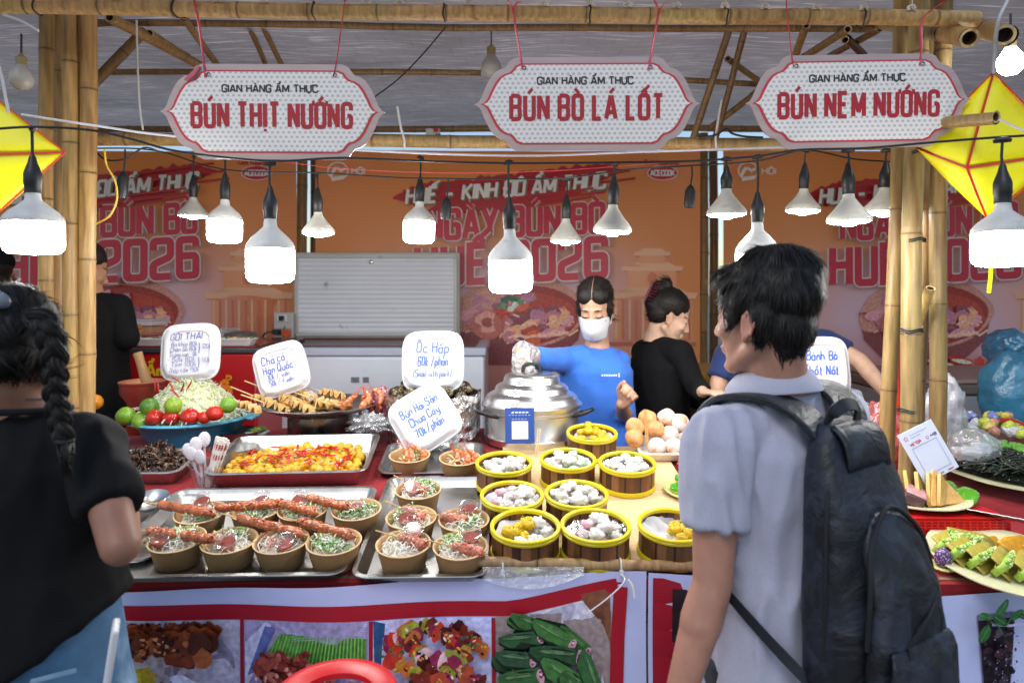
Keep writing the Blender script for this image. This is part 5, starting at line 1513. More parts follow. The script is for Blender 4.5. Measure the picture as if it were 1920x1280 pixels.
def dumpling(kind, label, loc, rot, group, s=1.0):
 v = random.randrange(3)
 if (kind, v) not in dump_proto:
  st = random.getstate()
  o_ = dumpling_mb(kind, v).build('dumpling', M_DOUGH, None, loc=loc, rot=rot.to_euler(), sharp=0)
  random.setstate(st)
  dump_proto[kind, v] = o_
 else:
  o_ = dump_proto[kind, v].copy(); COL.objects.link(o_); o_.location = loc; o_.rotation_euler = rot.to_euler()
 o_.scale = (s, s, s)
 return tag(o_, label, 'dumpling', group)
stm = [(945, 865, 'back row left', [('white', 13)], 'white dumplings', 1), (1065, 858, 'back row middle', [('mint', 5), ('white', 9)], 'white and mint dumplings', 0), (1176, 865, 'back row right', [('white', 13)], 'plain white dumplings on foil', 1),
  (1110, 809, 'rearmost of all', [('siumai', 7), ('yellow', 5)], 'yellow siu mai', 0), (960, 925, 'middle row left', [('pink', 6), ('white', 8)], 'pink and white dumplings', 1), (1081, 923, 'middle row right', [('white', 17)], 'heaped white dumplings', 0),
  (985, 983, 'front row left', [('yellow', 6), ('white', 4)], 'yellow balls on paper', 1), (1117, 982, 'front row middle', [('pink', 5), ('white', 7)], 'pale pink dumplings', 1), (1262, 981, 'front row right', [('siumai', 2), ('yellow', 4)], 'yellow rolls beside the man', 1)]
for i, (px, py, w_, fill, fl, foil) in enumerate(stm):
 b = onp(px, py, .095) + NRM * .0125
 lb = f'yellow rimmed bamboo steamer of {fl}, {w_}'
 if i == 0:
  t = STM; t.location = b; t.rotation_euler = RX.to_euler(); tag(t, lb, None, 'steamer baskets with yellow rims')
 else:
  t = dup(STM, loc=b, rot=RXZ(random.uniform(0, 6)), label=lb, group='steamer baskets with yellow rims')
for i, (px, py, w_, fill, fl, foil) in enumerate(stm):
 b = onp(px, py, .095) + NRM * .0125
 Mb = Matrix.Translation(b) @ RX
 tag(liner_mb(i + 2).build('paper_liner', M_FOIL if i in (0, 2, 7) else M_PAPER, None, loc=b, rot=RXZ(i).to_euler(), sharp=0), f'crumpled liner sheet in the steamer of {fl}', 'liner')
 random.seed(50 + i)
 pts = []
 kinds = [k for k, n in fill for _ in range(n)]
 n = len(kinds)
 half = i in (6, 8)
 for k, kd in enumerate(kinds):
  for tr in range(400):
   a = random.uniform(0, 6.28); q = .060 * random.random() ** .5
   if fill[0][0] in ('mint', 'pink') or half:           # first kind keeps to one side
    x, y = q * math.cos(a), q * math.sin(a)
    side = {1: 1, 4: -1, 7: -1, 6: -1, 8: 1}.get(i, 1)
    if (kd == fill[0][0] or half and kd == 'yellow') and x * side < -.012: continue
    if kd != fill[0][0] and kd == 'white' and x * side > .02: continue
   x, y = q * math.cos(a), q * math.sin(a)
   if all((x - p[0]) ** 2 + (y - p[1]) ** 2 > .026 ** 2 for p in pts) or tr > 330:
    lay = sum(1 for p in pts if (x - p[0]) ** 2 + (y - p[1]) ** 2 < .030 ** 2)
    pts.append((x, y))
    z = .050 + min(lay, 2) * .011 + (.006 if n > 11 else 0)
    dumpling(kd, {'white': 'white', 'pink': 'pink tinted', 'mint': 'mint green', 'siumai': 'yellow open topped', 'yellow': 'bright yellow'}[kd] + f' dumpling in the steamer of {fl}', Mb @ Vector((x, y, z)), RX @ Matrix.Rotation(random.uniform(0, 6.28), 4, 'Z') @ Matrix.Rotation(random.uniform(-.3, .3), 4, 'X'), f'{kd} dumplings, {w_} steamer', random.uniform(.76, .94))
    break
random.setstate(rs)
# ================================================================== quail eggs with chilli
Mq = Matrix.Translation(tq) @ RXZ(R(3))
random.seed(21)
egg = None
pts = []
for k in range(215):
 for tr in range(60):
  x, y = random.uniform(-.215, .215), random.uniform(-.13, .105)
  if y > .045 + .06 * math.sin((x + .2) * 6): continue
  lay = sum(1 for p in pts if (x - p[0]) ** 2 + (y - p[1]) ** 2 < .020 ** 2)
  if lay <= 1: break
 else: continue
 pts.append((x, y))
 z = .017 + lay * .015 + .010 * max(0, 1 - (x / .2) ** 2)
 loc = Mq @ Vector((x, y, z)); rt = RX @ Euler((random.uniform(0, 3), random.uniform(0, 3), 0)).to_matrix().to_4x4()
 if egg is None:
  egg = MB().ell((0, 0, 0), (.0165, .0142, .0142), lin('#dda01a'), 14, 10, bump=.12, bs=14).build('quail_egg', mat('egg', .3, noise_s=40, noise_a=.14, sss=.12, rand=.12), None, loc=loc, rot=rt.to_euler(), sharp=0)
  o_ = egg
 else:
  o_ = egg.copy(); COL.objects.link(o_); o_.location = loc; o_.rotation_euler = rt.to_euler()
 s = random.uniform(.85, 1.15); o_.scale = (s, s, s)
 tag(o_, 'yellow quail egg among chilli strips in the deep steel tray', 'quail egg', 'quail eggs in the steel tray')
chs = None
for k in range(52):
 x, y = random.uniform(-.19, .19), random.uniform(-.11, .05)
 z = .052 + .009 * max(0, 1 - (x / .2) ** 2)
 loc = Mq @ Vector((x, y, z)); rt = RX @ Euler((random.uniform(-.2, .2), random.uniform(-.2, .2), random.uniform(0, 6.3))).to_matrix().to_4x4()
 if chs is None:
  chs = MB().tube([(-.022, 0, 0), (-.008, .003, .002), (.008, -.002, .002), (.023, .003, 0)], [.0015, .0048, .0044, .0008], 7, lin('#b01a12'), flat=.6).build('chilli_strip', M_FOODWET, None, loc=loc, rot=rt.to_euler())
  o_ = chs
 else:
  o_ = chs.copy(); COL.objects.link(o_); o_.location = loc; o_.rotation_euler = rt.to_euler()
 tag(o_, 'thin red chilli strip lying on the quail eggs', 'chilli', 'chilli strips on the quail eggs')
m = MB()
for k in range(120):
 x, y = random.uniform(-.2, .19), random.uniform(-.12, .05)
 p = Mq @ Vector((x, y, .046 + random.uniform(0, .012))); d = Vector((random.uniform(-1, 1), random.uniform(-1, 1), random.uniform(-.1, .2))) * .014
 m.tube([p - d, p + Vector((0, 0, .002)), p + d], random.uniform(.0008, .002), 4, vary(lin(random.choice(['#cdbf8a', '#6f8c2f', '#d9cf9e', '#5f7a2c', '#b9a05a'])), .2))
tag(m.build('lemongrass_shreds', M_LEAF), 'pale lemongrass shreds scattered over the quail eggs', 'herbs', kind='stuff')
# sauce in the bottom of the egg tray
tag(MB().grid(lambda u, v: Mq @ Vector(((u - .5) * .42, -.135 + v * (.2 + .03 * math.sin(u * 7)), .0095 + .002 * noise.noise(Vector((u * 12, v * 9, 0))))), 30, 16, lin('#b9922c')).build('egg_sauce', M_FOODWET), 'oily yellow sauce under the quail eggs', 'sauce', kind='stuff')
# ------------------------------------------------------------------ dark fried morsels
Md = Matrix.Translation(td) @ RX
m = MB()
for k in range(420):
 a = random.uniform(0, 6.28); q = random.random() ** .5
 x, y = .12 * q * math.cos(a), .082 * q * math.sin(a)
 z = .038 + .062 * (1 - q * q) * random.uniform(.55, 1) * (1 + .3 * math.sin(x * 40))
 d = Euler((random.uniform(0, 3), random.uniform(0, 3), random.uniform(0, 3))).to_matrix()
 c = vary(lin(random.choice(['#2b1d14', '#3a271b', '#1d1512', '#4a3020', '#5e4230', '#33201c', '#6f5238'])), .2)
 if k % 3 == 0:
  p = Vector((x, y, z)); e = d @ Vector((.022, 0, 0))
  m.tube([p - e, p + Vector((0, 0, .004)), p + e], [.0012, .004, .001], 5, c, M=Md)
 else: m.ell((x, y, z), (random.uniform(.008, .017), random.uniform(.004, .008), random.uniform(.003, .006)), c, 7, 5, M=Md, rot=d, bump=.8, bs=24, seed=k)
tag(m.build('fried_morsels', mat('food_dark', .32, noise_s=70, noise_a=.4, bump_s=90, bump=.4)), 'heap of small dark brown fried morsels in the left steel tray', 'fried food', kind='stuff')
# ------------------------------------------------------------------ clear cup with spoons and wrapped chopsticks
cb = onp(388, 912)
t = thing('plastic_cup', 'clear plastic cup holding white spoons and wrapped chopsticks', 'cup', cb, RX)
MB().lathe([(.0005, .001), (.038, .001), (.050, .078), (.052, .079), (.052, .082), (.049, .081), (.037, .004), (.0005, .004)], 32, WHITE).build('cup_wall', M_CLEAR, t)
for k in range(14):
 x, y = random.uniform(-.004, .034), random.uniform(-.028, .022)
 Mc = Matrix.Translation(cb) @ RX @ Matrix.Translation((x * .5, y * .6, .006)) @ Euler((R(-4 + 400 * y * .3), R(14 + 250 * x), 0)).to_matrix().to_4x4()
 t = thing('chopstick_sleeve', 'paper sleeved chopsticks printed with red figures, standing in the clear cup', 'chopsticks', Mc.translation, Mc.to_euler(), 'chopstick sleeves in the clear cup')
 L_ = random.uniform(.145, .165)
 MB().box((0, 0, L_ / 2), (.013, .005, L_), lin('#ddd2c8')).build('sleeve', M_PAPER, t)
 a = Art(lambda u, v, l: Vector((u, -.0028 - l, v)), step=.0001, start=.0002)
 for z in (.05, .1, .135):
  if z > L_ - .015: continue
  a.strip([(-.004, z), (.004, z)], .0016, lin('#b3202a')); a.strip([(-.004, z + .006), (.004, z + .006)], .0012, lin('#b3202a')); a.strip([(0, z - .006), (0, z + .01)], .0012, lin('#b3202a')); a.strip([(-.003, z - .008), (.003, z - .004)], .0012, lin('#b3202a'))
 a.build('red_print', M_INK, t)
for k, (x, y, ln, tl_) in enumerate(((-.032, -.01, .125, -12), (-.024, .015, .15, -6), (-.012, -.03, .115, -2), (-.036, .006, .135, -14), (-.018, .028, .16, 2))):
 Mc = Matrix.Translation(cb) @ RX @ Matrix.Translation((x * .6, y * .6, .006)) @ Euler((R(-4), R(tl_), random.uniform(-.6, .6))).to_matrix().to_4x4()
 m = MB()
 m.strip([(0, 0, 0), (0, 0, ln - .04), (0, -.002, ln - .035)], [.006, .007, .012], .0016, (0, -1, 0), lin('#d9d4da'))
 m.ell((0, -.003, ln - .015), (.019, .006, .026), lin('#d9d4da'), 18, 10)
 tag(m.build('plastic_spoon', mat('milky_plastic', .3, sss=.2), None, loc=Mc.translation, rot=Mc.to_euler()), 'white plastic spoon, bowl end up, in the clear cup', 'spoon', 'plastic spoons in the clear cup')
# ------------------------------------------------------------------ blue basin of papaya salad
bc = Vector(((332 - 960) * 2.53 / F, 2.53 + .12, ZB))
rB = .225; zr = 1.6 - (782 - CY) * 2.62 / F - ZB
t = thing('plastic_basin', 'wide blue plastic basin piled with shredded papaya, limes and tomatoes', 'basin', bc)
MB().lathe([(.0005, .003), (.145, .003), (.150, 0), (.205, zr - .012), (.218, zr - .004), (.232, zr - .006), (.236, zr - .001), (.230, zr + .005), (.214, zr + .004), (.200, zr - .01), (.146, .008), (.0005, .008)], 56, [lin('#2d87ad')] * 3 + [lin('#5cb4d2')] * 5 + [lin('#2f8db5')] * 3).build('basin', M_PLASTIC, t)
for s_ in (-1, 1):
 MB().box((s_ * .243, 0, zr - .004), (.03, .09, .008), lin('#5cb4d2')).build('handle', M_PLASTIC, t, bevel=.003)
m = MB(); random.seed(31)
hp = .17
m.lathe([(.19, zr - .02), (.16, zr + .04), (.11, zr + .09), (.06, zr + .135), (.0005, zr + .15)], 28, lin('#c9cda0'), Matrix.Translation(bc), wob=lambda a, z: .06 * math.sin(a * 5 + z * 30))
for k in range(1500):
 a = random.uniform(0, 6.28); q = random.random() ** .5
 r_ = .198 * q; z = zr - .005 + .185 * (1 - q ** 1.1) + random.uniform(-.004, .012)
 p = bc + Vector((r_ * math.cos(a), r_ * math.sin(a), z))
 out = Vector((math.cos(a), math.sin(a), -.9)); d = (out * random.uniform(.1, 1) + Vector((random.uniform(-1, 1), random.uniform(-1, 1), random.uniform(-.5, .5))) * .9).normalized()
 L_ = random.uniform(.02, .05); b_ = Vector((random.uniform(-1, 1), random.uniform(-1, 1), random.uniform(0, 1))) * .008
 m.tube([p - d * L_ * .5, p + b_, p + d * L_ * .5], random.uniform(.0013, .0023), 4, vary(lin(random.choice(['#e9ebcf', '#f0efe0', '#dde2b8', '#f2f0e4', '#cfd8a6'])), .08), caps=False)
for k in range(26):    # strays over the rim
 a = random.uniform(PI, 2 * PI); p = bc + Vector((.2 * math.cos(a), .2 * math.sin(a), zr + .03))
 o_ = Vector((math.cos(a), math.sin(a), random.uniform(-.6, .6)))
 m.tube([p - o_ * .03, p + Vector((0, 0, .01)), p + o_ * random.uniform(.015, .05)], .0013, 4, lin('#e6e8cf'), caps=False)
tag(m.build('shredded_papaya', M_NOODLE, sharp=0), 'tall mound of pale shredded green papaya in the blue basin', 'shredded papaya', kind='stuff')
def bz(px, py, Y): return W(px, py, Y)
fr = {}
for i, (px, py, rpx, c, lb) in enumerate(((243, 778, 17, '#6f9a2c', 'lime lowest at the left end of basin'), (256, 787, 15, '#84ad3a', 'small pale lime in front at the left of basin'), (272, 762, 17, '#4c7a26', 'big dark green lime standing above the others'), (268, 789, 13, '#7fae3c', 'small lime touching the leftmost tomato'),
           (335, 757, 16, '#86a82c', 'lime in the middle above the tomatoes'), (425, 759, 15, '#6d9a2c', 'lime at the right rim of the basin'))):
 Y = 2.47
 r_ = rpx * Y / F
 o_ = MB().ell((0, 0, r_), (r_ * 1.05, r_, r_), lin(c), 20, 14, bump=.06, bs=14, seed=i).ell((r_ * 1.06, 0, r_), (.004, .004, .004), lin('#5f7a2a'), 8, 6).build('lime', mat('lime_skin', .3, noise_s=30, noise_a=.2, bump_s=220, bump=.15, bump_d=.001, spots=(12, lin('#a9b83e'), .62, .12)), None, loc=W(px, py + rpx, Y), rot=(random.uniform(-.4, .4), random.uniform(-.5, .5), random.uniform(0, 6)))
 tag(o_, lb, 'lime', 'limes in the blue basin')
for i, (px, py, rpx, lb) in enumerate(((292, 781, 15, 'leftmost tomato in the basin'), (321, 783, 15, 'second tomato from the left in the basin'), (355, 781, 16, 'middle tomato, the largest in the basin'), (382, 782, 12, 'small tomato half sunk in papaya'), (403, 775, 15, 'rightmost tomato beside the lime'))):
 Y = 2.455
 r_ = rpx * Y / F
 o_ = MB().ell((0, 0, r_), (r_ * 1.12, r_, r_ * .95), lin('#b8281c'), 20, 14, bump=.12, bs=10, seed=i).build('tomato', mat('tomato_skin', .16, noise_s=14, noise_a=.15, sss=.1, rand=.06), None, loc=W(px, py + rpx, Y), rot=(0, random.uniform(-.3, .3), random.uniform(0, 6)))
 tag(o_, lb, 'tomato', 'tomatoes in the blue basin')
for i, (px, py, an) in enumerate(((330, 712, .5), (322, 728, 1.1), (341, 727, 1.9), (354, 722, 2.0), (290, 722, 1.5), (296, 726, 1.45), (328, 738, .7))):
 L_ = .026
 o_ = MB().tube([(-L_, 0, 0), (-.008, .003, .002), (.008, -.002, .002), (L_, 0, 0)], [.0012, .0052, .0048, .0008], 8, lin('#a8161a'), flat=.6).build('chilli_slice', M_FOODWET, None, loc=W(px, py, 2.56 + (.0 if py < 730 else -.03)), rot=(0, an, 0))
 tag(o_, 'red chilli slice stuck in the papaya mound', 'chilli', 'chilli slices on the papaya')
# ------------------------------------------------------------------ foam lids with handwriting
def lid_mesh(s, h=.026):
 def ring(k, z, p=4.2):
  out = []
  for i in range(64):
   a = 2 * PI * i / 64; c_, s_ = math.cos(a), math.sin(a)
   out.append((s * k * math.copysign(abs(c_) ** (2 / p), c_), -z, s * k * math.copysign(abs(s_) ** (2 / p), s_)))
  return out
 def ridged(k, z):
  rg = ring(k, z); return [(x * (1 + .018 * math.sin(i * 64 * .18)), y, zz * (1 + .018 * math.sin(i * 64 * .18))) for i, (x, y, zz) in enumerate(rg)]
 rings = [ring(1.0, -.003), ring(1.0, .004), ring(.97, .006), ring(.955, .004), ridged(.93, .008), ridged(.86, h * .72), ring(.82, h * .95), ring(.79, h), ring(.72, h), ring(.70, h - .004), ring(.66, h - .005)]
 return loft(MB(), rings, lin('#d8d8dc'), None, True, True)
def foam_lid(px, py, size_px, Y, rot, lines, label, lean=-12, turn=0, ink='#3f55b8', kx=1.0, x0=-.6):
 s = size_px * Y / F / 2
 c = W(px, py, Y)
 rt = Euler((R(lean), 0, R(turn)), 'XYZ').to_matrix().to_4x4() @ Matrix.Rotation(R(-rot), 4, 'Y')
 t = thing('price_sign', label, 'price sign', c, rt, 'foam lids used as price signs')
 o_ = lid_mesh(s).build('lid', M_FOAM, t, sharp=55)
 o_.scale = (kx, 1, 1)
 a = Art(lambda u, v, l: Vector((u * s * kx, -.0225 - l, v * s)), step=.0001, start=.0003)
 for (txt, x, y, h, wd, hw) in lines:
  if txt == 'LINE':
   a.strip([(x, y), (x + .02, y - h / 2), (x, y - h)], .012, lin(ink)); continue
  a.text(txt, x, y, h, width=wd, hw=hw, col=lin(ink), w=.5, r=.22, down=1, jitter=.05, slant=.1, gap=.25)
 a.build('handwriting', M_INK, t)
 m = MB()
 for tx in (-.45, .35): m.tube([(tx * s, -.012, .95 * s), (tx * s + .004, -.016, .6 * s)], .0012, 5, lin('#cdbb98'))
 m.box((-.05 * s, -.004, .93 * s), (.2 * s, .004, .008), lin('#8d8f93')).build('toothpick', M_WOOD, t)
 return t
foam_lid(358, 660, 108, 2.64, 3, [('GỎI THÁI', -.62, .42, .22, 1.05, .055), ('- Ba khía 80k', -.72, .2, .15, 1.0, .045), ('- Chân Gà 80k', -.74, .02, .15, 1.02, .045), ('- Trứng non 90k', -.74, -.16, .15, 1.02, .045), ('- Sứa 80k', -.72, -.33, .15, .95, .045), ('- Tôm 100k', -.72, -.5, .15, 1.0, .045), ('Thập cẩm 150k', -.62, -.7, .15, 1.0, .045), ('LINE', .36, .28, .36, 0, 0), ('120k', .45, .08, .15, .3, .045), ('LINE', .36, -.22, .34, 0, 0), ('110k', .45, -.4, .15, .28, .045)], 'foam lid handwritten Gỏi Thái with a long price list, standing in the papaya', turn=4, ink='#4a52a6')
foam_lid(528, 692, 98, 2.6, 17, [('Chả cá', -.6, .28, .32, .85, .06), ('Hàn Quốc', -.62, -.08, .3, 1.1, .06), ('30k / xiên', -.55, -.32, .2, .85, .06), ('50k / 4 xiên', -.5, -.56, .2, .9, .06)], 'foam lid handwritten Chả Cá Hàn Quốc leaning over the fish cake skewers', turn=3, ink='#4a5aa8')
foam_lid(812, 677, 114, 2.6, 1, [('Ốc Hấp', -.5, .26, .34, 1.0, .06), ('60k /phần', -.46, -.16, .3, .95, .06), ('(Snail with pork)', -.6, -.52, .22, 1.2, .055)], 'foam lid handwritten Ốc Hấp standing on the snail pot', turn=0, ink='#5a74b8', kx=1.02)
foam_lid(797, 785, 118, 2.38, 33, [('Bún Hải Sản', -.62, .28, .27, 1.25, .065), ('Chua Cay', -.5, -.1, .27, 1.0, .065), ('70k/phần', -.5, -.48, .27, .95, .065)], 'foam lid handwritten Bún Hải Sản Chua Cay, tilted before the foil', lean=-28, turn=0, ink='#4166c2')
foam_lid(1535, 688, 114, 2.42, 1, [('Bánh Bò', -.45, .22, .3, 1.0, .075), ('Thốt Nốt', -.55, -.26, .3, 1.1, .075)], 'foam lid handwritten Bánh Bò Thốt Nốt beside the neck of the man', turn=-4, ink='#3a5fd0', kx=.98)
# ------------------------------------------------------------------ fish cake platter on a pot
pc = onz(600, 812, ZB); pc.y = 2.66; pc.x = (600 - 960) * 2.66 / F
t = thing('steel_pot', 'dark steel pot standing under the fish cake platter', 'pot', pc)
MB().lathe([(.0005, .001), (.12, .001), (.124, .006), (.124, .105), (.128, .108), (.128, .112), (.121, .112), (.12, .01), (.0005, .01)], 40, WHITE).build('pot_body', mat('dark_steel', .3, metal=1, noise_s=5, noise_a=.3, stretch=(6, 6, .5), col=(.22, .21, .2), rough_a=.1), t)
zp = 1.6 - (768 - CY) * 2.6 / F
t = thing('steel_platter', 'wide shallow steel platter of fried snacks on the dark pot', 'platter', (pc.x, pc.y, zp - .02))
MB().lathe([(.0005, -.012), (.11, -.012), (.19, .014), (.232, .034), (.235, .037), (.231, .039), (.188, .02), (.11, -.008), (.0005, -.008)], 56, WHITE).build('plate', M_STEEL, t)
t = pc
def ribbon_cake(seed):
 random.seed(seed); m = MB()
 pts = [];
 for k in range(15):
  q = k / 14
  pts.append((-.055 + .11 * q, .002 * math.sin(k), .014 * math.sin(k * 1.9 + seed)))
 m.strip(smoothpath(pts, 4), .034, .004, (0, .0, 1), lin('#c8a064'))
 P = smoothpath(pts, 4)
 return m
cak = None
GFc = 'fish cake skewers on the platter'
for i in range(9):
 random.seed(60 + i)
 x = (478 + i * 17 + random.uniform(-5, 5) - 960) * 2.55 / F
 y = 2.50 + (i % 3) * .05 + random.uniform(-.01, .01)
 z = zp + .03 + (i % 3) * .016
 an = R(-28 + random.uniform(-10, 10)); el = R(-12 + random.uniform(-6, 6))
 rt = Matrix.Rotation(an, 4, 'Z') @ Matrix.Rotation(-el, 4, 'Y') @ Matrix.Rotation(R(random.uniform(-25, 25)), 4, 'X')
 loc = Vector((x, y, z))
 lb = 'folded pale fish cake skewer on the platter, sticks pointing left'
 if cak is None:
  cak = thing('fish_cake_skewer', lb, 'skewer', loc, rt, GFc)
  m = ribbon_cake(3)
  m.build('fish_cake', M_FOOD, cak, sharp=60)
  MB().tube([(-.17, 0, .0), (.06, 0, .0)], .0026, 6, lin('#d9bd88')).build('stick', M_WOOD, cak)
 else: dup(cak, loc=loc, rot=rt, label=lb)
random.seed(77)
for i, (px, py, lb, c) in enumerate(((548, 752, 'puffy fried cake on the platter beneath the foam lid', '#c98f45'), (606, 764, 'golden fried roll in the middle of the platter', '#c07f35'), (640, 770, 'fried roll near the prawns', '#b87430'), (572, 772, 'pale fried roll at the front of the platter', '#cda766'), (592, 757, 'round fried cake behind the toothpick', '#d09a4c'), (628, 752, 'pale flat fish cake leaning at the back of platter', '#d8b880'))):
 o_ = MB().ell((0, 0, .016), (.045, .02, .018), lin(c), 18, 12, bump=.6, bs=26, seed=i * 4).build('fried_roll', M_FOOD, None, loc=W(px, py + 12, 2.56 + .02 * (i % 3)), rot=(0, 0, random.uniform(-.6, .6)), sharp=0)
 o_.location.z = max(o_.location.z, zp + .004)
 tag(o_, lb, 'fried roll', 'fried rolls on the platter')
for i in range(6):
 px, py = 660 + i * 8, 762 - (i % 3) * 8
 prawn('orange fried prawn at the right end of the platter', W(px, py, 2.6 + .012 * (i % 2)), Euler((R(60), random.uniform(-.4, .4), random.uniform(0, 6))).to_matrix().to_4x4(), 'prawns on the platter', 1.25)
m = MB().tube([W(585, 790, 2.5), W(594, 750, 2.53)], .0022, 6, lin('#c9ae78'))
m.tube([W(583, 742, 2.53) + Vector((.010 * math.cos(q), 0, .016 * math.sin(q))) for q in [2 * PI * j / 16 for j in range(17)]], .0026, 5, lin('#b9c4cc'), caps=False)
tag(m.build('tongs', M_PLASTIC), 'small looped tongs standing in the platter', 'tongs')
# small bowls between the basin and the egg tray
t = thing('steel_bowl', 'steel bowl standing right of the blue basin', 'bowl', onz(452, 828, ZB, 0))
MB().lathe([(.0005, .001), (.06, .001), (.085, .045), (.088, .047), (.084, .047), (.058, .005), (.0005, .005)], 36, WHITE).build('bowl', M_STEEL, t)
t = thing('steel_bowl', 'deeper steel pan behind the chopstick cup', 'bowl', onp(440, 868))
MB().lathe([(.0005, .001), (.07, .001), (.08, .055), (.084, .057), (.079, .057), (.068, .005), (.0005, .005)], 36, WHITE).build('bowl', M_STEEL, t)
t = thing('lidded_tub', 'small clear tub with white lid and green leaf on top', 'tub', onz(482, 826, ZB))
MB().lathe([(.0005, 0), (.036, 0), (.043, .03), (.045, .031)], 30, lin('#c9d3c0')).build('tub', M_CLEAR, t)
MB().lathe([(.046, .03), (.047, .036), (.042, .038), (.0005, .038)], 30, lin('#dfe6e0')).build('lid', M_FOAM, t)
tag(MB().ell((0, 0, .008), (.036, .02, .012), lin('#93a03c'), 16, 8, bump=.5, bs=20).build('leaf_parcel', M_LEAF, None, loc=t.location + Vector((0, 0, .038))), 'yellow green leaf parcel lying on the small tub', 'parcel')
tag(MB().ell((0, 0, .03), (.07, .06, .035), WHITE, 24, 14, bump=.9, bs=34, seed=3).build('plastic_bag', M_BAGCLEAR, None, loc=W(690, 808, 2.55)), 'crumpled clear plastic bag behind the egg tray', 'plastic bag')
tag(MB().ell((0, 0, .05), (.05, .05, .06), lin('#b0506a'), 22, 14, bump=.7, bs=24, seed=6).build('plastic_bag', film_mat('red_bag', (.85, .5, .52), gloss=.2, rough=.2, body=.6, bump=.8, bump_s=24, body_col=lin('#b45a66')), None, loc=W(718, 782, 2.66)), 'reddish plastic bag squeezed left of the snail pot', 'plastic bag')
# ladle bowl at far left
tl2 = onp(282, 968)
t = thing('steel_ladle', 'steel ladle with shiny round bowl at far left beside the black sleeve', 'ladle', tl2 + NRM * .02, RX)
MB().lathe([(.0005, 0), (.03, .008), (.05, .026), (.056, .04), (.0545, .041), (.046, .026), (.028, .012), (.0005, .004)], 36, WHITE).build('ladle_bowl', M_STEEL, t)
MB().strip([(-.05, 0, .034), (-.12, -.01, .03), (-.2, -.03, .026)], .014, .002, (0, 0, 1)).build('handle', M_STEEL, t)
tag(salad(40, .05, .006, 900, ['#a98a5a', '#8a7a5a', '#c0a878'], 0, 3).build('leftovers', M_FOOD, None, loc=onp(278, 1015), rot=RX.to_euler()), 'brownish peelings in the shallow tray at far left', 'peelings', kind='stuff')
# ------------------------------------------------------------------ snail pot wrapped in foil
sc_ = Vector(((812 - 960) * 2.62 / F, 2.64, ZB)); hS = 1.6 - (738 - CY) * 2.62 / F - ZB
t = thing('snail_pot', 'pot wrapped in crumpled foil and filled with big snails', 'pot', sc_)
MB().lathe([(.0005, .002), (.165, .002), (.172, .01), (.178, hS - .004), (.184, hS), (.184, hS + .004), (.176, hS + .003), (.168, .02), (.0005, .02)], 48, WHITE).build('pot_body', M_STEEL, t)
m = MB(); random.seed(4)
m.grid(lambda u, v: Vector(((.186 + .007 * noise.noise(Vector((math.cos(2 * PI * u) * 6, math.sin(2 * PI * u) * 6, v * 5))) + .004 * noise.noise(Vector((math.cos(2 * PI * u) * 17, math.sin(2 * PI * u) * 17, v * 12)))) * (1 - .03 * (1 - v)) * math.cos(2 * PI * u),
       (.186 + .007 * noise.noise(Vector((math.cos(2 * PI * u) * 6, math.sin(2 * PI * u) * 6, v * 5))) + .004 * noise.noise(Vector((math.cos(2 * PI * u) * 17, math.sin(2 * PI * u) * 17, v * 12)))) * (1 - .03 * (1 - v)) * math.sin(2 * PI * u), .004 + (hS + .002) * v + .006 * math.sin(u * 60) * v)), 120, 30, WHITE)
m.build('foil_wrap', M_FOIL, t, sharp=25)
MB().lathe([(.17, hS - .03), (.0005, hS - .026)], 30, lin('#2e241a')).build('broth', M_FOODWET, t)
def snail_mb(v):
 random.seed(v); m = MB(); pts = []; rr = []; cc = []
 n = 46
 for i in range(n):
  q = i / (n - 1); a = q * 4.6 * PI; e = math.exp(-2.6 * (1 - q))
  pts.append((.0165 * e * math.cos(a), .0165 * e * math.sin(a), -.016 * (q ** 1.4) + .012)); rr.append(.0125 * e + .0006)
  cc.append(vary(lin(random.choice(['#4a3c22', '#6b5a32', '#2f2717', '#7d6c42', '#3a2f1c'])), .15))
 m.tube(pts, rr, 10, cc)
 d = (Vector(pts[-1]) - Vector(pts[-2])).normalized()
 m.ell(Vector(pts[-1]) + d * .001, (.009, .009, .009), lin('#1d1712'), 10, 8)
 return m
sp = []
GS = 'snails in the foil wrapped pot'
random.seed(19)
pl = []
for k in range(60):
 a = random.uniform(0, 6.28); q = .148 * random.random() ** .5
 x, y = q * math.cos(a), q * math.sin(a)
 lay = sum(1 for p in pl if (x - p[0]) ** 2 + (y - p[1]) ** 2 < .04 ** 2)
 if lay > 1 or len(pl) > 34: continue
 pl.append((x, y))
 loc = sc_ + Vector((x, y, hS - .018 + lay * .022 + .012)); rt = Euler((random.uniform(0, 6), random.uniform(0, 6), random.uniform(0, 6)))
 if len(sp) < 2:
  o_ = snail_mb(len(sp) + 2).build('snail', mat('snail_shell', .25, noise_s=40, noise_a=.35, rand=.25, coat=.3), None, loc=loc, rot=rt, sharp=0); sp.append(o_)
 else:
  o_ = random.choice(sp).copy(); COL.objects.link(o_); o_.location = loc; o_.rotation_euler = rt
 o_.scale = (1.5,) * 3
 tag(o_, 'glossy dark brown snail heaped in the foil wrapped pot', 'snail', GS)
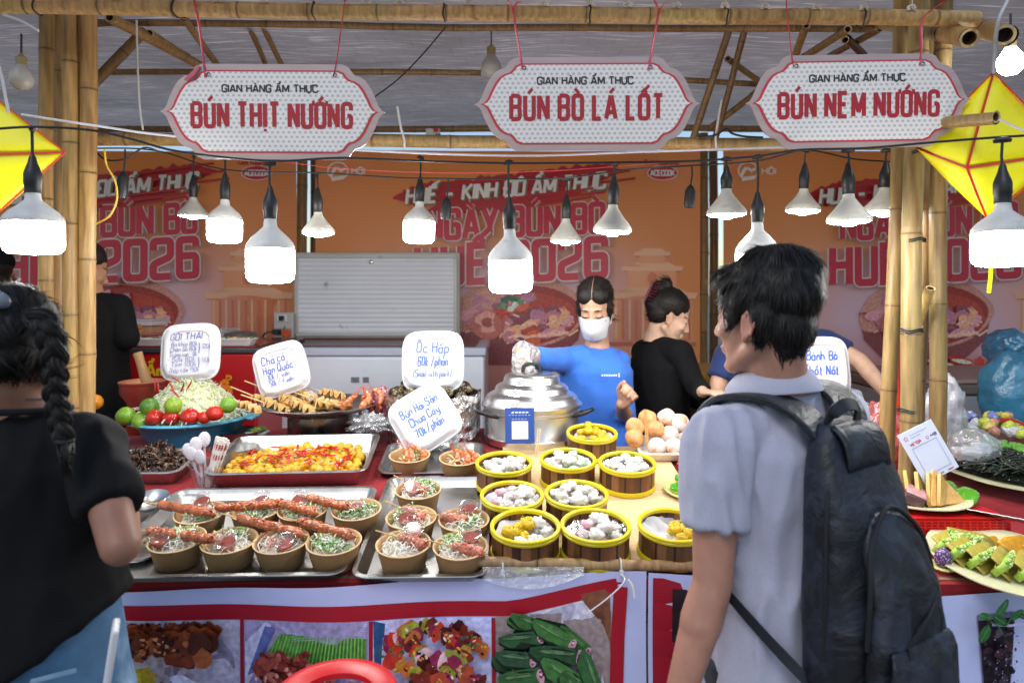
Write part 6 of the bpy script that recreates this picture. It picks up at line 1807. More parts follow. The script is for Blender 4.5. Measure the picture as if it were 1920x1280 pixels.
# ------------------------------------------------------------------ big steamer pot
pc = Vector(((997 - 960) * 2.63 / F, 2.63, ZB))
t = thing('steamer_pot', 'big aluminium steamer pot with stepped dome lid', 'pot', pc)
zr = 1.6 - (772 - CY) * 2.44 / F - ZB; zt = 1.6 - (697 - CY) * 2.63 / F - ZB
MB().lathe([(.0005, .001), (.175, .001), (.184, .008), (.186, .03), (.189, .034), (.186, .038), (.186, zr - .03), (.191, zr - .026), (.191, zr - .018), (.186, zr - .014), (.187, zr - .004)], 64, WHITE).build('pot_body', M_ALU, t)
d = zt - zr
m = MB().lathe([(.187, zr - .006), (.197, zr - .004), (.198, zr + .004), (.190, zr + .010), (.186, zr + d * .12), (.178, zr + d * .26), (.166, zr + d * .34), (.150, zr + d * .38), (.147, zr + d * .42), (.143, zr + d * .53), (.134, zr + d * .61), (.116, zr + d * .66), (.112, zr + d * .70), (.109, zr + d * .84), (.10, zr + d * .93), (.08, zr + d * .98), (.04, zr + d), (.0005, zr + d)], 72, WHITE)
lid = m.build('lid', M_ALU, t, sharp=55)
MB().tube(smoothpath([(-.034, 0, zt - .002), (-.033, 0, zt + .018), (-.02, 0, zt + .03), (.02, 0, zt + .03), (.033, 0, zt + .018), (.034, 0, zt - .002)], 4), .0075, 10, (.012, .012, .012)).build('lid_handle', M_BLACKP, lid)
for s_ in (-1, 1):
 a = R(-25 if s_ > 0 else 215)
 c_, sn = math.cos(a), math.sin(a)
 tv = Vector((-sn, c_, 0)); rv = Vector((c_, sn, 0)); z = zr - .03
 MB().tube(smoothpath([rv * .186 + tv * .035 + Vector((0, 0, z)), rv * .225 + tv * .034 + Vector((0, 0, z + .012)), rv * .245 + tv * .015 + Vector((0, 0, z + .022)), rv * .245 - tv * .015 + Vector((0, 0, z + .022)), rv * .225 - tv * .034 + Vector((0, 0, z + .012)), rv * .186 - tv * .035 + Vector((0, 0, z))], 4), .008, 10, (.015, .015, .016)).build('side_handle', M_BLACKP, t)
HANDLE = pc + Vector((0, 0, zt + .03))
# blue payment card (code left out), chopsticks near it
def card(label, c, w_, h_, rt, col, fn, name='payment_card'):
 t = thing(name, label, 'card', c, rt)
 MB().box((0, 0, h_ / 2), (w_, .004, h_), col).build('card_board', M_SIGN, t, bevel=.001)
 a = Art(lambda u, v, l: Vector((u * w_, -.0022 - l, v * h_)), step=.00015, start=.0003)
 fn(a); a.build('card_print', M_SIGN, t)
 return t
def blue_art(a):
 a.poly([(-.28, .12), (.28, .12), (.28, .62), (-.28, .62)], lin('#d5d6d2'))
 for i in range(4): a.strip([(-.16 + .12 * i, .865), (-.07 + .12 * i, .865)], .018, lin('#d3d8ea'))
 a.blob(-.24, .865, .05, .02, .3, lin('#e4e8f4'), .1)
 for k, y in enumerate((.79, .68)):
  for i in range(7 - 2 * k): a.strip([(-.38 + .11 * i + .1 * k, y), (-.31 + .11 * i + .1 * k, y)], .009, lin('#9fb0dc'))
card('blue payment card with a white square standing before the steamer pot', W(975, 831, 2.36), .105, .125, Euler((R(-10), R(1), R(8))).to_matrix().to_4x4(), lin('#2c4a92'), blue_art)
t = thing('chopsticks', 'pair of wooden chopsticks standing between the steamer baskets', 'chopsticks', W(1003, 858, 2.3))
for k in (0, 1): MB().tube([(0 + k * .006, 0, 0), (.012 + k * .008, .01, .10)], .0022, 6, lin('#d9c08c')).build('chopstick', M_WOOD, t)
# ------------------------------------------------------------------ doughnut balls in a foam tray
db = onp(1243, 856) + NRM * .0125
t = tag(tray_mb(.19, .17, .035, rim=.006, flare=.014, r=.03, col=lin('#e2e0da')).build('foam_tray', M_FOAM, None, loc=db, rot=RX.to_euler()), 'white foam tray piled with sesame doughnut balls', 'tray')
Mb = Matrix.Translation(db) @ RX
bp = []
GD = 'doughnut balls in the white tray'
m1 = mat('dough_orange', .6, noise_s=40, noise_a=.4, bump_s=90, bump=.7, sss=.1, rand=.08)
m2 = mat('dough_powdered', .8, noise_s=60, noise_a=.25, bump_s=100, bump=.7, spots=(30, lin('#c48a58'), .54, .10))
for i, (px, py, Y, w_) in enumerate(((1217, 786, 2.47, 0), (1248, 784, 2.47, 1), (1277, 792, 2.46, 1), (1192, 801, 2.43, 0), (1190, 822, 2.39, 0), (1229, 806, 2.43, 0), (1257, 816, 2.41, 1), (1234, 838, 2.36, 1), (1264, 839, 2.36, 1), (1285, 826, 2.44, 1))):
 r_ = 17.5 * Y / F
 o_ = MB().ell((0, 0, r_), r_, lin('#d29660') if not w_ else lin('#d8cdc6'), 22, 16, bump=.1, bs=16, seed=i * 3).build('doughnut_ball', m2 if w_ else m1, None, loc=W(px, py + 17, Y), rot=(random.uniform(-.3, .3), 0, random.uniform(0, 6)), sharp=0)
 tag(o_, ('sugar powdered doughnut ball in the white foam tray' if w_ else 'plain orange doughnut ball at the left of the white foam tray'), 'doughnut', GD + (' powdered' if w_ else ' plain'))
o_ = MB().ell((0, 0, .03), .031, lin('#c06a2c'), 20, 14, bump=.1, bs=16, seed=3).build('doughnut_ball', m1, None, loc=W(1302, 842, 2.5)); tag(o_, 'orange doughnut ball apart from the tray beside the man', 'doughnut')
t = thing('chopsticks', 'pair of wooden chopsticks stuck upright among the doughnut balls', 'chopsticks', W(1212, 836, 2.37))
for k in (0, 1): MB().tube([(k * .006, 0, 0), (-.008 + k * .006, .0, .13)], .0028, 6, lin('#c99c62')).build('chopstick', M_WOOD, t)
o_ = MB().ell((0, 0, .012), (.05, .04, .014), lin('#9a4a26'), 20, 10, bump=.5, bs=24).build('fried_cake', M_FOODWET, None, loc=onp(1300, 880) + NRM * .012); tag(o_, 'brown fried cake on a dish half hidden by the man', 'cake')
# green cakes on a leaf plate
gp = onp(1292, 930) + NRM * .0125
t = thing('leaf_plate', 'round pale plate of glossy green cakes at the edge of the man', 'plate', gp, RX)
MB().lathe([(.0005, 0), (.05, 0), (.075, .012), (.08, .013), (.074, .015), (.048, .004), (.0005, .004)], 36, lin('#b9bd7a')).build('plate', M_PLASTIC, t)
Mb = Matrix.Translation(gp) @ RX
for i, (x, y, z) in enumerate(((-.035, -.01, .006), (.0, -.035, .006), (.005, .02, .006), (-.012, .03, .02), (.03, -.005, .012), (-.012, -.012, .026))):
 m = MB().lathe([(.0005, 0), (.022, 0), (.027, .008), (.027, .013)], 24, lin('#c9c83a')).lathe([(.0275, .012), (.027, .019), (.02, .0225), (.0005, .023)], 24, lin('#3f9a1c'))
 tag(m.build('green_cake', mat('jelly', .1, noise_s=30, noise_a=.15, sss=.2, coat=.5), None, loc=Mb @ Vector((x, y, z)), rot=RXZ(i).to_euler()), 'glossy green topped cake on the round plate beside the man', 'cake', 'green cakes on the round plate')
# ================================================================== things behind the counter
M_ENAMEL = mat('enamel', .35, noise_s=4, noise_a=.06, spots=(9, lin('#9a9a9c'), .72, .04))
# white chest freezer with its lid up
fx0, fx1, fy = W(486, 0, 3.55).x, W(908, 0, 3.55).x, 3.55
fz = H - (668 - CY) * 3.55 / F
t = thing('chest_freezer', 'white chest freezer with its lid raised, behind the fish cakes', 'freezer', ((fx0 + fx1) / 2, fy, 0))
w_ = fx1 - fx0
MB().box((0, .3, fz / 2), (w_, .6, fz), lin('#d6d9e2')).build('body', M_ENAMEL, t, bevel=.015)
MB().box((0, .3, fz + .024), (w_ + .02, .62, .044), lin('#b4b9c8')).build('rim', M_ENAMEL, t, bevel=.008)
MB().box((0, .3, fz + .049), (w_ - .1, .5, .005), lin('#4a1418')).build('opening', M_PLASTIC, t)
lx0, lx1, ly = W(550, 0, 4.12).x, W(862, 0, 4.12).x, 4.12
lz0, lz1 = H - (634 - CY) * 4.12 / F, H - (473 - CY) * 4.12 / F
cx, lw, lh = (lx0 + lx1) / 2 - (fx0 + fx1) / 2, lx1 - lx0, lz1 - lz0
lidm = MB().box((cx, ly - fy + .03, (lz0 + lz1) / 2), (lw, .06, lh), lin('#bdb8b0')).build('lid', mat('aged_frame', .4, noise_s=6, noise_a=.15, spots=(14, lin('#7d776c'), .7, .06)), t, bevel=.01)
m = MB()
m.grid(lambda u, v: Vector((cx + (u - .5) * (lw - .07), ly - fy - .012 - .005 * abs(math.sin(v * PI * 16)), (lz0 + lz1) / 2 + (v - .5) * (lh - .07))), 4, 128, lin('#dadce4'))
m.build('lid_lining', M_ENAMEL, lidm, sharp=0)
for zz in (-.5, .5): MB().box((cx, ly - fy - .012, (lz0 + lz1) / 2 + zz * (lh - .05)), (lw - .04, .02, .022), lin('#b9b7b2')).build('lid_gasket', M_ENAMEL, lidm, bevel=.004)
for xx in (-.5, .5): MB().box((cx + xx * (lw - .05), ly - fy - .0105, (lz0 + lz1) / 2), (.022, .018, lh - .075), lin('#b9b7b2')).build('lid_gasket', M_ENAMEL, lidm, bevel=.004)
MB().lathe([(.012, 0), (.012, .006), (.006, .008), (.0005, .008)], 16, lin('#6b6b6b'), Matrix.Translation((cx - .03, ly - fy - .02, lz1 - .06)) @ Matrix.Rotation(R(90), 4, 'X')).build('lid_lock', M_STEEL, lidm)
m = MB()
for px, s_ in ((666, 16), (686, 12)): m.box((W(px, 0, 3.55).x - (fx0 + fx1) / 2, -.0015, H - (712 - CY) * 3.55 / F), (s_ * .0028, .002, .03), lin('#6e6f76'))
m.build('torn_sticker', mat('sticker', .7, noise_s=40, noise_a=.5), t)
m = MB()
m.box((cx, ly - fy + .03, (lz0 + fz) / 2 + .03), (lw * .96, .02, .05), lin('#7d1f26')); m.build('lid_hinge', M_PLASTIC, t)
# socket panel with plugs
t = thing('socket_panel', 'grey wall panel with switch, black plug and orange plug beside the freezer lid', 'socket', W(533, 640, 4.05))
k = 4.05 / F
MB().box((0, 0, 27 * k), (36 * k, .03, 55 * k), lin('#b3acab')).build('panel', M_ENAMEL, t, bevel=.003)
MB().box((-2 * k, -.02, 44 * k), (20 * k, .012, 12 * k), lin('#cfcaca')).build('switch_plate', M_PLASTIC, t, bevel=.002)
MB().box((-2 * k, -.03, 44 * k), (9 * k, .012, 9 * k), lin('#1c1c20')).build('switch', M_PLASTIC, t)
MB().box((0, -.02, 19 * k), (30 * k, .012, 13 * k), lin('#8f8888')).build('outlet', M_PLASTIC, t, bevel=.002)
MB().box((-9 * k, -.045, 19 * k), (12 * k, .05, 9 * k), (.012,) * 3).tube(smoothpath([(-14 * k, -.06, 19 * k), (-26 * k, -.08, 17 * k), (-36 * k, -.08, 2 * k), (-40 * k, -.06, -18 * k)]), .006, 7, (.012,) * 3).build('black_plug', M_BLACKP, t)
MB().box((10 * k, -.045, 17 * k), (11 * k, .05, 11 * k), lin('#c8481c')).tube([(6 * k, -.05, 30 * k), (5 * k, -.06, 12 * k), (5 * k, -.05, -14 * k)], .004, 6, (.012,) * 3).build('orange_plug', M_PLASTIC, t)
# red ice-cream chest with trays on top
rx0, rx1, ry = W(150, 0, 3.2).x, W(482, 0, 3.2).x, 3.2
rz = H - (662 - CY) * 3.2 / F
cx = (rx0 + rx1) / 2; w_ = rx1 - rx0
t = thing('red_chest', 'red chest with yellow lettering at back left, its top crowded with trays', 'freezer', (cx, ry, 0))
MB().box((0, .35, rz / 2), (w_, .7, rz), lin('#a8141a')).build('body', mat('red_enamel', .3, noise_s=5, noise_a=.1), t, bevel=.012)
MB().box((0, .35, rz + .012), (w_ + .02, .72, .022), lin('#39393f')).build('rim', M_PLASTIC, t, bevel=.004)
MB().box((0, .36, rz + .0265), (w_ - .05, .64, .004), lin('#7d1b1e')).build('glass_lid', mat('glossy_red', .12), t)
a = Art(lambda u, v, l: Vector(((u - 960) * ry / F - cx, -.002 - l, H - (v - CY) * ry / F)), step=.0004, start=.001)
a.text('Ẩm', 276, 704, 22, width=34, hw=.11, col=lin('#e0b41a'), w=.6)
a.build('yellow_lettering', M_PRINTC, t)
a = Art(lambda u, v, l: Vector(((u - 960) * ry / F - cx, -.002 - l, H - (v - CY) * ry / F)), step=.0004, start=.001)
a.text('ổ', 212, 742, 40, width=20, hw=.14, col=lin('#8f3a10'), w=.6); a.text('ổ', 210, 740, 40, width=20, hw=.12, col=lin('#de7a1c'), w=.6)
a.build('orange_letter', M_PRINTC, t)
a = Art(lambda u, v, l: Vector(((u - 960) * ry / F - cx, -.002 - l, H - (v - CY) * ry / F)), step=.0004, start=.001)
a.text('ổ', 414, 748, 40, width=20, hw=.14, col=lin('#8f3a10'), w=.6); a.text('ổ', 412, 746, 40, width=20, hw=.12, col=lin('#de7a1c'), w=.6)
a.build('orange_letter', M_PRINTC, t)
a = Art(lambda u, v, l: Vector(((u - 960) * ry / F - cx, -.002 - l, H - (v - CY) * ry / F)), step=.0004, start=.001)
for i in range(26):
 a.blob(440 + random.uniform(-24, 26), 780 + random.uniform(-16, 14), random.uniform(4, 9), random.uniform(4, 8), random.uniform(0, 3), lin(random.choice(['#d8581c', '#e0a01c', '#4f8a2c', '#c23a1c'])), .2, 10)
a.build('front_print', M_PRINTC, t)
zt = rz + .03
def on_red(px, py, dz=0):
 Y = (H - zt) / ((py - CY) / F); Y = min(max(Y, ry + .1), ry + .66)
 return Vector(((px - 960) * Y / F, Y, zt + dz))
def foam_box(px, py, label, w=.17, d=.12, rot=0, open_=True, fill=None):
 b = on_red(px, py)
 o_ = tag(tray_mb(w, d, .035, rim=.005, flare=.012, r=.02, col=lin('#cfcac8')).build('foam_tray', M_FOAM, None, loc=b, rot=(0, 0, rot)), label, 'tray')
 if fill:
  m = MB(); st = random.getstate(); random.seed(int(px))
  for k in range(26): m.ell((random.uniform(-w * .38, w * .38), random.uniform(-d * .36, d * .36), .018 + random.uniform(0, .014)), (random.uniform(.008, .018), random.uniform(.006, .012), .008), vary(lin(random.choice(fill)), .2), 8, 6)
  random.setstate(st)
  tag(m.build('tray_filling', M_FOOD, None, loc=b + Vector((0, 0, .004)), rot=(0, 0, rot)), 'food filling the ' + label.split(',')[0], 'food', kind='stuff')
 return o_
foam_box(232, 668, 'white tray of yellow cakes, front left on the red chest', .18, .12, 0, True, ['#d6a24a', '#c98b3a', '#e0b86a'])
foam_box(290, 663, 'shallow pale tray, front middle on the red chest', .16, .1, .05)
foam_box(283, 645, 'ribbed white tray with a brown sauce, in the middle of the red chest', .2, .14, 0, True, ['#8a4a2c', '#7a3a22'])
foam_box(440, 664, 'tray of noodles with herbs under wrap, right side of the red chest', .2, .1, 0, True, ['#d6a87a', '#c98a5a', '#5f7d3a', '#d8c8a8'])
for i, (px, py, c, lb) in enumerate(((240, 640, '#c98a5a', 'stack of brown paper boxes at the back left of the red chest'), (268, 606, '#cfc8cc', 'white lidded box tilted on the stack above red chest'), (310, 624, '#a3302a', 'red plastic basket at the back of the red chest'))):
 b = on_red(px, 648)
 b.y = ry + .5 + .05 * (i % 2); b.x = (px - 960) * b.y / F
 t = thing('food_box', lb, 'box', b, (0, 0, random.uniform(-.2, .2)))
 for q in range(3 if i == 0 else 1):
  z = .03 * q + (.075 if i == 1 else 0)
  MB().box((0, 0, z + .014), (.2 - .01 * q, .14, .026), lin(c)).build('box_body', M_KRAFT if i == 0 else M_PLASTIC, t, bevel=.004)
  if i: MB().box((0, 0, z + .032), (.21, .15, .008), mixc(lin(c), WHITE, .15)).build('box_rim', M_PLASTIC, t, bevel=.002)
 if i == 1: MB().box((0, 0, .036), (.19, .13, .07), lin('#b98a6a')).build('box_below', M_KRAFT, t, bevel=.004)
t = thing('food_bowl', 'dark lidded bowl at the right end of the red chest', 'bowl', on_red(452, 640))
MB().lathe([(.0005, 0), (.06, 0), (.09, .025), (.08, .045), (.04, .055), (.0005, .056)], 28, lin('#4d4a4a')).build('bowl', M_PLASTIC, t)
tag(MB().ell((0, 0, .03), (.08, .05, .035), lin('#c9b8b4'), 20, 12, bump=.8, bs=26, seed=8).build('plastic_bag', M_BAGCLEAR, None, loc=on_red(424, 638)), 'bag of pale food behind the Gỏi Thái sign', 'plastic bag')
# clay mortar and pestle on the back table
mc = Vector(((262 - 960) * 2.78 / F, 2.80, ZB)); zm = 1.6 - (716 - CY) * 2.8 / F - ZB
t = thing('clay_mortar', 'red brown clay mortar behind the blue basin', 'mortar', mc)
MB().lathe([(.0005, 0), (.055, 0), (.06, .01), (.058, zm - .085), (.085, zm - .045), (.086, zm - .008), (.09, zm - .004), (.09, zm + .004), (.082, zm + .006), (.076, zm - .004), (.05, zm - .05), (.0005, zm - .06)], 36, [lin('#8a2f22')] * 7 + [lin('#c9785a')] * 2 + [lin('#b9966a')] * 2).build('mortar', M_PLASTIC, t)
tag(MB().tube([(0, 0, 0), (-.02, 0, .06), (-.038, 0, .115), (-.05, 0, .155)], [.020, .021, .017, .019], 16, lin('#b08a5c')).build('wooden_pestle', M_WOOD, None, loc=mc + Vector((.035, -.01, zm - .03))), 'thick wooden pestle leaning in the clay mortar', 'pestle')
tag(MB().ell((0, 0, .03), (.03, .03, .03), lin('#d98a1c'), 18, 12, bump=.1).build('orange', M_FOOD, None, loc=W(178, 768, 2.62)), 'orange fruit peeping out behind the left bamboo posts', 'fruit')
# ------------------------------------------------------------------ right side: cakes and sweets
t = thing('plastic_basket', 'red perforated plastic basket turned over as a stand for the cakes', 'basket', (0, 0, 0))
bx0, bx1, by0, by1 = W(1600, 0, 1.85).x, W(1892, 0, 1.85).x, 1.85, 2.2
bz0, bz1 = zpl(1.85) + .003, .972
t.location = ((bx0 + bx1) / 2, by0, bz0)
w_, d_, h_ = bx1 - bx0, by1 - by0, bz1 - bz0
RB = lin('#c01418')
MB().box((0, d_ / 2, h_ - .004), (w_, d_, .008), RB).build('basket_floor', M_PLASTIC, t, bevel=.003)
m = MB(); nx = 24; nz = 5
# perforated front wall: bars between holes
for i in range(nx + 1):
 m.box((-w_ / 2 + w_ * i / nx, .0, (h_ - .008) / 2), (.0065, .005, h_ - .008), RB)
for j in range(nz + 1):
 m.box((0, .0004, .003 + (h_ - .014) * j / nz), (w_ - .0065, .0046, .0055), RB)
m.build('front_lattice', M_PLASTIC, t)
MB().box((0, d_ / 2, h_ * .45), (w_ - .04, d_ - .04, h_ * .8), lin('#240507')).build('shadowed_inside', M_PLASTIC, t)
for s_ in (-1, 1):
 MB().box((s_ * (w_ / 2 - .003), d_ / 2 + .004, (h_ - .009) / 2), (.006, d_ - .012, h_ - .009), RB).build('side_wall', M_PLASTIC, t, bevel=.002)
def plate_mb(r, col=lin('#d3d0a8')):
 return MB().lathe([(.0005, 0), (r * .55, 0), (r * .6, .004), (r * .92, .014), (r, .017), (r * 1.0, .020), (r * .9, .019), (r * .58, .008), (.0005, .007)], 48, [lin('#b9b48a')] * 3 + [col] * 5, wob=lambda a, z: .004 * math.sin(a * 60) * (z > .012))
def plate(label, loc, r, rot=None):
 return tag(plate_mb(r).build('plate', M_PLASTIC, None, loc=loc, rot=(rot or Matrix.Identity(4)).to_euler()), label, 'plate', None)
P1 = Vector(((1712 - 960) * 1.99 / F, 2.0, bz1 + .001))
plate('speckled cream plate of folded pancakes on the red basket', P1, .155)
# triangular pancakes standing in a row
random.seed(3)
def tri_cake(w, h, th, c, c2):
 m = MB(); n = 4
 out = [(-w / 2, 0), (w / 2, 0), (w * .46, h * .06), (w * .03, h), (-w * .05, h * .98), (-w * .5, h * .07)]
 m.prism(out, -th / 2, th / 2, c)
 m.prism([(x * .96, z * .96 + .002) for x, z in out], th / 2, th / 2 + .0015, c2)
 return m
GPk = 'folded pancakes on the cream plate'
for i in range(6):
 o_ = tri_cake(.11, .085, .010, vary(lin('#cfa158'), .1), lin('#8a5a30')).build('folded_pancake', M_FOOD, None, loc=P1 + Vector((-.075 + .026 * i, -.02 - .012 * i, .014)), rot=(R(-14), R(4), R(62 - i * 5)), bevel=.004)
 tag(o_, 'thin golden folded pancake standing in the row on the cream plate', 'pancake', GPk)
o_ = tri_cake(.14, .10, .014, lin('#d2a45c'), lin('#8a5a30')).build('folded_pancake', M_FOOD, None, loc=P1 + Vector((.055, -.085, .013)), rot=(R(-30), R(2), R(20)), bevel=.005)
tag(o_, 'large triangular golden pancake facing front on the cream plate', 'pancake')
o_ = MB().box((0, 0, .02), (.05, .09, .03), lin('#5a3e40')).box((0, 0, .039), (.052, .092, .008), lin('#b88a8e')).build('purple_cake', M_FOOD, None, loc=P1 + Vector((-.045, -.075, .014)), rot=(0, R(20), R(-30)), bevel=.004)
tag(o_, 'dark purple cake slice leaning on the pancakes', 'cake')
for i, (x, y, z, rr, an) in enumerate(((.08, .085, .03, .04, 0), (.115, .02, .03, .036, .6), (.135, -.035, .02, .045, .2))):
 o_ = MB().ell((0, 0, 0), (rr, rr * .8, .016), lin('#5fa51f'), 22, 12, bump=.25, bs=14, seed=i).build('green_dumpling', mat('green_jelly', .12, noise_s=40, noise_a=.15, sss=.2, coat=.4, spots=(30, lin('#c9dcae'), .68, .04)), None, loc=P1 + Vector((x, y, z)), rot=(R(20), R(-18), an), sharp=0)
 tag(o_, ['glossy green cake dusted with coconut at the back of the cream plate', 'glossy green cake in the middle, beside the black noodles', 'smooth flat green cake overhanging the edge of cream plate'][i], 'cake')
P2 = Vector(((1908 - 960) * 2.2 / F, 2.22, .995))
tag(MB().lathe([(.0005, 0), (.09, 0), (.08, P2.z - zpl(2.2) - .002), (.0005, P2.z - zpl(2.2) - .002)], 24, lin('#8a1a1e')).build('stand', M_PLASTIC, None, loc=(P2.x, P2.y, zpl(2.22) + .002)), 'round red stand lifting the plate of black noodles', 'stand')
plate('big speckled plate of black jelly noodles and green leaves', P2, .235, Matrix.Rotation(R(5), 4, 'X'))
m = MB(); random.seed(9)
m.lathe([(.17, .016), (.12, .034), (.05, .05), (.0005, .052)], 24, lin('#1e221c'), Matrix.Translation((-.05, 0, 0)), wob=lambda a, z: .12 * math.sin(a * 3))
for k in range(520):
 x, y = random.uniform(-.21, .09), random.uniform(-.15, .13)
 if (x / .22) ** 2 + (y / .2) ** 2 > .9: continue
 z = .022 + .038 * max(0, 1 - (x + .05) ** 2 / .03 - y * y / .04) + random.uniform(0, .012); a = random.uniform(-.6, .6) + (1.2 if random.random() < .2 else 0)
 d = Vector((math.cos(a), math.sin(a), 0)) * random.uniform(.02, .05)
 m.tube([Vector((x, y, z)) - d, Vector((x, y, z + .008)), Vector((x, y, z)) + d + Vector((0, 0, -.004))], [.002, random.uniform(.0035, .006), .002], 6, vary(lin(random.choice(['#23271f', '#1b1e1a', '#31362c', '#3c4234'])), .2), flat=.6)
tag(m.build('black_noodles', mat('black_jelly', .2, noise_s=50, noise_a=.3, spots=(130, lin('#c9c7b0'), .68, .03)), None, loc=P2), 'heap of black sesame sprinkled strips on the big plate', 'noodles', kind='stuff')
GLf = 'green leaf cakes on the big plate'
for i, (x, y, z) in enumerate(((-.04, .11, .06), (-.0, .06, .07), (.04, .0, .06), (.02, .12, .065), (.07, .08, .06), (.06, -.05, .05), (-.09, .14, .05), (.09, .02, .055))):
 o_ = MB().ell((0, 0, 0), (.034, .03, .02), lin('#6fae45'), 18, 12, bump=.6, bs=20, seed=i).build('green_cake', MATS['green_jelly'], None, loc=P2 + Vector((x, y, z)), rot=(random.uniform(-.5, .5), random.uniform(-.5, .5), i), sharp=0)
 tag(o_, 'light green soft cake beside the black strips on the big plate', 'cake', GLf)
P3 = onp(1886, 1062) + NRM * .003
plate('large speckled plate of green waffle rolls and yellow cakes at the table edge', P3, .178, RX)
Mb = Matrix.Translation(P3) @ RX
random.seed(14)
def waffle():
 m = MB()
 out = []
 m.strip(smoothpath([(-.045, 0, .004), (0, .002, .0), (.045, 0, .004), (.052, .012, .012), (.045, .022, .018), (0, .024, .016), (-.045, .022, .018)], 4), .05, .004, (0, 0, 1), lin('#a8983e'))
 for k in range(70):
  m.ell((random.uniform(-.045, .045), random.uniform(.004, .02), random.uniform(-.002, .004) + .035), random.uniform(.003, .006), vary(lin(random.choice(['#a9c85a', '#c9dc8c', '#8fb846', '#d9e4b0'])), .12), 6, 4)
 m.box((0, .012, .010), (.096, .019, .05), lin('#9fc24e'))
 return m
wf = None
for i, (x, y, an, lean) in enumerate(((-.125, .035, .5, 30), (-.11, .0, .45, 30), (-.08, -.03, .5, 34), (-.045, -.055, .75, 36), (-.005, -.075, .8, 36), (.03, -.08, .75, 34), (-.075, .05, -.5, 26))):
 loc = Mb @ Vector((x, y, .024)); rt = RX @ Euler((R(lean), 0, an)).to_matrix().to_4x4()
 if wf is None:
  wf = waffle().build('waffle_roll', M_FOOD, None, loc=loc, rot=rt.to_euler(), sharp=0); o_ = wf
 else:
  o_ = wf.copy(); COL.objects.link(o_); o_.location = loc; o_.rotation_euler = rt.to_euler()
 o_.scale = (.86,) * 3
 tag(o_, 'green filled waffle roll in the row on the large plate', 'waffle roll', 'waffle rolls on the large plate')
yc = None
for i, (x, y, z, an) in enumerate(((.0, .05, .022, .5), (.04, .035, .026, .5), (.085, .01, .032, .6), (.11, -.03, .037, .6), (.075, .06, .02, .4))):
 loc = Mb @ Vector((x, y, z)); rt = RX @ Euler((R(40), R(8), an)).to_matrix().to_4x4()
 if yc is None: yc = MB().box((0, 0, 0), (.085, .055, .014), lin('#d59a1c')).build('yellow_cake', M_FOOD, None, loc=loc, rot=rt.to_euler(), bevel=.006); o_ = yc
 else: o_ = yc.copy(); COL.objects.link(o_); o_.location = loc; o_.rotation_euler = rt.to_euler()
 tag(o_, 'flat yellow cake slice leaning at the back of the large plate', 'cake', 'yellow cakes on the large plate')
o_ = MB().ell((0, 0, .012), (.07, .045, .014), lin('#b08a3c'), 22, 10, bump=.2).build('brown_pancake', M_FOOD, None, loc=Mb @ Vector((.075, -.085, .016)), rot=(R(30), R(6), .4)); tag(o_, 'round brown pancake at the front of the large plate', 'pancake')
tag(salad(40, .03, 0, 44, ['#e8e6dc', '#dcdccc'], 0, 3).build('coconut_shreds', M_NOODLE, None, loc=Mb @ Vector((.125, -.11, .02))), 'white coconut shreds at the right of the large plate', 'coconut', kind='stuff')
t = thing('serrated_knife', 'serrated steel knife resting behind the yellow cakes', 'knife', Mb @ Vector((.06, .17, .05)), RX @ Euler((R(50), 0, R(-28))).to_matrix().to_4x4())
out = [(-.07, 0), (.12, 0), (.12, .03)] + [(.12 - .012 * i, .03 - (.003 if i % 2 else 0)) for i in range(1, 16)] + [(-.07, .028)]
MB().prism(out, -.0008, .0008).build('blade', M_STEEL, t)
MB().box((.17, 0, .014), (.1, .016, .024), lin('#1d1a18')).build('handle', M_PLASTIC, t, bevel=.004)
sp_ = onp(1766, 1066) + NRM * .002
t = thing('sesame_cake', 'purple sesame coated cake on a scalloped paper cup beside the backpack', 'cake', sp_, RX)
MB().lathe([(.0005, 0), (.022, 0), (.03, .008), (.029, .009), (.0005, .006)], 40, lin('#c9c47a'), wob=lambda a, z: .06 * math.sin(a * 14) * (z > .004)).build('paper_cup', M_PAPER, t)
MB().ell((0, 0, .027), (.02, .02, .026), lin('#4f2a66'), 20, 14, bump=.1).build('cake_body', mat('purple_sesame', .6, noise_s=60, noise_a=.3, spots=(260, lin('#c9b8d0'), .58, .03)), t)
# sweets tray
swb = W(1886, 868, 2.36); swb.z = zpl(2.36) + .03
o_ = tray_mb(.27, .2, .055, rim=.006, flare=.01, r=.02, col=lin('#9a6a62')).build('sweets_tray', M_PLASTIC, None, loc=swb + Vector((.0, .09, 0)), rot=(R(6), 0, R(-12)))
tag(o_, 'dusky pink plastic tray full of coloured sweets at far right', 'tray')
random.seed(6)
swo = {}
cols = [('#b9c84a', 'yellow'), ('#6f9a2c', 'green'), ('#7d86c0', 'lilac blue'), ('#cfcfd8', 'white'), ('#cdbf5a', 'pale yellow'), ('#c98a7a', 'pink')]
for i in range(30):
 c, nm = cols[i % 6]
 x, y = random.uniform(-.13, .13), random.uniform(-.02, .17)
 loc = swb + Vector((x, y, .055 + random.uniform(0, .035) + y * .25))
 if nm not in swo:
  o_ = MB().ell((0, 0, 0), (.024, .018, .017), lin(c), 16, 10, bump=.3, bs=20, seed=i).build('wrapped_sweet', mat('sweet_wrap', .18, noise_s=30, noise_a=.15, coat=.3, bump_s=60, bump=.3), None, loc=loc, rot=(random.uniform(-1, 1), random.uniform(-1, 1), i)); swo[nm] = o_
 else:
  o_ = swo[nm].copy(); COL.objects.link(o_); o_.location = loc; o_.rotation_euler = (random.uniform(-1, 1), random.uniform(-1, 1), i)
 tag(o_, f'{nm} wrapped sweet in the pink tray at far right', 'sweet', f'{nm} sweets in the pink tray')
t = thing('red_tongs', 'red handled tongs lying on the coloured sweets', 'tongs', swb + Vector((.06, .03, .1)), (0, R(16), R(-20)))
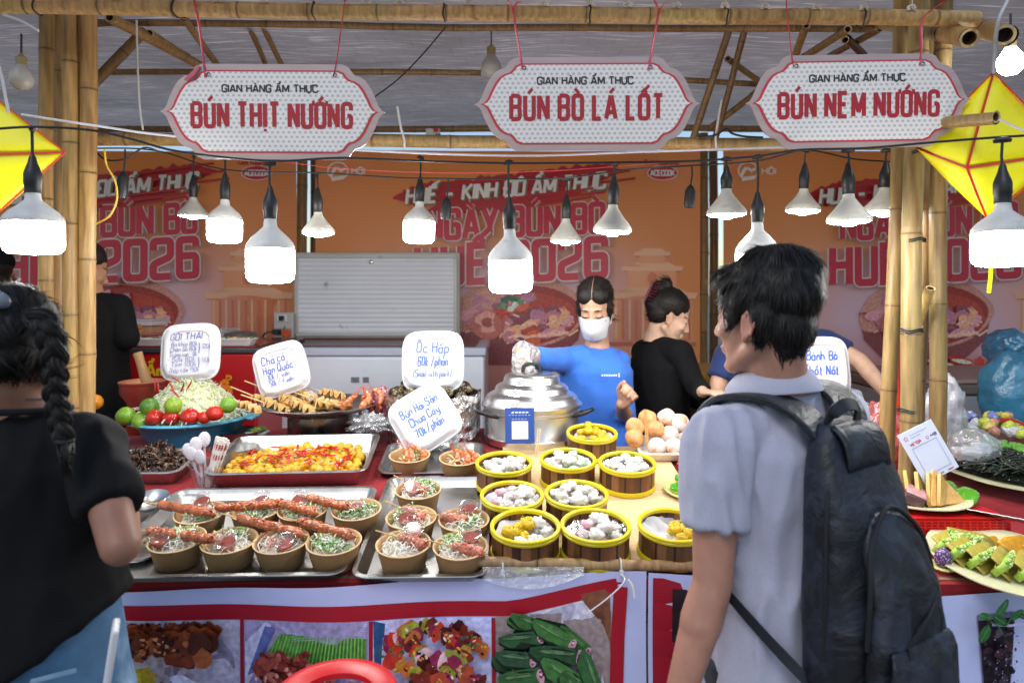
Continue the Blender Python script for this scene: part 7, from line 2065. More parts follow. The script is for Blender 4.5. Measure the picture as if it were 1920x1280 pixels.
MB().strip(smoothpath([(-.05, 0, 0), (-.02, 0, .012), (.03, 0, .008), (.09, 0, -.006)]), .016, .008, (0, 0, 1), lin('#c0131c')).build('handle', M_PLASTIC, t)
MB().strip([(-.02, -.004, -.006), (.09, -.004, -.018)], .014, .002, (0, 0, 1)).build('blade', M_STEEL, t)
# bag with foam boxes
t = thing('plastic_bag', 'clear plastic bag holding white foam boxes in front of the sweets', 'plastic bag', W(1826, 880, 2.2))
k = 2.2 / F
def bagsurf(rx, ry, rz, seed, amp=.18):
 m = MB()
 def f(u, v):
  a = 2 * PI * u; w_ = PI * v
  d = Vector((math.cos(a) * math.sin(w_), math.sin(a) * math.sin(w_), -math.cos(w_)))
  q = 1 + amp * noise.noise(d * 2.2 + Vector((seed, 0, 0))) + amp * .5 * noise.noise(d * 5.5 + Vector((0, seed, 0)))
  return Vector((rx * d.x * q, ry * d.y * q, rz * (1 + d.z * q)))
 return m.grid(f, 48, 30, WHITE)
bagsurf(.082, .06, .066, 3).build('bag_film', M_BAGCLEAR, t, sharp=0)
MB().box((-.025, .0, .045), (.06, .05, .05), lin('#dfe2e4'), taper=1.25).build('foam_box', M_FOAM, t, bevel=.006)
MB().box((.03, .01, .06), (.055, .05, .05), lin('#d5dde0'), taper=.8).build('foam_box', M_FOAM, t, bevel=.006)
tag(bagsurf(.035, .03, .035, 8).build('plastic_bag', film_mat('magenta_bag', (.85, .3, .45), gloss=.15, rough=.25, body=.7, body_col=lin('#b81848'), bump=.6, bump_s=30), None, loc=W(1868, 890, 2.22)), 'crumpled magenta plastic bag beside the clear bag', 'plastic bag')
# white payment card leaning on the post (code left out)
EMB = []
def star_on(a, x, y, r):
 for q_, c in ((r, lin('#c0304a')), (r * .55, lin('#d8dcea'))):
  pts = []
  for i in range(10):
   q = q_ if i % 2 == 0 else q_ * .45; an = PI / 2 + i * PI / 5
   pts.append((x + q * math.cos(an) * 1.25, y + q * math.sin(an)))
  a.poly(pts, c)
def white_art(a):
 rs_ = random.getstate()
 def star(x, y, r, c):
  pts = []
  for i in range(10):
   q = r if i % 2 == 0 else r * .45; an = PI / 2 + i * PI / 5
   pts.append((x + q * math.cos(an) * 1.25, y + q * math.sin(an)))
  a.poly(pts, c)
 for y, x0, x1 in ((.90, -.22, .28), (.85, -.22, .08)):
  for i in range(int((x1 - x0) / .07)): a.strip([(x0 + i * .07, y), (x0 + i * .07 + .045, y)], .007, lin('#8f93a6'))
 a.text('VIETQR', -.34, .715, .05, width=.3, hw=.12, col=lin('#b8202e'), down=1)
 for x0, x1 in ((-.1, .08), (.2, .36)): a.strip([(x0, .055), (x1, .055)], .008, lin('#8a2038'))
c_ = W(1766, 891, 1.955)
cd_ = card('white payment card with star emblem tilted against the right posts', c_, .118, .152, Euler((R(-14), R(-24), R(6))).to_matrix().to_4x4(), lin('#ccd2e4'), white_art)
for x_, y_, r_ in ((-.36, .875, .055), (.16, .735, .045)):
 a = Art(lambda u, v, l: Vector((u * .118, -.0022 - l, v * .152)), step=.00015, start=.0003); star_on(a, x_, y_, r_); a.build('star_emblem', M_SIGN, cd_)
a = Art(lambda u, v, l: Vector((u * .118, -.0022 - l, v * .152)), step=.00015, start=.0003); a.text('MB', .26, .715, .045, width=.16, hw=.13, col=lin('#1d2450'), down=1); a.build('dark_lettering', M_SIGN, cd_)
a = Art(lambda u, v, l: Vector((u * .118, -.0022 - l, v * .152)), step=.00015, start=.0003); a.strip([(-.34, .12), (-.34, .66), (.36, .66), (.36, .12), (-.34, .12)], .008, lin('#9aa0b6')); a.build('code_frame', M_SIGN, cd_)
# bags and boxes around the right posts
t = thing('plastic_bag', 'pink translucent plastic bag hanging left of the right posts', 'plastic bag', W(1655, 885, 2.34))
bagsurf(.085, .05, .12, 5, .25).build('bag_film', M_BAGPINK, t, sharp=0)
bagsurf(.06, .035, .065, 15, .2).build('bag_content', mat('red_stuff', .5, col=lin('#b8383c')), t, sharp=0)
t = thing('plastic_bag', 'narrow orange red bag glimpsed between two right posts', 'plastic bag', W(1690, 900, 2.35))
MB().grid(lambda u, v: Vector((-.028 + .056 * u, .006 * math.sin(u * 9 + v * 4), .5 * v)), 10, 20, lin('#d8391c')).build('bag_film', mat('orange_film', .3, sss=.1), t, sharp=0, solid=.003)
t = thing('plastic_bag', 'big pale plastic bag standing behind the right posts', 'plastic bag', W(1768, 842, 2.36))
bagsurf(.075, .06, .125, 11, .22).build('bag_film', film_mat('white_bag', (.9, .9, .92), gloss=.16, rough=.2, body=.68, bump=.7, bump_s=18, body_col=lin('#c9c9cf')), t, sharp=0)
t = thing('scale_box', 'pale grey scale with a dark slot behind the Bánh Bò sign', 'scale', W(1598, 800, 2.75))
MB().box((0, .06, .05), (.15, .12, .1), lin('#b9c2cc')).build('case', M_PLASTIC, t, bevel=.008)
MB().box((0, .06, .125), (.12, .11, .046), lin('#aebac2'), taper=.8).build('head', M_PLASTIC, t, bevel=.008)
MB().box((.014, -.002, .066), (.08, .006, .014), lin('#3a2f2c')).build('slot', M_PLASTIC, t)
MB().box((0, -.002, .03), (.06, .005, .02), lin('#dfe8ee')).build('display', M_PLASTIC, t)
MB().box((0, .06, -.16), (.2, .2, .31), lin('#7d5a3a')).build('wooden_support', M_WOOD, t)
GY = 'golden leaf wrapped cakes by the right posts'
random.seed(2)
for i, (px, py) in enumerate(((1618, 790), (1640, 806), (1650, 832), (1628, 838), (1655, 862), (1636, 868), (1622, 812))):
 loc = onp(px, py + 18, .0); loc.z += .02 + (i < 3) * .05; loc.y = min(loc.y, 2.44)
 o_ = MB().box((0, 0, .02), (.05, .042, .034), lin('#c8912c'), taper=.7).build('wrapped_cake', M_FOODWET, None, loc=loc, rot=(random.uniform(-.3, .3), random.uniform(-.3, .3), i), bevel=.006)
 tag(o_, 'golden wrapped cake in the pile between the man and the posts', 'cake', GY)
# grey chest freezer and blue bags at back right
gx0, gx1, gy = W(1690, 0, 3.3).x, W(2120, 0, 3.3).x, 3.3
gz = H - (742 - CY) * 3.3 / F
t = thing('chest_freezer', 'grey chest freezer behind the right bamboo posts', 'freezer', ((gx0 + gx1) / 2, gy, 0))
MB().box((0, .35, gz / 2), (gx1 - gx0, .7, gz), lin('#9a9ca2')).build('body', M_ENAMEL, t, bevel=.012)
MB().box((0, .35, gz + .03), (gx1 - gx0 + .02, .72, .05), lin('#6d645e')).build('lid', M_ENAMEL, t, bevel=.01)
MB().box((0, .35, gz + .066), (gx1 - gx0 - .03, .66, .02), lin('#a48c82')).build('lid_top', M_ENAMEL, t, bevel=.006)
t = thing('plastic_bag', 'tall blue plastic bag of white cups at the right edge', 'plastic bag', W(1905, 830, 2.95))
MB().box((0, 0, -.17), (.34, .3, .33), lin('#6d4a34')).build('crate_below', M_WOOD, t)
bagsurf(.15, .12, .21, 21, .12).build('bag_film', M_BAGBLUE, t, sharp=0)
bagsurf(.05, .05, .05, 25, .3).build('knot', M_BAGBLUE, t, sharp=0).location = (.0, 0, .38)
MB().lathe([(.06, .03), (.085, .2), (.09, .34)], 24, lin('#cfd6da')).build('cup_stack', M_FOAM, t)
tag(bagsurf(.11, .1, .10, 33, .15).build('plastic_bag', M_BAGBLUE, None, loc=W(1888, 690, 3.45)), 'small blue plastic bag lying on the grey freezer', 'plastic bag')
# wooden crate behind the black-clad seller
t = thing('wooden_crate', 'yellow brown wooden crate behind the two sellers', 'crate', (W(1320, 0, 3.15).x, 3.3, 0))
MB().box((0, .2, .6), (.5, .4, 1.2), lin('#a87a2c')).build('crate_body', M_WOOD, t, bevel=.006)
MB().box((0, -.006, 1.17), (.52, .012, .05), lin('#c0913c')).build('batten', M_WOOD, t)
# cake box that carries the Bánh Bò sign
bx = W(1535, 0, 2.43)
zb_ = zpl(2.39) + .004
t = thing('cake_box', 'cardboard box of yellow cakes carrying the Bánh Bò sign', 'box', (bx.x, 2.40, zb_))
MB().box((0, 0, .0), (.15, .12, .004), lin('#a8824e'), Matrix.Translation((0, 0, .003))).box((0, -.058, .09), (.15, .004, .17), lin('#b08a54')).box((0, .058, .09), (.15, .004, .17), lin('#b08a54')).box((-.073, 0, .09), (.004, .111, .17), lin('#a8824e')).box((.073, 0, .09), (.004, .111, .17), lin('#a8824e')).build('carton', M_KRAFT, t)
for i in range(9):
 o_ = MB().ell((0, 0, 0), (.024, .022, .018), lin('#d9b23c'), 14, 9, bump=.3, bs=20, seed=i).build('yellow_cake', M_FOOD, t, loc=Vector(((i % 3 - 1) * .044, (i // 3 - 1) * .034, .165 + .012 * (i % 2))))
# ================================================================== people
def V(*a): return Vector(a)
class Vol:
 """overlapping closed volumes that are fused into one continuous skin"""
 def __init__(s): s.mb = MB()
 def cap(s, p0, p1, r0, r1, flat=1.0, side=None, ends=True, n=16):
  p0, p1 = Vector(p0), Vector(p1); d = (p1 - p0); L_ = d.length; d = d / L_
  pts = []; rr = []
  if ends:
   for k in range(4):
    a = PI / 2 * k / 4
    pts.append(p0 - d * r0 * math.cos(a)); rr.append(max(.0008, r0 * math.sin(a)))
  pts += [p0, p1]; rr += [r0, r1]
  if ends:
   for k in range(3, -1, -1):
    a = PI / 2 * k / 4
    pts.append(p1 + d * r1 * math.cos(a)); rr.append(max(.0008, r1 * math.sin(a)))
  up = None
  if side is not None:
   up = d.cross(Vector(side)).normalized()      # 'side' is the wide direction
  s.mb.tube(pts, rr, n, WHITE, True, None, flat, up)
  return s
 def chain(s, pts, rs, flat=1.0, side=None):
  for i in range(len(pts) - 1): s.cap(pts[i], pts[i + 1], rs[i], rs[i + 1], flat, side)
  return s
 def ell(s, c, r, M=None, rot=None, n=20):
  s.mb.ell(c, r, WHITE, n, max(10, n * 2 // 3), M, rot=rot); return s
 def loft(s, secs, side, fwd):
  """secs: (centre, half width, half depth[, power])"""
  side = Vector(side).normalized(); fwd = Vector(fwd).normalized()
  rings = []
  for q in secs:
   c, a, b = q[0], q[1], q[2]; p = q[3] if len(q) > 3 else 2.3
   tilt = q[4] if len(q) > 4 else 0
   ring = []
   for k in range(32):
    t = 2 * PI * k / 32; x, y = math.cos(t), math.sin(t)
    x = math.copysign(abs(x) ** (2 / p), x); y = math.copysign(abs(y) ** (2 / p), y)
    ring.append(Vector(c) + side * a * x + fwd * b * y + Vector((0, 0, tilt * x)))
   rings.append(ring)
  loft(s.mb, rings, WHITE, None, True, True); return s
 def mesh(s, voxel=.007, smooth=4, fac=.5):
  me = bpy.data.meshes.new('tmp'); me.from_pydata([tuple(p) for p in s.mb.v], [], s.mb.f)
  o = bpy.data.objects.new('tmp', me); COL.objects.link(o)
  md = o.modifiers.new('r', 'REMESH'); md.mode = 'VOXEL'; md.voxel_size = voxel; md.adaptivity = 0
  if smooth:
   md = o.modifiers.new('s', 'SMOOTH'); md.iterations = smooth; md.factor = fac
  bpy.context.view_layer.update()
  dg = bpy.context.evaluated_depsgraph_get()
  out = bpy.data.meshes.new_from_object(o.evaluated_get(dg))
  bpy.data.objects.remove(o); bpy.data.meshes.remove(me)
  return out
def organic(vol, name, material, parent, voxel=.007, smooth=4, disp=None, paint=None, base=WHITE, origin=None):
 me = vol.mesh(voxel, smooth); me.name = name
 n = len(me.vertices)
 co = np.empty(n * 3, dtype=np.float32); me.vertices.foreach_get('co', co); co = co.reshape(-1, 3)
 if disp:
  nr = np.empty(n * 3, dtype=np.float32); me.vertex_normals.foreach_get('vector', nr); nr = nr.reshape(-1, 3)
  for i in range(n):
   q = disp(Vector(co[i]), Vector(nr[i]))
   co[i] += nr[i] * q
 colr = np.ones((n, 4), dtype=np.float32); colr[:, :3] = base
 if paint:
  for i in range(n):
   c = paint(Vector(co[i]))
   if c is not None: colr[i, :3] = c
 org = Vector(parent.location) if parent is not None else Vector((0, 0, 0))
 co -= np.array(org, dtype=np.float32)
 me.vertices.foreach_set('co', co.ravel())
 while me.color_attributes: me.color_attributes.remove(me.color_attributes[0])
 a = me.color_attributes.new('Col', 'FLOAT_COLOR', 'POINT'); a.data.foreach_set('color', colr.ravel())
 me.polygons.foreach_set('use_smooth', [True] * len(me.polygons)); me.update()
 me.materials.clear(); me.materials.append(material)
 o = bpy.data.objects.new(name, me); COL.objects.link(o)
 if parent is not None: o.parent = parent
 return o
def folds(scale=9, amp=.004, axis=(1, 1, .45), seed=0.0, amp2=.0015):
 def f(p, n):
  q = Vector((p.x * axis[0], p.y * axis[1], p.z * axis[2])) * scale + Vector((seed, seed, seed))
  w = noise.noise(q + Vector((noise.noise(q * .5) * 1.4, 0, noise.noise(q * .6 + Vector((9, 0, 0))))))
  r_ = 1 - abs(w) * 2.4
  return amp * (r_ if r_ > -1 else -1) * .7 + amp2 * noise.noise(q * 3.1)
 return f
M_SKIN = mat('skin', .5, noise_s=28, noise_a=.13, sss=.12, bump_s=350, bump=.08, bump_d=.001)
def frame(f, c, k=1.0, roll=0.0):
 f = Vector(f).normalized(); l = Vector((0, 0, 1)).cross(f).normalized(); u = f.cross(l)
 M = Matrix((f, l, u)).transposed().to_4x4()
 if roll: M = M @ Matrix.Rotation(roll, 4, 'X')
 return Matrix.Translation(c) @ M @ Matrix.Scale(k, 4)
def head_vol(v, M, neck_to, nr=.052):
 def E(c, r, rot=None):
  v.mb.ell(c, r, WHITE, 20, 14, M, rot=rot)
 E((-.012, 0, .045), (.094, .074, .082)); E((.030, 0, -.022), (.060, .060, .085)); E((.034, 0, -.078), (.048, .046, .036)); E((.070, 0, -.102), (.021, .022, .017))
 E((.074, 0, .024), (.015, .046, .012))
 for s_ in (-1, 1):
  v.cap(M @ V(-.012, s_ * .053, -.055), M @ V(.058, s_ * .018, -.098), .020, .018)
  E((.058, s_ * .038, -.026), (.024, .022, .020)); E((.076, s_ * .031, .000), (.010, .015, .010)); E((.096, s_ * .010, -.036), (.009, .008, .007))
  rt = Euler((0, R(-14), R(-16 * s_))).to_matrix()
  E((-.012, s_ * .078, -.010), (.017, .006, .030), rt)
  pts = []
  for k in range(13):
   a = R(-120 + 285 * k / 12)
   p = rt @ V(-.002 - .017 * math.sin(a) * (-1), 0, .003 + .028 * math.cos(a) * -1)
   pts.append(M @ (V(-.014, s_ * .084, -.010) + p))
  v.mb.tube(pts, .0042 * M.to_scale().x, 8)
  E((-.006, s_ * .079, -.040), (.008, .006, .008))
 v.cap(M @ V(.086, 0, .012), M @ V(.106, 0, -.030), .007, .0115)
 E((.088, 0, -.060), (.010, .021, .0055)); E((.085, 0, -.071), (.0105, .019, .0065))
 k = M.to_scale().x
 v.cap(M @ V(-.028, 0, -.045), neck_to, nr * k, nr * k * 1.08)
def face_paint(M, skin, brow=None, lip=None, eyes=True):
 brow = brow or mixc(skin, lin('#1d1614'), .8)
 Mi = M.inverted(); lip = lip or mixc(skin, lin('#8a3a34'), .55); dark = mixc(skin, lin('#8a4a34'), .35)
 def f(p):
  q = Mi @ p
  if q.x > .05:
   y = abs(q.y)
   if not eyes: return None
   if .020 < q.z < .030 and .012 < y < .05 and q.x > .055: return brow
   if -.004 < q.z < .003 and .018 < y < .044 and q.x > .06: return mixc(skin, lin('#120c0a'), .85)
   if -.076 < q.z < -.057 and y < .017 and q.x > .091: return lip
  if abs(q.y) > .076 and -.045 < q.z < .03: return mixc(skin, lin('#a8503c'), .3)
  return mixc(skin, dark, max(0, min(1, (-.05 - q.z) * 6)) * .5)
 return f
def hand_vol(v, w, d, n, curl=.5, thumb=1, k=1.0, spread=.0, tc=.5):
 """w wrist, d pointing direction, n back of the hand, thumb: +1 when the thumb is on the d x n side"""
 w = Vector(w); d = Vector(d).normalized(); n = Vector(n); n = (n - d * n.dot(d)).normalized(); s_ = d.cross(n)
 for i in range(4):
  off = (1.5 - i) * .0195 * thumb
  kn = w + (d * (.083 - .004 * abs(i - 1)) + s_ * off) * k
  v.cap(w + (d * .01 + s_ * off * .6) * k, kn, .0135 * k, .0105 * k)
  L_ = (.070, .078, .073, .058)[i] * k
  p = kn; ang = 0; dd = d
  for seg, (fr_, be) in enumerate(((.44, 52), (.31, 62), (.25, 42))):
   ang += R(be * curl * (1 + .06 * i))
   dd = d * math.cos(ang) - n * math.sin(ang) + s_ * (spread * (1.5 - i) * .12 * thumb)
   q = p + dd.normalized() * L_ * fr_
   v.cap(p, q, (.0098 - .0012 * seg) * k, (.0088 - .0012 * seg) * k)
   p = q
 a = w + (d * .022 + s_ * .022 * thumb - n * .004) * k
 b = a + (d * .035 + s_ * .026 * thumb - n * .016 * (tc + .3)) * k
 c = b + (d * .028 + s_ * (.012 - .02 * tc) * thumb - n * .016 * tc) * k
 e = c + (d * .022 - s_ * .012 * tc * thumb - n * .012 * tc) * k
 v.cap(a, b, .014 * k, .0125 * k); v.cap(b, c, .0115 * k, .0105 * k); v.cap(c, e, .0102 * k, .0085 * k)
def legs(v, pc, side, fwd, rt=.085, zk=.48):
 side = Vector(side).normalized(); fwd = Vector(fwd).normalized()
 for s_ in (-1, 1):
  h = Vector(pc) + side * s_ * .085; kx = Vector((h.x, h.y, zk)) + fwd * .02; ax = Vector((h.x, h.y, .09)) - fwd * .01
  v.cap(h, kx, rt, .056); v.cap(kx, ax, .054, .038)
  v.cap(ax + Vector((0, 0, -.045)), ax + fwd * .15 + Vector((0, 0, -.06)), .036, .026)
def trousers(t, pc, side, fwd, col, matr=None, top=.97, seed=1.0, name='trousers', r=.19):
 side = Vector(side).normalized(); fwd = Vector(fwd).normalized()
 v = Vol(); pc = Vector(pc)
 v.loft([((pc.x, pc.y, pc.z - .1), .15, .12), ((pc.x, pc.y, pc.z), r - .015, .128), ((pc.x, pc.y, top), r - .045, .100)], side, fwd)
 for s_ in (-1, 1):
  h = pc + side * s_ * .088; v.cap(h, (h.x, h.y, .06), .098, .062, ends=False)
 return organic(v, name, matr or M_CLOTH, t, .011, 3, folds(9, .004, seed=seed), base=col)
def hair_strands(M, vol_obj_mesh, n, ln, col, whorl, parent, seed=0, width=.0016, zmin=-.2, lift=.25, name='hair_strands', up=None, xmax=1.0):
 """short blades of hair growing from the hair cap"""
 random.seed(seed)
 me = vol_obj_mesh; org = Vector(parent.parent.location if parent.parent else parent.location)
 vs = me.vertices; N = len(vs); mb = MB(); Mi = M.inverted(); M3 = M.to_3x3()
 k = M.to_scale().x
 for i in range(n):
  v = vs[random.randrange(N)]
  p = Vector(v.co); nr = Vector(v.normal)
  q = Mi @ (p + org)
  if q.x > xmax or q.z < zmin or (q.x > .045 and q.z < .075) or (q.x > .02 and q.z < .02): continue
  fl = (q - Vector(whorl)); fl = fl - (M3.inverted() @ nr).normalized() * fl.dot((M3.inverted() @ nr).normalized())
  if up is not None: fl = fl.normalized() + Vector(up)
  fl = (M3 @ fl); fl = (fl - nr * fl.dot(nr)).normalized()
  fl = (fl + Vector((random.uniform(-1, 1), random.uniform(-1, 1), random.uniform(-1, 1))) * .16).normalized()
  L_ = ln * random.uniform(.6, 1.3)
  lf = lift * random.uniform(.2, 1.2)
  side = fl.cross(nr).normalized() * width * random.uniform(.6, 1.3)
  pts = [p - nr * .002 if t_ == 0 else p + fl * L_ * t_ + nr * (.0012 + L_ * lf * t_ * (1 - t_) - (L_ * t_) ** 2 / .19) for t_ in (0, .4, .75, 1)]
  ws = (1, .95, .6, .08)
  base = len(mb.v)
  c = vary(col, .35)
  vv = []
  for a, w_ in zip(pts, ws): vv += [a - side * w_, a + side * w_]
  mb.add(vv, [(0, 1, 3, 2), (2, 3, 5, 4), (4, 5, 7, 6)], c)
 return mb.build(name, mat('hair_strand', .5, spec=.35, rand=0), parent, loc=Vector((0, 0, 0)), sharp=0)
M_HAIR = mat('hair', .52, noise_s=8, noise_a=.4, stretch=(18, 18, 2.2), bump_s=30, bump=.4, spec=.35)
BLK = lin('#15120f')
# ------------------------------------------------------------------ man with the backpack
hc = W(1430, 598, 1.38)
MF = Vector((-.63, .775, -.02)); Mh = frame(MF, hc, .99)
b = V(-.5, .866, 0); lb = V(-.866, -.5, 0)
C = V((1462 - 960) * 1.40 / F, 1.40, 0)
man = thing('person', 'young man in pale lilac polo with dark backpack, seen from behind looking left', 'person', (C.x, C.y, 0))
SK = lin('#b98873')
LS = V(C.x - .158, C.y - .092, 1.300); RS = V(C.x + .16, C.y + .092, 1.315)
LE = V((1336 - 960) * 1.27 / F, 1.27, 1.045); LW = V((1262 - 960) * 1.24 / F, 1.245, .80)
RE = RS + V(.05, .03, -.26); RW = RE + V(-.06, .14, -.2)
NB = V(C.x - .006, C.y - .01, 1.385)
v = Vol(); head_vol(v, Mh, NB, .056)
v.cap(NB, NB - V(0, 0, .06), .062, .08)
secs = [((C.x, C.y, .86), .15, .11), ((C.x, C.y, .95), .155, .105), ((C.x, C.y, 1.06), .14, .095), ((C.x, C.y, 1.18), .155, .105), ((C.x, C.y, 1.27), .165, .105), ((C.x, C.y, 1.335), .12, .075), ((C.x, C.y, 1.375), .07, .06)]
v.loft(secs, lb, b)
for S_, E_, W_ in ((LS, LE, LW), (RS, RE, RW)):
 v.cap(V(C.x, C.y, S_.z + .02), S_, .06, .056); v.cap(S_, S_.lerp(E_, .5), .054, .045); v.cap(S_.lerp(E_, .5), E_, .045, .037)
 m_ = E_.lerp(W_, .3); v.cap(E_, m_, .037, .040); v.cap(m_, W_, .040, .026, .85, b)
hand_vol(v, LW, (LW - LE), V(-.8, -.6, 0), .35, -1, 1.0); hand_vol(v, RW, (RW - RE), V(.8, .3, .1), .5, 1, 1.0)
legs(v, (C.x, C.y, .86), lb, b)
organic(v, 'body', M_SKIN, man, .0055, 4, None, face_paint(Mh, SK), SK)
# hair
v = Vol()
def HE(c, r): v.mb.ell(c, r, WHITE, 24, 16, Mh)
HE((-.022, 0, .062), (.103, .088, .090)); HE((-.062, 0, -.005), (.046, .066, .066)); HE((-.055, 0, -.05), (.036, .05, .032)); HE((.040, 0, .086), (.060, .068, .038)); HE((.064, .010, .072), (.028, .048, .022)); HE((-.03, .045, .12), (.05, .03, .03)); HE((-.03, 0, .125), (.07, .06, .03)); HE((-.06, -.01, .10), (.06, .06, .05))
for s_ in (-1, 1): HE((.024, s_ * .072, .020), (.020, .012, .034)); HE((-.036, s_ * .068, .01), (.030, .018, .05)); HE((.0, s_ * .074, .05), (.05, .017, .04))
hair = organic(v, 'hair', M_HAIR, man, .005, 3, lambda p, n: .0035 * noise.noise(p * 42) + .003 * noise.noise(p * 18), base=BLK)
hair_strands(Mh, hair.data, 6500, .040, lin('#14110f'), (-.045, .02, .16), hair, 3, .0011, -.09, .05, up=(.1, 0, -.35))
# polo shirt
LIL = lin('#adadc0')
v = Vol()
v.loft([((C.x, C.y, .76), .184, .158), ((C.x, C.y, .92), .176, .138), ((C.x, C.y, 1.05), .165, .118), ((C.x, C.y, 1.18), .172, .120), ((C.x, C.y, 1.28), .174, .116), ((C.x, C.y, 1.345), .128, .084), ((C.x, C.y - .004, 1.392), .076, .070)], lb, b)
for S_, E_ in ((LS, LE), (RS, RE)):
 v.cap(V(C.x, C.y, S_.z + .022), S_, .066, .064)
 q = S_.lerp(E_, .60)
 v.cap(S_.lerp(E_, -.02), q, .064, .059, ends=False)
 v.ell(S_, (.064, .064, .062))
shirt = organic(v, 'polo_shirt', mat('polo_cloth', .85, noise_s=200, noise_a=.06, bump_s=300, bump=.15, sheen=.15, bump_d=.001), man, .006, 4, folds(11, .016, (1.2, 1.2, .45), 4.2, .004), base=LIL)
m = MB(); org = man.location
def collar(u, v_):
 a = 2 * PI * u
 out = .058 + .020 * v_ + .006 * math.sin(v_ * PI)
 z = 1.432 - .012 * math.cos(a - R(120)) - .046 * v_
 c = V(math.cos(a), math.sin(a), 0)
 return V(C.x - .014, C.y + .004, z) + c * (out * (1.12 + .12 * (v_))) - org
m.grid(collar, 56, 10, LIL); m.build('collar', MATS['polo_cloth'], man, sharp=0, solid=.004, sub=1)
trousers(man, (C.x, C.y, .86), lb, b, lin('#22242c'), top=.88, r=.165)
v = Vol()
for s_ in (-1, 1):
 h = V(C.x, C.y, .055) + lb * s_ * .085
 v.cap(h - b * .05 + V(0, 0, -.02), h + b * .17 + V(0, 0, -.022), .045, .034)
organic(v, 'shoes', M_MATTE, man, .01, 2, base=lin('#3a3a3e'))
# backpack
o_ = -b; rt = -lb
bk = V(C.x, C.y, 0) + o_ * .118
def camo():
 m = bpy.data.materials.new('camo_nylon'); m.use_nodes = True
 nt = m.node_tree; N, L = nt.nodes, nt.links; bs = N['Principled BSDF']
 tc = N.new('ShaderNodeTexCoord'); n = N.new('ShaderNodeTexNoise'); n.inputs['Scale'].default_value = 11; n.inputs['Detail'].default_value = 3; n.inputs['Distortion'].default_value = .6
 L.new(tc.outputs['Object'], n.inputs['Vector'])
 cr = N.new('ShaderNodeValToRGB'); cr.color_ramp.interpolation = 'CONSTANT'; e = cr.color_ramp.elements
 e[0].color = (*lin('#15171d'), 1); e[1].position = .47; e[1].color = (*lin('#1f232e'), 1)
 q = e.new(.57); q.color = (*lin('#2a303d'), 1)
 L.new(n.outputs['Fac'], cr.inputs[0]); L.new(cr.outputs[0], bs.inputs['Base Color']); bs.inputs['Roughness'].default_value = .5
 n2 = N.new('ShaderNodeTexNoise'); n2.inputs['Scale'].default_value = 13; n2.inputs['Detail'].default_value = 5; n2.inputs['Distortion'].default_value = 1.2; L.new(tc.outputs['Object'], n2.inputs['Vector'])
 bp = N.new('ShaderNodeBump'); bp.inputs['Strength'].default_value = .55; bp.inputs['Distance'].default_value = .018; L.new(n2.outputs['Fac'], bp.inputs['Height']); L.new(bp.outputs[0], bs.inputs['Normal'])
 return m
M_CAMO = camo()
M_STRAP = mat('strap', .6, bump_s=200, bump=.2, bump_d=.001, noise_s=30, noise_a=.2)
pack = thing('backpack', 'dark navy camouflage backpack worn by the man in the lilac polo', 'backpack', (bk.x, bk.y, .9))
def bs_(z, hw, dep, off=0, p=3.0): return (V(bk.x, bk.y, z) + o_ * (dep * .8 / 2 + off * .8), hw * .9, dep * .8 / 2, p)
v = Vol(); v.loft([bs_(.84, .115, .12), bs_(.87, .132, .15), bs_(.98, .138, .165), bs_(1.08, .137, .158), bs_(1.17, .130, .138), bs_(1.25, .118, .108), bs_(1.31, .098, .078), bs_(1.345, .066, .05), bs_(1.352, .04, .03)], rt, o_)
organic(v, 'main_bag', M_CAMO, pack, .007, 5, folds(7, .008, (1.3, 1.3, .5), 1.5, .0015))
v = Vol(); v.loft([bs_(.855, .095, .05, .140), bs_(.89, .108, .062, .148), bs_(.99, .110, .066, .150), bs_(1.08, .102, .062, .140), bs_(1.15, .085, .05, .122), bs_(1.19, .055, .04, .105), bs_(1.20, .03, .03, .1)], rt, o_)
organic(v, 'front_pocket', M_CAMO, pack, .006, 4, folds(10, .006, (1.4, 1.4, .7), 7.5, .002))
v = Vol(); v.loft([bs_(.845, .10, .03, .200), bs_(.88, .108, .036, .206), bs_(.97, .106, .030, .206), bs_(1.0, .10, .012, .206)], rt, o_)
organic(v, 'lower_pocket', M_CAMO, pack, .006, 3, folds(12, .004, (1.2, 1.2, 1), 2.5, .002))
P0 = pack.location
def bp_(x, y, z): return V(bk.x, bk.y, z) + rt * x * .9 + o_ * y * .8 - P0
m = MB(); m.tube(smoothpath([bp_(-.112, .17, .99), bp_(-.104, .172, 1.09), bp_(-.078, .158, 1.165), bp_(0, .142, 1.212), bp_(.078, .158, 1.165), bp_(.104, .172, 1.09), bp_(.112, .17, .99)], 5), .0048, 7, (.008, .008, .01)); m.build('zip', M_STRAP, pack)
m = MB(); m.tube(smoothpath([bp_(-.136, .09, .95), bp_(-.134, .09, 1.1), bp_(-.122, .085, 1.22), bp_(-.08, .072, 1.30), bp_(0, .062, 1.35), bp_(.08, .072, 1.30), bp_(.122, .085, 1.22), bp_(.134, .09, 1.1), bp_(.136, .09, .95)], 5), .0042, 7, (.008, .008, .01)); m.build('main_zip', M_STRAP, pack)
for x, z in ((-.055, 1.0), (.05, 1.05)):
 m = MB(); m.strip([bp_(x, .222, z), bp_(x + .003, .226, z - .02), bp_(x + .004, .224, z - .045)], [.006, .009, .007], .0025, o_, (.02, .02, .022)); m.build('zip_pull', M_STRAP, pack)
m = MB(); m.strip(smoothpath([bp_(-.07, .214, .99), bp_(-.03, .2185, 1.01), bp_(.03, .2165, 1.04), bp_(.06, .206, 1.055)], 4), .005, .005, o_, (.012, .012, .015)); m.build('pocket_seam', M_STRAP, pack)
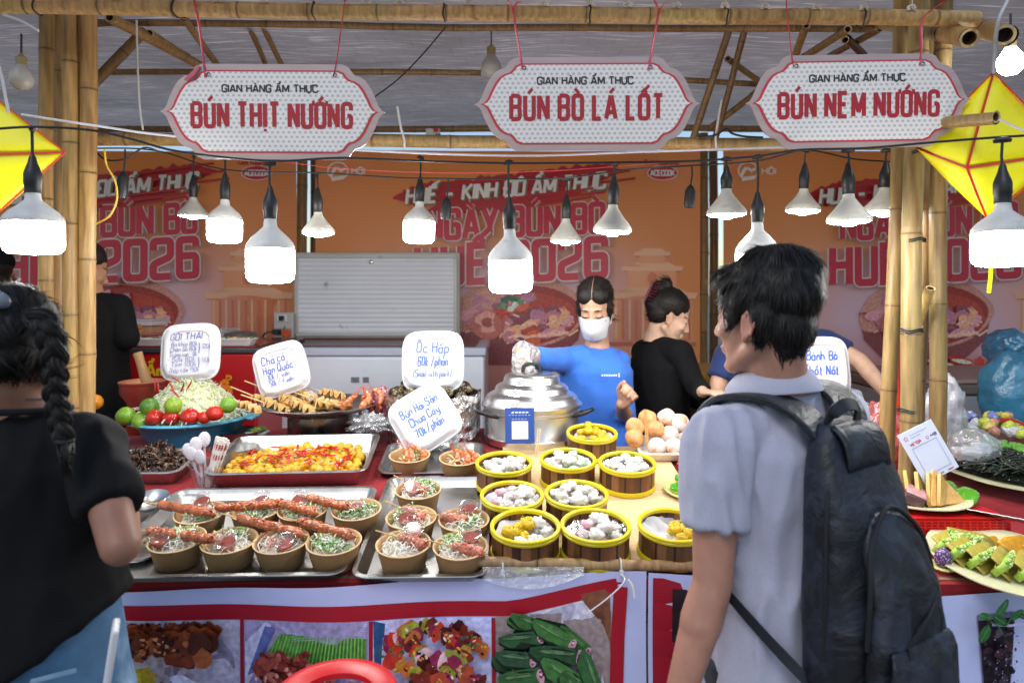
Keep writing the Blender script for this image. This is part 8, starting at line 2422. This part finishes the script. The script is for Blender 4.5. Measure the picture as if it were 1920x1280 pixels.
m = MB(); m.strip(smoothpath([bp_(-.045, .02, 1.335), bp_(-.05, .04, 1.368), bp_(-.02, .05, 1.385), bp_(.02, .05, 1.378), bp_(.035, .04, 1.335)], 4), .024, .006, [o_ + V(0, 0, .6)] * 17, (.012, .012, .016)); m.build('grab_handle', M_STRAP, pack)
m = MB(); m.grid(lambda u, v_: bp_(-.07 + .14 * u, .052 + .045 * v_ + .012 * math.sin(v_ * PI), 1.352 - .075 * v_ ** 1.5 - .01 * abs(u - .5)), 10, 8, lin('#1b1e27')); m.build('top_flap', M_CAMO, pack, sharp=0, solid=.006)
# shoulder straps over both shoulders and webbing under the arm
def surf_strap(pts, w_, th, nm, normals):
 P = smoothpath([Vector(p) - P0 for p in pts], 5)
 k = len(P)
 NN = [Vector(normals[min(len(normals) - 1, int(i / 5))]).lerp(Vector(normals[min(len(normals) - 1, int(i / 5) + 1)]), (i % 5) / 5) for i in range(k)]
 ww = [w_[0] + (w_[1] - w_[0]) * i / (k - 1) for i in range(k)] if isinstance(w_, tuple) else w_
 MB().strip(P, ww, th, NN, lin('#191c25')).build(nm, M_CAMO if th > .005 else M_STRAP, pack, bevel=.003 if th > .005 else 0)
def sh(s, f_, z): return V(C.x, C.y, z) + lb * s + b * f_
surf_strap([sh(.03, -.135, 1.30), sh(.06, -.115, 1.355), sh(.085, -.06, 1.386), sh(.105, .0, 1.388), sh(.118, .06, 1.368), sh(.122, .105, 1.30), sh(.12, .13, 1.2), sh(.125, .125, 1.1)], (.078, .056), .014, 'shoulder_strap', [-b * .8 + V(0, 0, .6), -b * .6 + V(0, 0, .8), -b * .2 + V(0, 0, 1), V(0, 0, 1), b * .5 + V(0, 0, .8), b, b, b])
surf_strap([sh(-.03, -.135, 1.30), sh(-.06, -.115, 1.36), sh(-.085, -.06, 1.395), sh(-.105, .0, 1.40), sh(-.118, .06, 1.378), sh(-.122, .105, 1.30), sh(-.12, .13, 1.2), sh(-.125, .125, 1.1)], (.078, .056), .014, 'shoulder_strap', [-b * .8 + V(0, 0, .6), -b * .6 + V(0, 0, .8), -b * .2 + V(0, 0, 1), V(0, 0, 1), b * .5 + V(0, 0, .8), b, b, b])
surf_strap([sh(.125, .125, 1.105), sh(.178, .06, 1.07), sh(.184, -.02, 1.02), sh(.16, -.10, .955), sh(.125, -.15, .90), sh(.11, -.16, .88)], .02, .003, 'webbing', [b, lb, lb, lb - b * .4, -b, -b])
surf_strap([sh(-.125, .125, 1.105), sh(-.178, .06, 1.07), sh(-.184, -.02, 1.02), sh(-.16, -.10, .955), sh(-.125, -.15, .90), sh(-.11, -.16, .88)], .02, .003, 'webbing', [b, -lb, -lb, -lb - b * .4, -b, -b])
# ------------------------------------------------------------------ woman with the braid
hc = W(24, 655, 1.2); b = V(-.12, .99, 0); lb = V(-.99, -.12, 0)
C = V(-.89, 1.22, 0)
wo = thing('person', 'woman in black T-shirt and jeans with a long black braid, at the left edge', 'person', (C.x, C.y, 0))
Mh = frame(V(-.3, .95, -.12), hc, .90)
SK = lin('#9a705c')
RS = V(-.752, 1.20, 1.320); LS = V(-1.05, 1.24, 1.318)
RE = V((226 - 960) * 1.07 / F, 1.07, 1.19); RW = V(-.80, 1.35, 1.215)
LE = LS + V(-.05, .0, -.25); LW = LE + V(.1, .2, .05)
NB = V(C.x + .0, C.y - .005, 1.385)
v = Vol(); head_vol(v, Mh, NB, .05)
v.cap(NB, NB - V(0, 0, .05), .056, .075)
v.loft([((C.x, C.y, .86), .16, .12), ((C.x, C.y, .95), .158, .11), ((C.x, C.y, 1.06), .13, .095), ((C.x, C.y, 1.2), .145, .1), ((C.x, C.y, 1.28), .15, .1), ((C.x, C.y, 1.34), .1, .07), ((C.x, C.y, 1.37), .065, .06)], lb, b)
for S_, E_, W_ in ((LS, LE, LW), (RS, RE, RW)):
 v.cap(V(C.x, C.y, S_.z + .010), S_, .044, .040); v.cap(S_, E_, .038, .031); m_ = E_.lerp(W_, .35); v.cap(E_, m_, .031, .033); v.cap(m_, W_, .033, .022)
 hand_vol(v, W_, (W_ - E_), V(0, 0, 1), .5, 1 if S_ is LS else -1, .92)
legs(v, (C.x, C.y, .86), lb, b)
Mi_ = Mh.inverted()
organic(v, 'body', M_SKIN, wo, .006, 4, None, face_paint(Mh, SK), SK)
v = Vol()
def HE(c, r): v.mb.ell(c, r, WHITE, 24, 16, Mh)
HE((-.016, 0, .048), (.097, .081, .083)); HE((-.048, 0, -.005), (.052, .072, .062))
for s_ in (-1, 1): HE((.0, s_ * .072, .0), (.055, .018, .055))
hw = organic(v, 'hair', M_HAIR, wo, .006, 4, lambda p, n: .0025 * noise.noise(V(p.x * 60, p.y * 60, p.z * 12)) + .002 * noise.noise(p * 20), base=BLK)
hair_strands(Mh, hw.data, 2600, .05, lin('#15120f'), (.06, .03, .1), hw, 5, .0011, -.1, .08, up=(-.4, -.6, -.5))
# braid: interleaved strands along a path
path = smoothpath([W(50, 590, 1.12), W(84, 606, 1.098), W(99, 650, 1.09), W(103, 700, 1.092), W(105, 745, 1.095), W(112, 785, 1.09), W(120, 826, 1.084)], 10)
m = MB(); org = wo.location
for j in range(3):
 pts = []; rr = []
 n = len(path)
 for i, p in enumerate(path):
  q = i / (n - 1)
  tn = (path[min(i + 1, n - 1)] - path[max(i - 1, 0)]).normalized()
  sx = tn.cross(V(0, -1, 0)).normalized(); ph = q * 2 * PI * 2.9 + j * 2 * PI / 3
  wid = (.0105 - .0035 * q) * min(1, q * 6 + .3)
  pts.append(p + sx * wid * math.sin(ph) + V(0, -1, 0) * wid * .75 * math.sin(2 * ph)- org)
  rr.append((.0118 - .0035 * q) * min(1, q * 5 + .55))
 P2_ = smoothpath(pts, 3); R2_ = [rr[min(len(rr) - 1, i // 3)] for i in range(len(P2_))]
 m.tube(P2_, R2_, 12, BLK, flat=.85)
 random.seed(40 + j)
 for h_ in range(26):
  a0 = random.uniform(0, 6.28); tw = random.uniform(-1.5, 1.5); q_ = []
  for i in range(0, len(P2_), 2):
   tn = (P2_[min(i + 1, len(P2_) - 1)] - P2_[max(i - 1, 0)]).normalized(); e1 = tn.orthogonal().normalized() if i == 0 else (e1 - tn * e1.dot(tn)).normalized(); e2 = tn.cross(e1)
   a = a0 + tw * i / len(P2_); q_.append(P2_[i] + (e1 * math.cos(a) + e2 * math.sin(a)) * R2_[i] * random.uniform(.97, 1.07))
  m.tube(q_, .0011, 4, vary(lin('#1c1815'), .5), caps=False)
bm = m.build('braid', M_HAIR, wo, sharp=0)
m = MB(); m.tube([path[-1] + V(.012 * math.cos(a), .012 * math.sin(a), .001 * math.sin(a * 2)) - org for a in [2 * PI * k / 14 for k in range(15)]], .004, 6, lin('#15181c'), caps=False)
m.build('hair_tie', M_MATTE, wo)
m = MB(); random.seed(8)
for k in range(90):
 e = W(128 + random.uniform(-14, 12), 880 + random.uniform(-30, 20), 1.075 + random.uniform(-.012, .012)); a0 = path[-1] + V(random.uniform(-.01, .01), random.uniform(-.01, .01), 0)
 m.tube([a0 - org, a0.lerp(e, .5) + V(random.uniform(-.006, .006), -.004, 0) - org, e - org], [.0018, .002, .0004], 4, vary(BLK, .3))
m.build('braid_tail', M_HAIR, wo, sharp=0)
m = MB(); m.ell(W(-2, 562, 1.115) - org, (.02, .010, .014), lin('#6b7480'), 14, 10, rot=Euler((0, R(25), 0)).to_matrix()); m.build('hair_clip', M_PLASTIC, wo)
v = Vol()
v.loft([((C.x, C.y, .925), .168, .140, 2.3, .12), ((C.x, C.y, 1.01), .160, .130, 2.3, .05), ((C.x, C.y, 1.12), .150, .120), ((C.x, C.y, 1.22), .163, .118), ((C.x, C.y, 1.29), .160, .112), ((C.x, C.y, 1.345), .112, .082), ((C.x, C.y, 1.375), .078, .07)], -lb, b)
for S_, E_ in ((LS, LE), (RS, RE)):
 v.cap(V(C.x, C.y, S_.z + .018), S_, .053, .05); v.ell(S_, (.05, .05, .049)); v.cap(S_.lerp(E_, -.02), S_.lerp(E_, .64), .049, .046, ends=False)
me_ = organic(v, 'black_shirt', mat('black_cotton', .9, noise_s=120, noise_a=.12, bump_s=200, bump=.15, spec=.25, bump_d=.001), wo, .007, 4, folds(9, .014, (1.1, 1.1, .45), 3.1, .003), base=lin('#0e0f11'))
m = MB(); m.tube([V(C.x + .0, C.y - .012, 1.386) + V(math.cos(a) * .078, math.sin(a) * .072, -.006 * math.sin(a)) - org for a in [2 * PI * k / 40 for k in range(41)]], .006, 8, lin('#17181b'), caps=False)
m.build('neckband', MATS['black_cotton'], wo)
m = MB(); m.tube([V(NB.x, NB.y - .002, 1.405) + V(math.cos(a) * .0575, math.sin(a) * .0575, -.006 * math.sin(a)) - org for a in [2 * PI * k / 40 for k in range(41)]], .0011, 5, lin('#d8c8a0'), caps=False)
m.build('necklace', M_STEEL, wo)
M_DENIM = mat('denim', .85, noise_s=30, noise_a=.22, bump_s=260, bump=.3, bump_d=.001, spots=(9, lin('#9db6cb'), .58, .1))
tr_ = trousers(wo, (C.x, C.y, .86), lb, b, lin('#4f7698'), M_DENIM, 1.09, 2.2, 'jeans', .19)
m = MB()
pk = lambda x, z, d_=0: V(C.x + x, C.y - .125 - d_ + .35 * max(0, x - .06) ** 1.2, z) - org
m.strip([pk(.095, .955), pk(.105, .88), pk(.12, .80)], .004, .003, (.3, -1, 0), lin('#3d5c7c')); m.strip([pk(.095, .955), pk(.16, .965)], .006, .004, (.3, -1, 0), lin('#7c9ab6')); m.strip([pk(.02, 1.0), pk(.022, .94)], .014, .004, (0, -1, 0), lin('#6d8fae'))
m.build('pocket_stitching', M_DENIM, wo)
v = Vol()
for s_ in (-1, 1):
 h = V(C.x, C.y, .05) + lb * s_ * .085; v.cap(h - b * .05 + V(0, 0, -.015), h + b * .16 + V(0, 0, -.02), .042, .03)
organic(v, 'shoes', M_MATTE, wo, .01, 2, base=lin('#b9b9b9'))
ph_ = W(203, 1262, 1.14)
t = thing('phone', 'white phone sticking out of the back pocket of the jeans', 'phone', ph_, (R(4), R(8), R(28)))
MB().box((0, 0, .03), (.012, .05, .11), lin('#d8d8dc')).build('phone_case', M_PLASTIC, t, bevel=.004)
# ------------------------------------------------------------------ generic upper figure for the sellers
def figure(label, hc, hf, neck, C, b, sh_, arms, skin, shirt_col, hair_prims, shirt_name, sleeve, Mcloth, tro_col, k=1.0, voxel=.008, torso=1.0, hands=(), curl=(.5, .5), lean=None, fa=.006, seed=1.0, strands=900, hips=None, body_hands=True):
 b = Vector(b).normalized(); lb = V(0, 0, 1).cross(b)
 hp = Vector(hips) if hips is not None else V(C.x, C.y, 0)
 t = thing('person', label, 'person', (hp.x, hp.y, 0))
 Mh = frame(hf, hc, k)
 v = Vol(); head_vol(v, Mh, neck, .048)
 top = neck.z
 def cx(z):                                   # spine leans from the hips to the neck
  q = max(0, min(1, (z - .9) / (top - .9)))
  return V(hp.x + (neck.x - hp.x) * q, hp.y + (neck.y - hp.y) * q, z)
 zs = [.86, .95, top - .33, top - .2, top - .11, top - .05, top - .01]
 hw = [.155, .155, .135, .15, .155, .11, .07]; hd = [.12, .11, .1, .105, .1, .075, .06]
 v.loft([(cx(z), w_ * torso, d_ * torso) for z, w_, d_ in zip(zs, hw, hd)], lb, b)
 v.cap(neck + V(0, 0, .02), cx(top - .06), .052, .07)
 for i, (S_, E_, W_) in enumerate(arms):
  v.cap(cx(S_.z + .01), S_, .055, .05); v.cap(S_, E_, .046, .035); m_ = E_.lerp(W_, .3); v.cap(E_, m_, .035, .036); v.cap(m_, W_, .036, .024)
  d_, n_, th = hands[i]
  hand_vol(v, W_, d_, n_, curl[i], th, .94)
 legs(v, (hp.x, hp.y, .86), lb, b)
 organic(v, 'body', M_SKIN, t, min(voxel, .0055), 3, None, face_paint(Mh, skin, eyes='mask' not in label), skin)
 v = Vol()
 for c, r in hair_prims: v.mb.ell(c, r, WHITE, 22, 14, Mh)
 h = organic(v, 'hair', M_HAIR, t, .006, 4, lambda p, n: .002 * noise.noise(V(p.x * 70, p.y * 30, p.z * 30)), base=lin('#1a1512'))
 v = Vol()
 hw2 = [.172, .165, .155, .162, .160, .115, .08]; hd2 = [.135, .125, .115, .118, .112, .084, .068]
 v.loft([(cx(z if i else .84), w_ * torso, d_ * torso) for i, (z, w_, d_) in enumerate(zip(zs, hw2, hd2))], lb, b)
 for S_, E_, W_ in arms:
  v.cap(cx(S_.z + .012), S_, .06, .058); v.ell(S_, (.058, .058, .056))
  if sleeve <= 1: v.cap(S_.lerp(E_, -.02), S_.lerp(E_, sleeve), .058, .056, ends=False)
  else:
   v.cap(S_.lerp(E_, -.02), E_, .056, .046); v.cap(E_, E_.lerp(W_, sleeve - 1), .046, .038, ends=False)
 organic(v, shirt_name, Mcloth, t, .008, 3, folds(8, fa, (1.1, 1.1, .6), seed, .0015), base=shirt_col)
 m = MB(); nb = neck + V(0, 0, -.012)
 m.tube([nb + V(math.cos(a) * .068, math.sin(a) * .066, .012 * (b.x * math.cos(a) + b.y * math.sin(a)) * -1) - t.location for a in [2 * PI * q / 32 for q in range(33)]], .0055, 8, shirt_col, caps=False)
 m.build('neckband', Mcloth, t)
 trousers(t, (hp.x, hp.y, .86), lb, b, tro_col, top=.95, seed=seed)
 return t, Mh
cap_f = [((-.020, 0, .054), (.099, .080, .085)), ((-.05, 0, -.005), (.05, .068, .06))]
# seller in blue
hc = W(1116, 580, 2.9); nk = W(1120, 648, 2.95)
C = W(1112, 700, 2.96)
RSh = W(1062, 676, 2.93); LSh = W(1158, 678, 2.97)
RE_ = W(1012, 672, 2.77); RW_ = W(975, 662, 2.665)
LE_ = W(1172, 782, 2.93); LW_ = W(1166, 757, 2.72)
M_BLUE = mat('blue_cotton', .85, noise_s=120, noise_a=.06, bump_s=220, bump=.12, sheen=.15, bump_d=.001)
t, Mh = figure('seller in bright blue T-shirt and white mask, gloved hand on the pot lid', hc, V(-.28, -.9, -.34), nk, C, (-.15, -1, 0), None, [(RSh, RE_, RW_), (LSh, LE_, LW_)], lin('#cf9f84'), lin('#3a78dc'), [((-.022, 0, .062), (.098, .082, .083)), ((-.05, 0, -.005), (.05, .070, .06)), ((.018, .026, .076), (.064, .048, .048)), ((.018, -.026, .076), (.064, .048, .048)), ((.004, .066, .014), (.036, .016, .056)), ((.004, -.066, .014), (.036, .016, .056))] + [((-.09, 0, -.005), (.035, .04, .04))], 'blue_shirt', 1.3, M_BLUE, lin('#25262c'), .97,
    hands=[((.3, -.35, -.9), (-.25, -.9, .1), 1), ((.45, -.45, .75), (.6, .65, .3), 1)], curl=(.75, 1.05), seed=2.3, hips=V(C.x, 3.0, 0), fa=.007)
seller = t; org = t.location
def hp_(x, y, z): return Mh @ V(x, y, z) - org
m = MB()
def mask_f(u, v_):
 a = (u - .5) * R(158); z = -.018 - .096 * v_
 zz = z + (.016 * (1 - abs(u - .5) * 2) if v_ < .25 else 0) * (1 - v_ * 4 if v_ < .25 else 0)
 lr = abs(u - .5) * 2
 bulge = (1 - lr ** 1.6) * (.026 * math.sin(PI * min(1, v_ * .85 + .15)) + .012) + .002
 taper = 1 - .42 * max(0, v_ - .45) ** 1.3 * (1 - .2 * lr)
 x = .022 + (.064 + bulge) * math.cos(a) * (1 - .12 * max(0, v_ - .5)); y = .0675 * math.sin(a) * taper
 if lr > .8: zz = zz * (1 - (lr - .8) * 2.2) - .028 * (lr - .8) * 2
 return hp_(x, y, zz)
m.grid(mask_f, 40, 20, lin('#dfe1e3')); m.build('face_mask', mat('mask_cloth', .85, noise_s=60, noise_a=.03, bump_s=40, bump=.15, sss=.1), t, sharp=0, solid=.002)
m = MB()
for s_ in (-1, 1):
 for z in (.0, -.05): m.tube(smoothpath([hp_(.026, s_ * .069, z - .012), hp_(.008, s_ * .078, -.005 + z * .3), hp_(-.014, s_ * .083, .002 if z == 0 else -.035)], 4), .0014, 5, lin('#e0e2e4'))
m.build('ear_loops', M_MATTE, t)
m = MB()
for s_ in (-1, 1):
 m.tube(smoothpath([hp_(.085, s_ * .014, -.001), hp_(.0885, s_ * .026, -.0065), hp_(.086, s_ * .038, -.006), hp_(.078, s_ * .048, -.001)], 4), [.0014] * 4 + [.0028] * 5 + [.0016] * 4, 5, lin('#120d0b'))
 m.tube(smoothpath([hp_(.0915, s_ * .012, .024), hp_(.0895, s_ * .028, .028), hp_(.081, s_ * .046, .024)], 4), [.0018] * 2 + [.0032] * 4 + [.0016] * 3, 6, lin('#2a1e18'))
m.build('lashes', M_HAIR, t)
m = MB()    # skin coloured parting of the hair
m.strip([hp_(.083, .003, .082), hp_(.066, .003, .112), hp_(.03, .003, .139), hp_(-.01, .002, .146)], [.002, .0025, .0025, .0015], .001, Mh.to_3x3() @ V(.4, 0, 1), lin('#a07a64')); m.build('hair_parting', M_SKIN, t)
hair_strands(Mh, [c for c in t.children if c.name.startswith('hair')][0].data, 3600, .05, lin('#2b221c'), (.05, 0, .17), [c for c in t.children if c.name.startswith('hair')][0], 6, .0010, -.05, .02, up=(-.5, 0, -.3), xmax=.04)
v = Vol(); hand_vol(v, RW_, (.3, -.35, -.9), (-.25, -.9, .1), .72, 1, 1.0)
for q in range(1): v.cap(RW_ + V(.0, .005, .012), RW_ - (RW_ - RE_).normalized() * .075, .040, .046, ends=False)
v.ell(RW_ + V(.008, -.012, -.03), (.042, .022, .042))
organic(v, 'plastic_glove', M_GLOVE, t, .0045, 1, lambda p, n: .0022 + .0025 * noise.noise(p * 70) + .002 * noise.noise(p * 24))
# chest lettering (a small unreadable white line in the photograph)
m = MB()
c0 = W(1143, 704, 2.835)
for i in range(7): m.box((c0.x - .03 + i * .010, c0.y, c0.z), (.007, .0012, .009), lin('#dfe6f4'))
m.box((c0.x + .043, c0.y, c0.z), (.006, .0012, .018), lin('#dfe6f4'))
shirt_o = [c for c in t.children if c.name.startswith('blue_shirt')][0]
lg = m.build('chest_print', M_SIGN, shirt_o, loc=Vector((0, 0, 0))); lg.location = -org
bs_mesh = shirt_o.data
# lay the print on the cloth: move each of its points just in front of the nearest shirt surface
from mathutils.bvhtree import BVHTree
bv = BVHTree.FromPolygons([v_.co.copy() for v_ in bs_mesh.vertices], [tuple(p.vertices) for p in bs_mesh.polygons])
for v_ in lg.data.vertices:
 p = v_.co - org
 hit = bv.ray_cast(p + V(0, -.5, 0), V(0, 1, 0))
 if hit[0] is not None: v_.co.y = hit[0].y + org.y - .0015 + (v_.co.y - c0.y)
# seller in black with the claw clip
hc = W(1254, 594, 3.1); nk = W(1228, 640, 3.12); C = W(1236, 720, 3.12)
t, Mh = figure('seller in black long sleeved top, hair up in a claw clip, facing right', hc, V(.9, .02, -.38), nk, C, (.8, .35, 0), None,
    [(W(1206, 660, 3.24), W(1270, 740, 3.3), W(1330, 760, 3.2)), (W(1276, 662, 2.99), W(1304, 722, 2.94), W(1318, 735, 2.78))], lin('#e0b89c'), lin('#0d0d0f'),
    cap_f + [((-.085, 0, .10), (.04, .036, .05)), ((-.075, 0, .03), (.05, .055, .06)), ((-.07, 0, .135), (.03, .028, .034))], 'black_top', 1.9, MATS['black_cotton'], lin('#17171a'), .98, hands=[((1, -.2, 0), (0, 0, 1), 1), ((.5, -.8, .1), (0, 0, 1), -1)], seed=5.1, hips=V(W(1240, 0, 3.15).x, 3.15, 0), fa=.006)
org = t.location
hs_ = [c for c in t.children if c.name.startswith('hair')][0]
hair_strands(Mh, hs_.data, 1500, .05, lin('#1c1613'), (.1, 0, .06), hs_, 16, .0010, -.05, .03, up=(-.6, 0, .1))
m = MB()
for k in range(7):
 q = k / 6
 p = Mh @ V(-.118 + .012 * q, -.018 + .036 * abs(q - .5), .035 + .085 * q)
 m.tube(smoothpath([p + Mh.to_3x3() @ V(-.004, .026, 0) - org, p + Mh.to_3x3() @ V(-.016, 0, .002) - org, p + Mh.to_3x3() @ V(.0, -.034, .004) - org], 4), .0042, 6, lin('#5d1f2e'))
m.tube([Mh @ V(-.136, 0, .03) - org, Mh @ V(-.132, 0, .125) - org], .007, 8, lin('#6b2434'))
m.build('claw_clip', M_PLASTIC, t)
# person in navy behind the man
hc = W(1452, 575, 2.98); nk = W(1455, 630, 3.0); C = W(1456, 720, 3.0)
figure('person in a navy T-shirt working behind the man with the backpack', hc, V(.2, -.9, -.4), nk, C, (.1, -1, 0), None,
  [(W(1366, 664, 2.98), W(1340, 738, 2.93), W(1392, 792, 2.75)), (W(1546, 642, 2.96), W(1612, 676, 2.86), W(1672, 748, 2.72))], lin('#d6ac90'), lin('#1b2f63'), cap_f, 'navy_shirt', .62, M_BLUE, lin('#25262c'), .97,
  hands=[((.6, -.6, -.5), (0, -.3, 1), 1), ((.6, -.5, -.6), (.3, -.3, 1), -1)], seed=7.7, torso=1.12, fa=.007)
# man in black at back left
hc = W(158, 505, 3.0); nk = W(168, 548, 3.02); C = W(186, 700, 3.02)
figure('man in a black jacket with his back turned, behind the left bamboo posts', hc, V(.55, .8, -.3), nk, C, (.25, 1, 0), None,
  [(W(128, 578, 3.0), W(110, 680, 3.05), W(160, 700, 3.2)), (W(222, 574, 3.02), W(240, 634, 2.98), W(205, 650, 3.12))], lin('#b98768'), lin('#0c0c0e'), cap_f, 'black_jacket', 1.8, MATS['black_cotton'], lin('#2c2d33'), .98,
  hands=[((0, 1, 0), (0, 0, 1), 1), ((-.5, 1, 0), (0, 0, 1), -1)], seed=9.2, hips=V(W(184, 0, 3.05).x, 3.05, 0), fa=.006)
# capped person at the far left edge
hc = W(-12, 520, 3.15); nk = W(-14, 566, 3.16); C = W(-20, 700, 3.16)
t, Mh = figure('person in a dark cap barely showing at the far left edge', hc, V(-.5, .8, 0), nk, C, (-.3, 1, 0), None,
  [(W(-70, 596, 3.15), W(-85, 690, 3.15), W(-60, 730, 3.3)), (W(34, 600, 3.2), W(44, 690, 3.2), W(20, 730, 3.3))], lin('#b98768'), lin('#141417'), cap_f, 'dark_shirt', .7, MATS['black_cotton'], lin('#2c2d33'), .98,
  hands=[((0, 1, 0), (0, 0, 1), 1), ((0, 1, 0), (0, 0, 1), -1)], seed=4.4, fa=.005)
m = MB(); org = t.location
vv = Vol(); vv.mb.ell((-.015, 0, .075), (.104, .088, .07), WHITE, 20, 14, Mh); vv.mb.ell((.1, 0, .07), (.06, .06, .008), WHITE, 18, 10, Mh)
organic(vv, 'cap', MATS['black_cotton'], t, .007, 2, base=lin('#111114'))
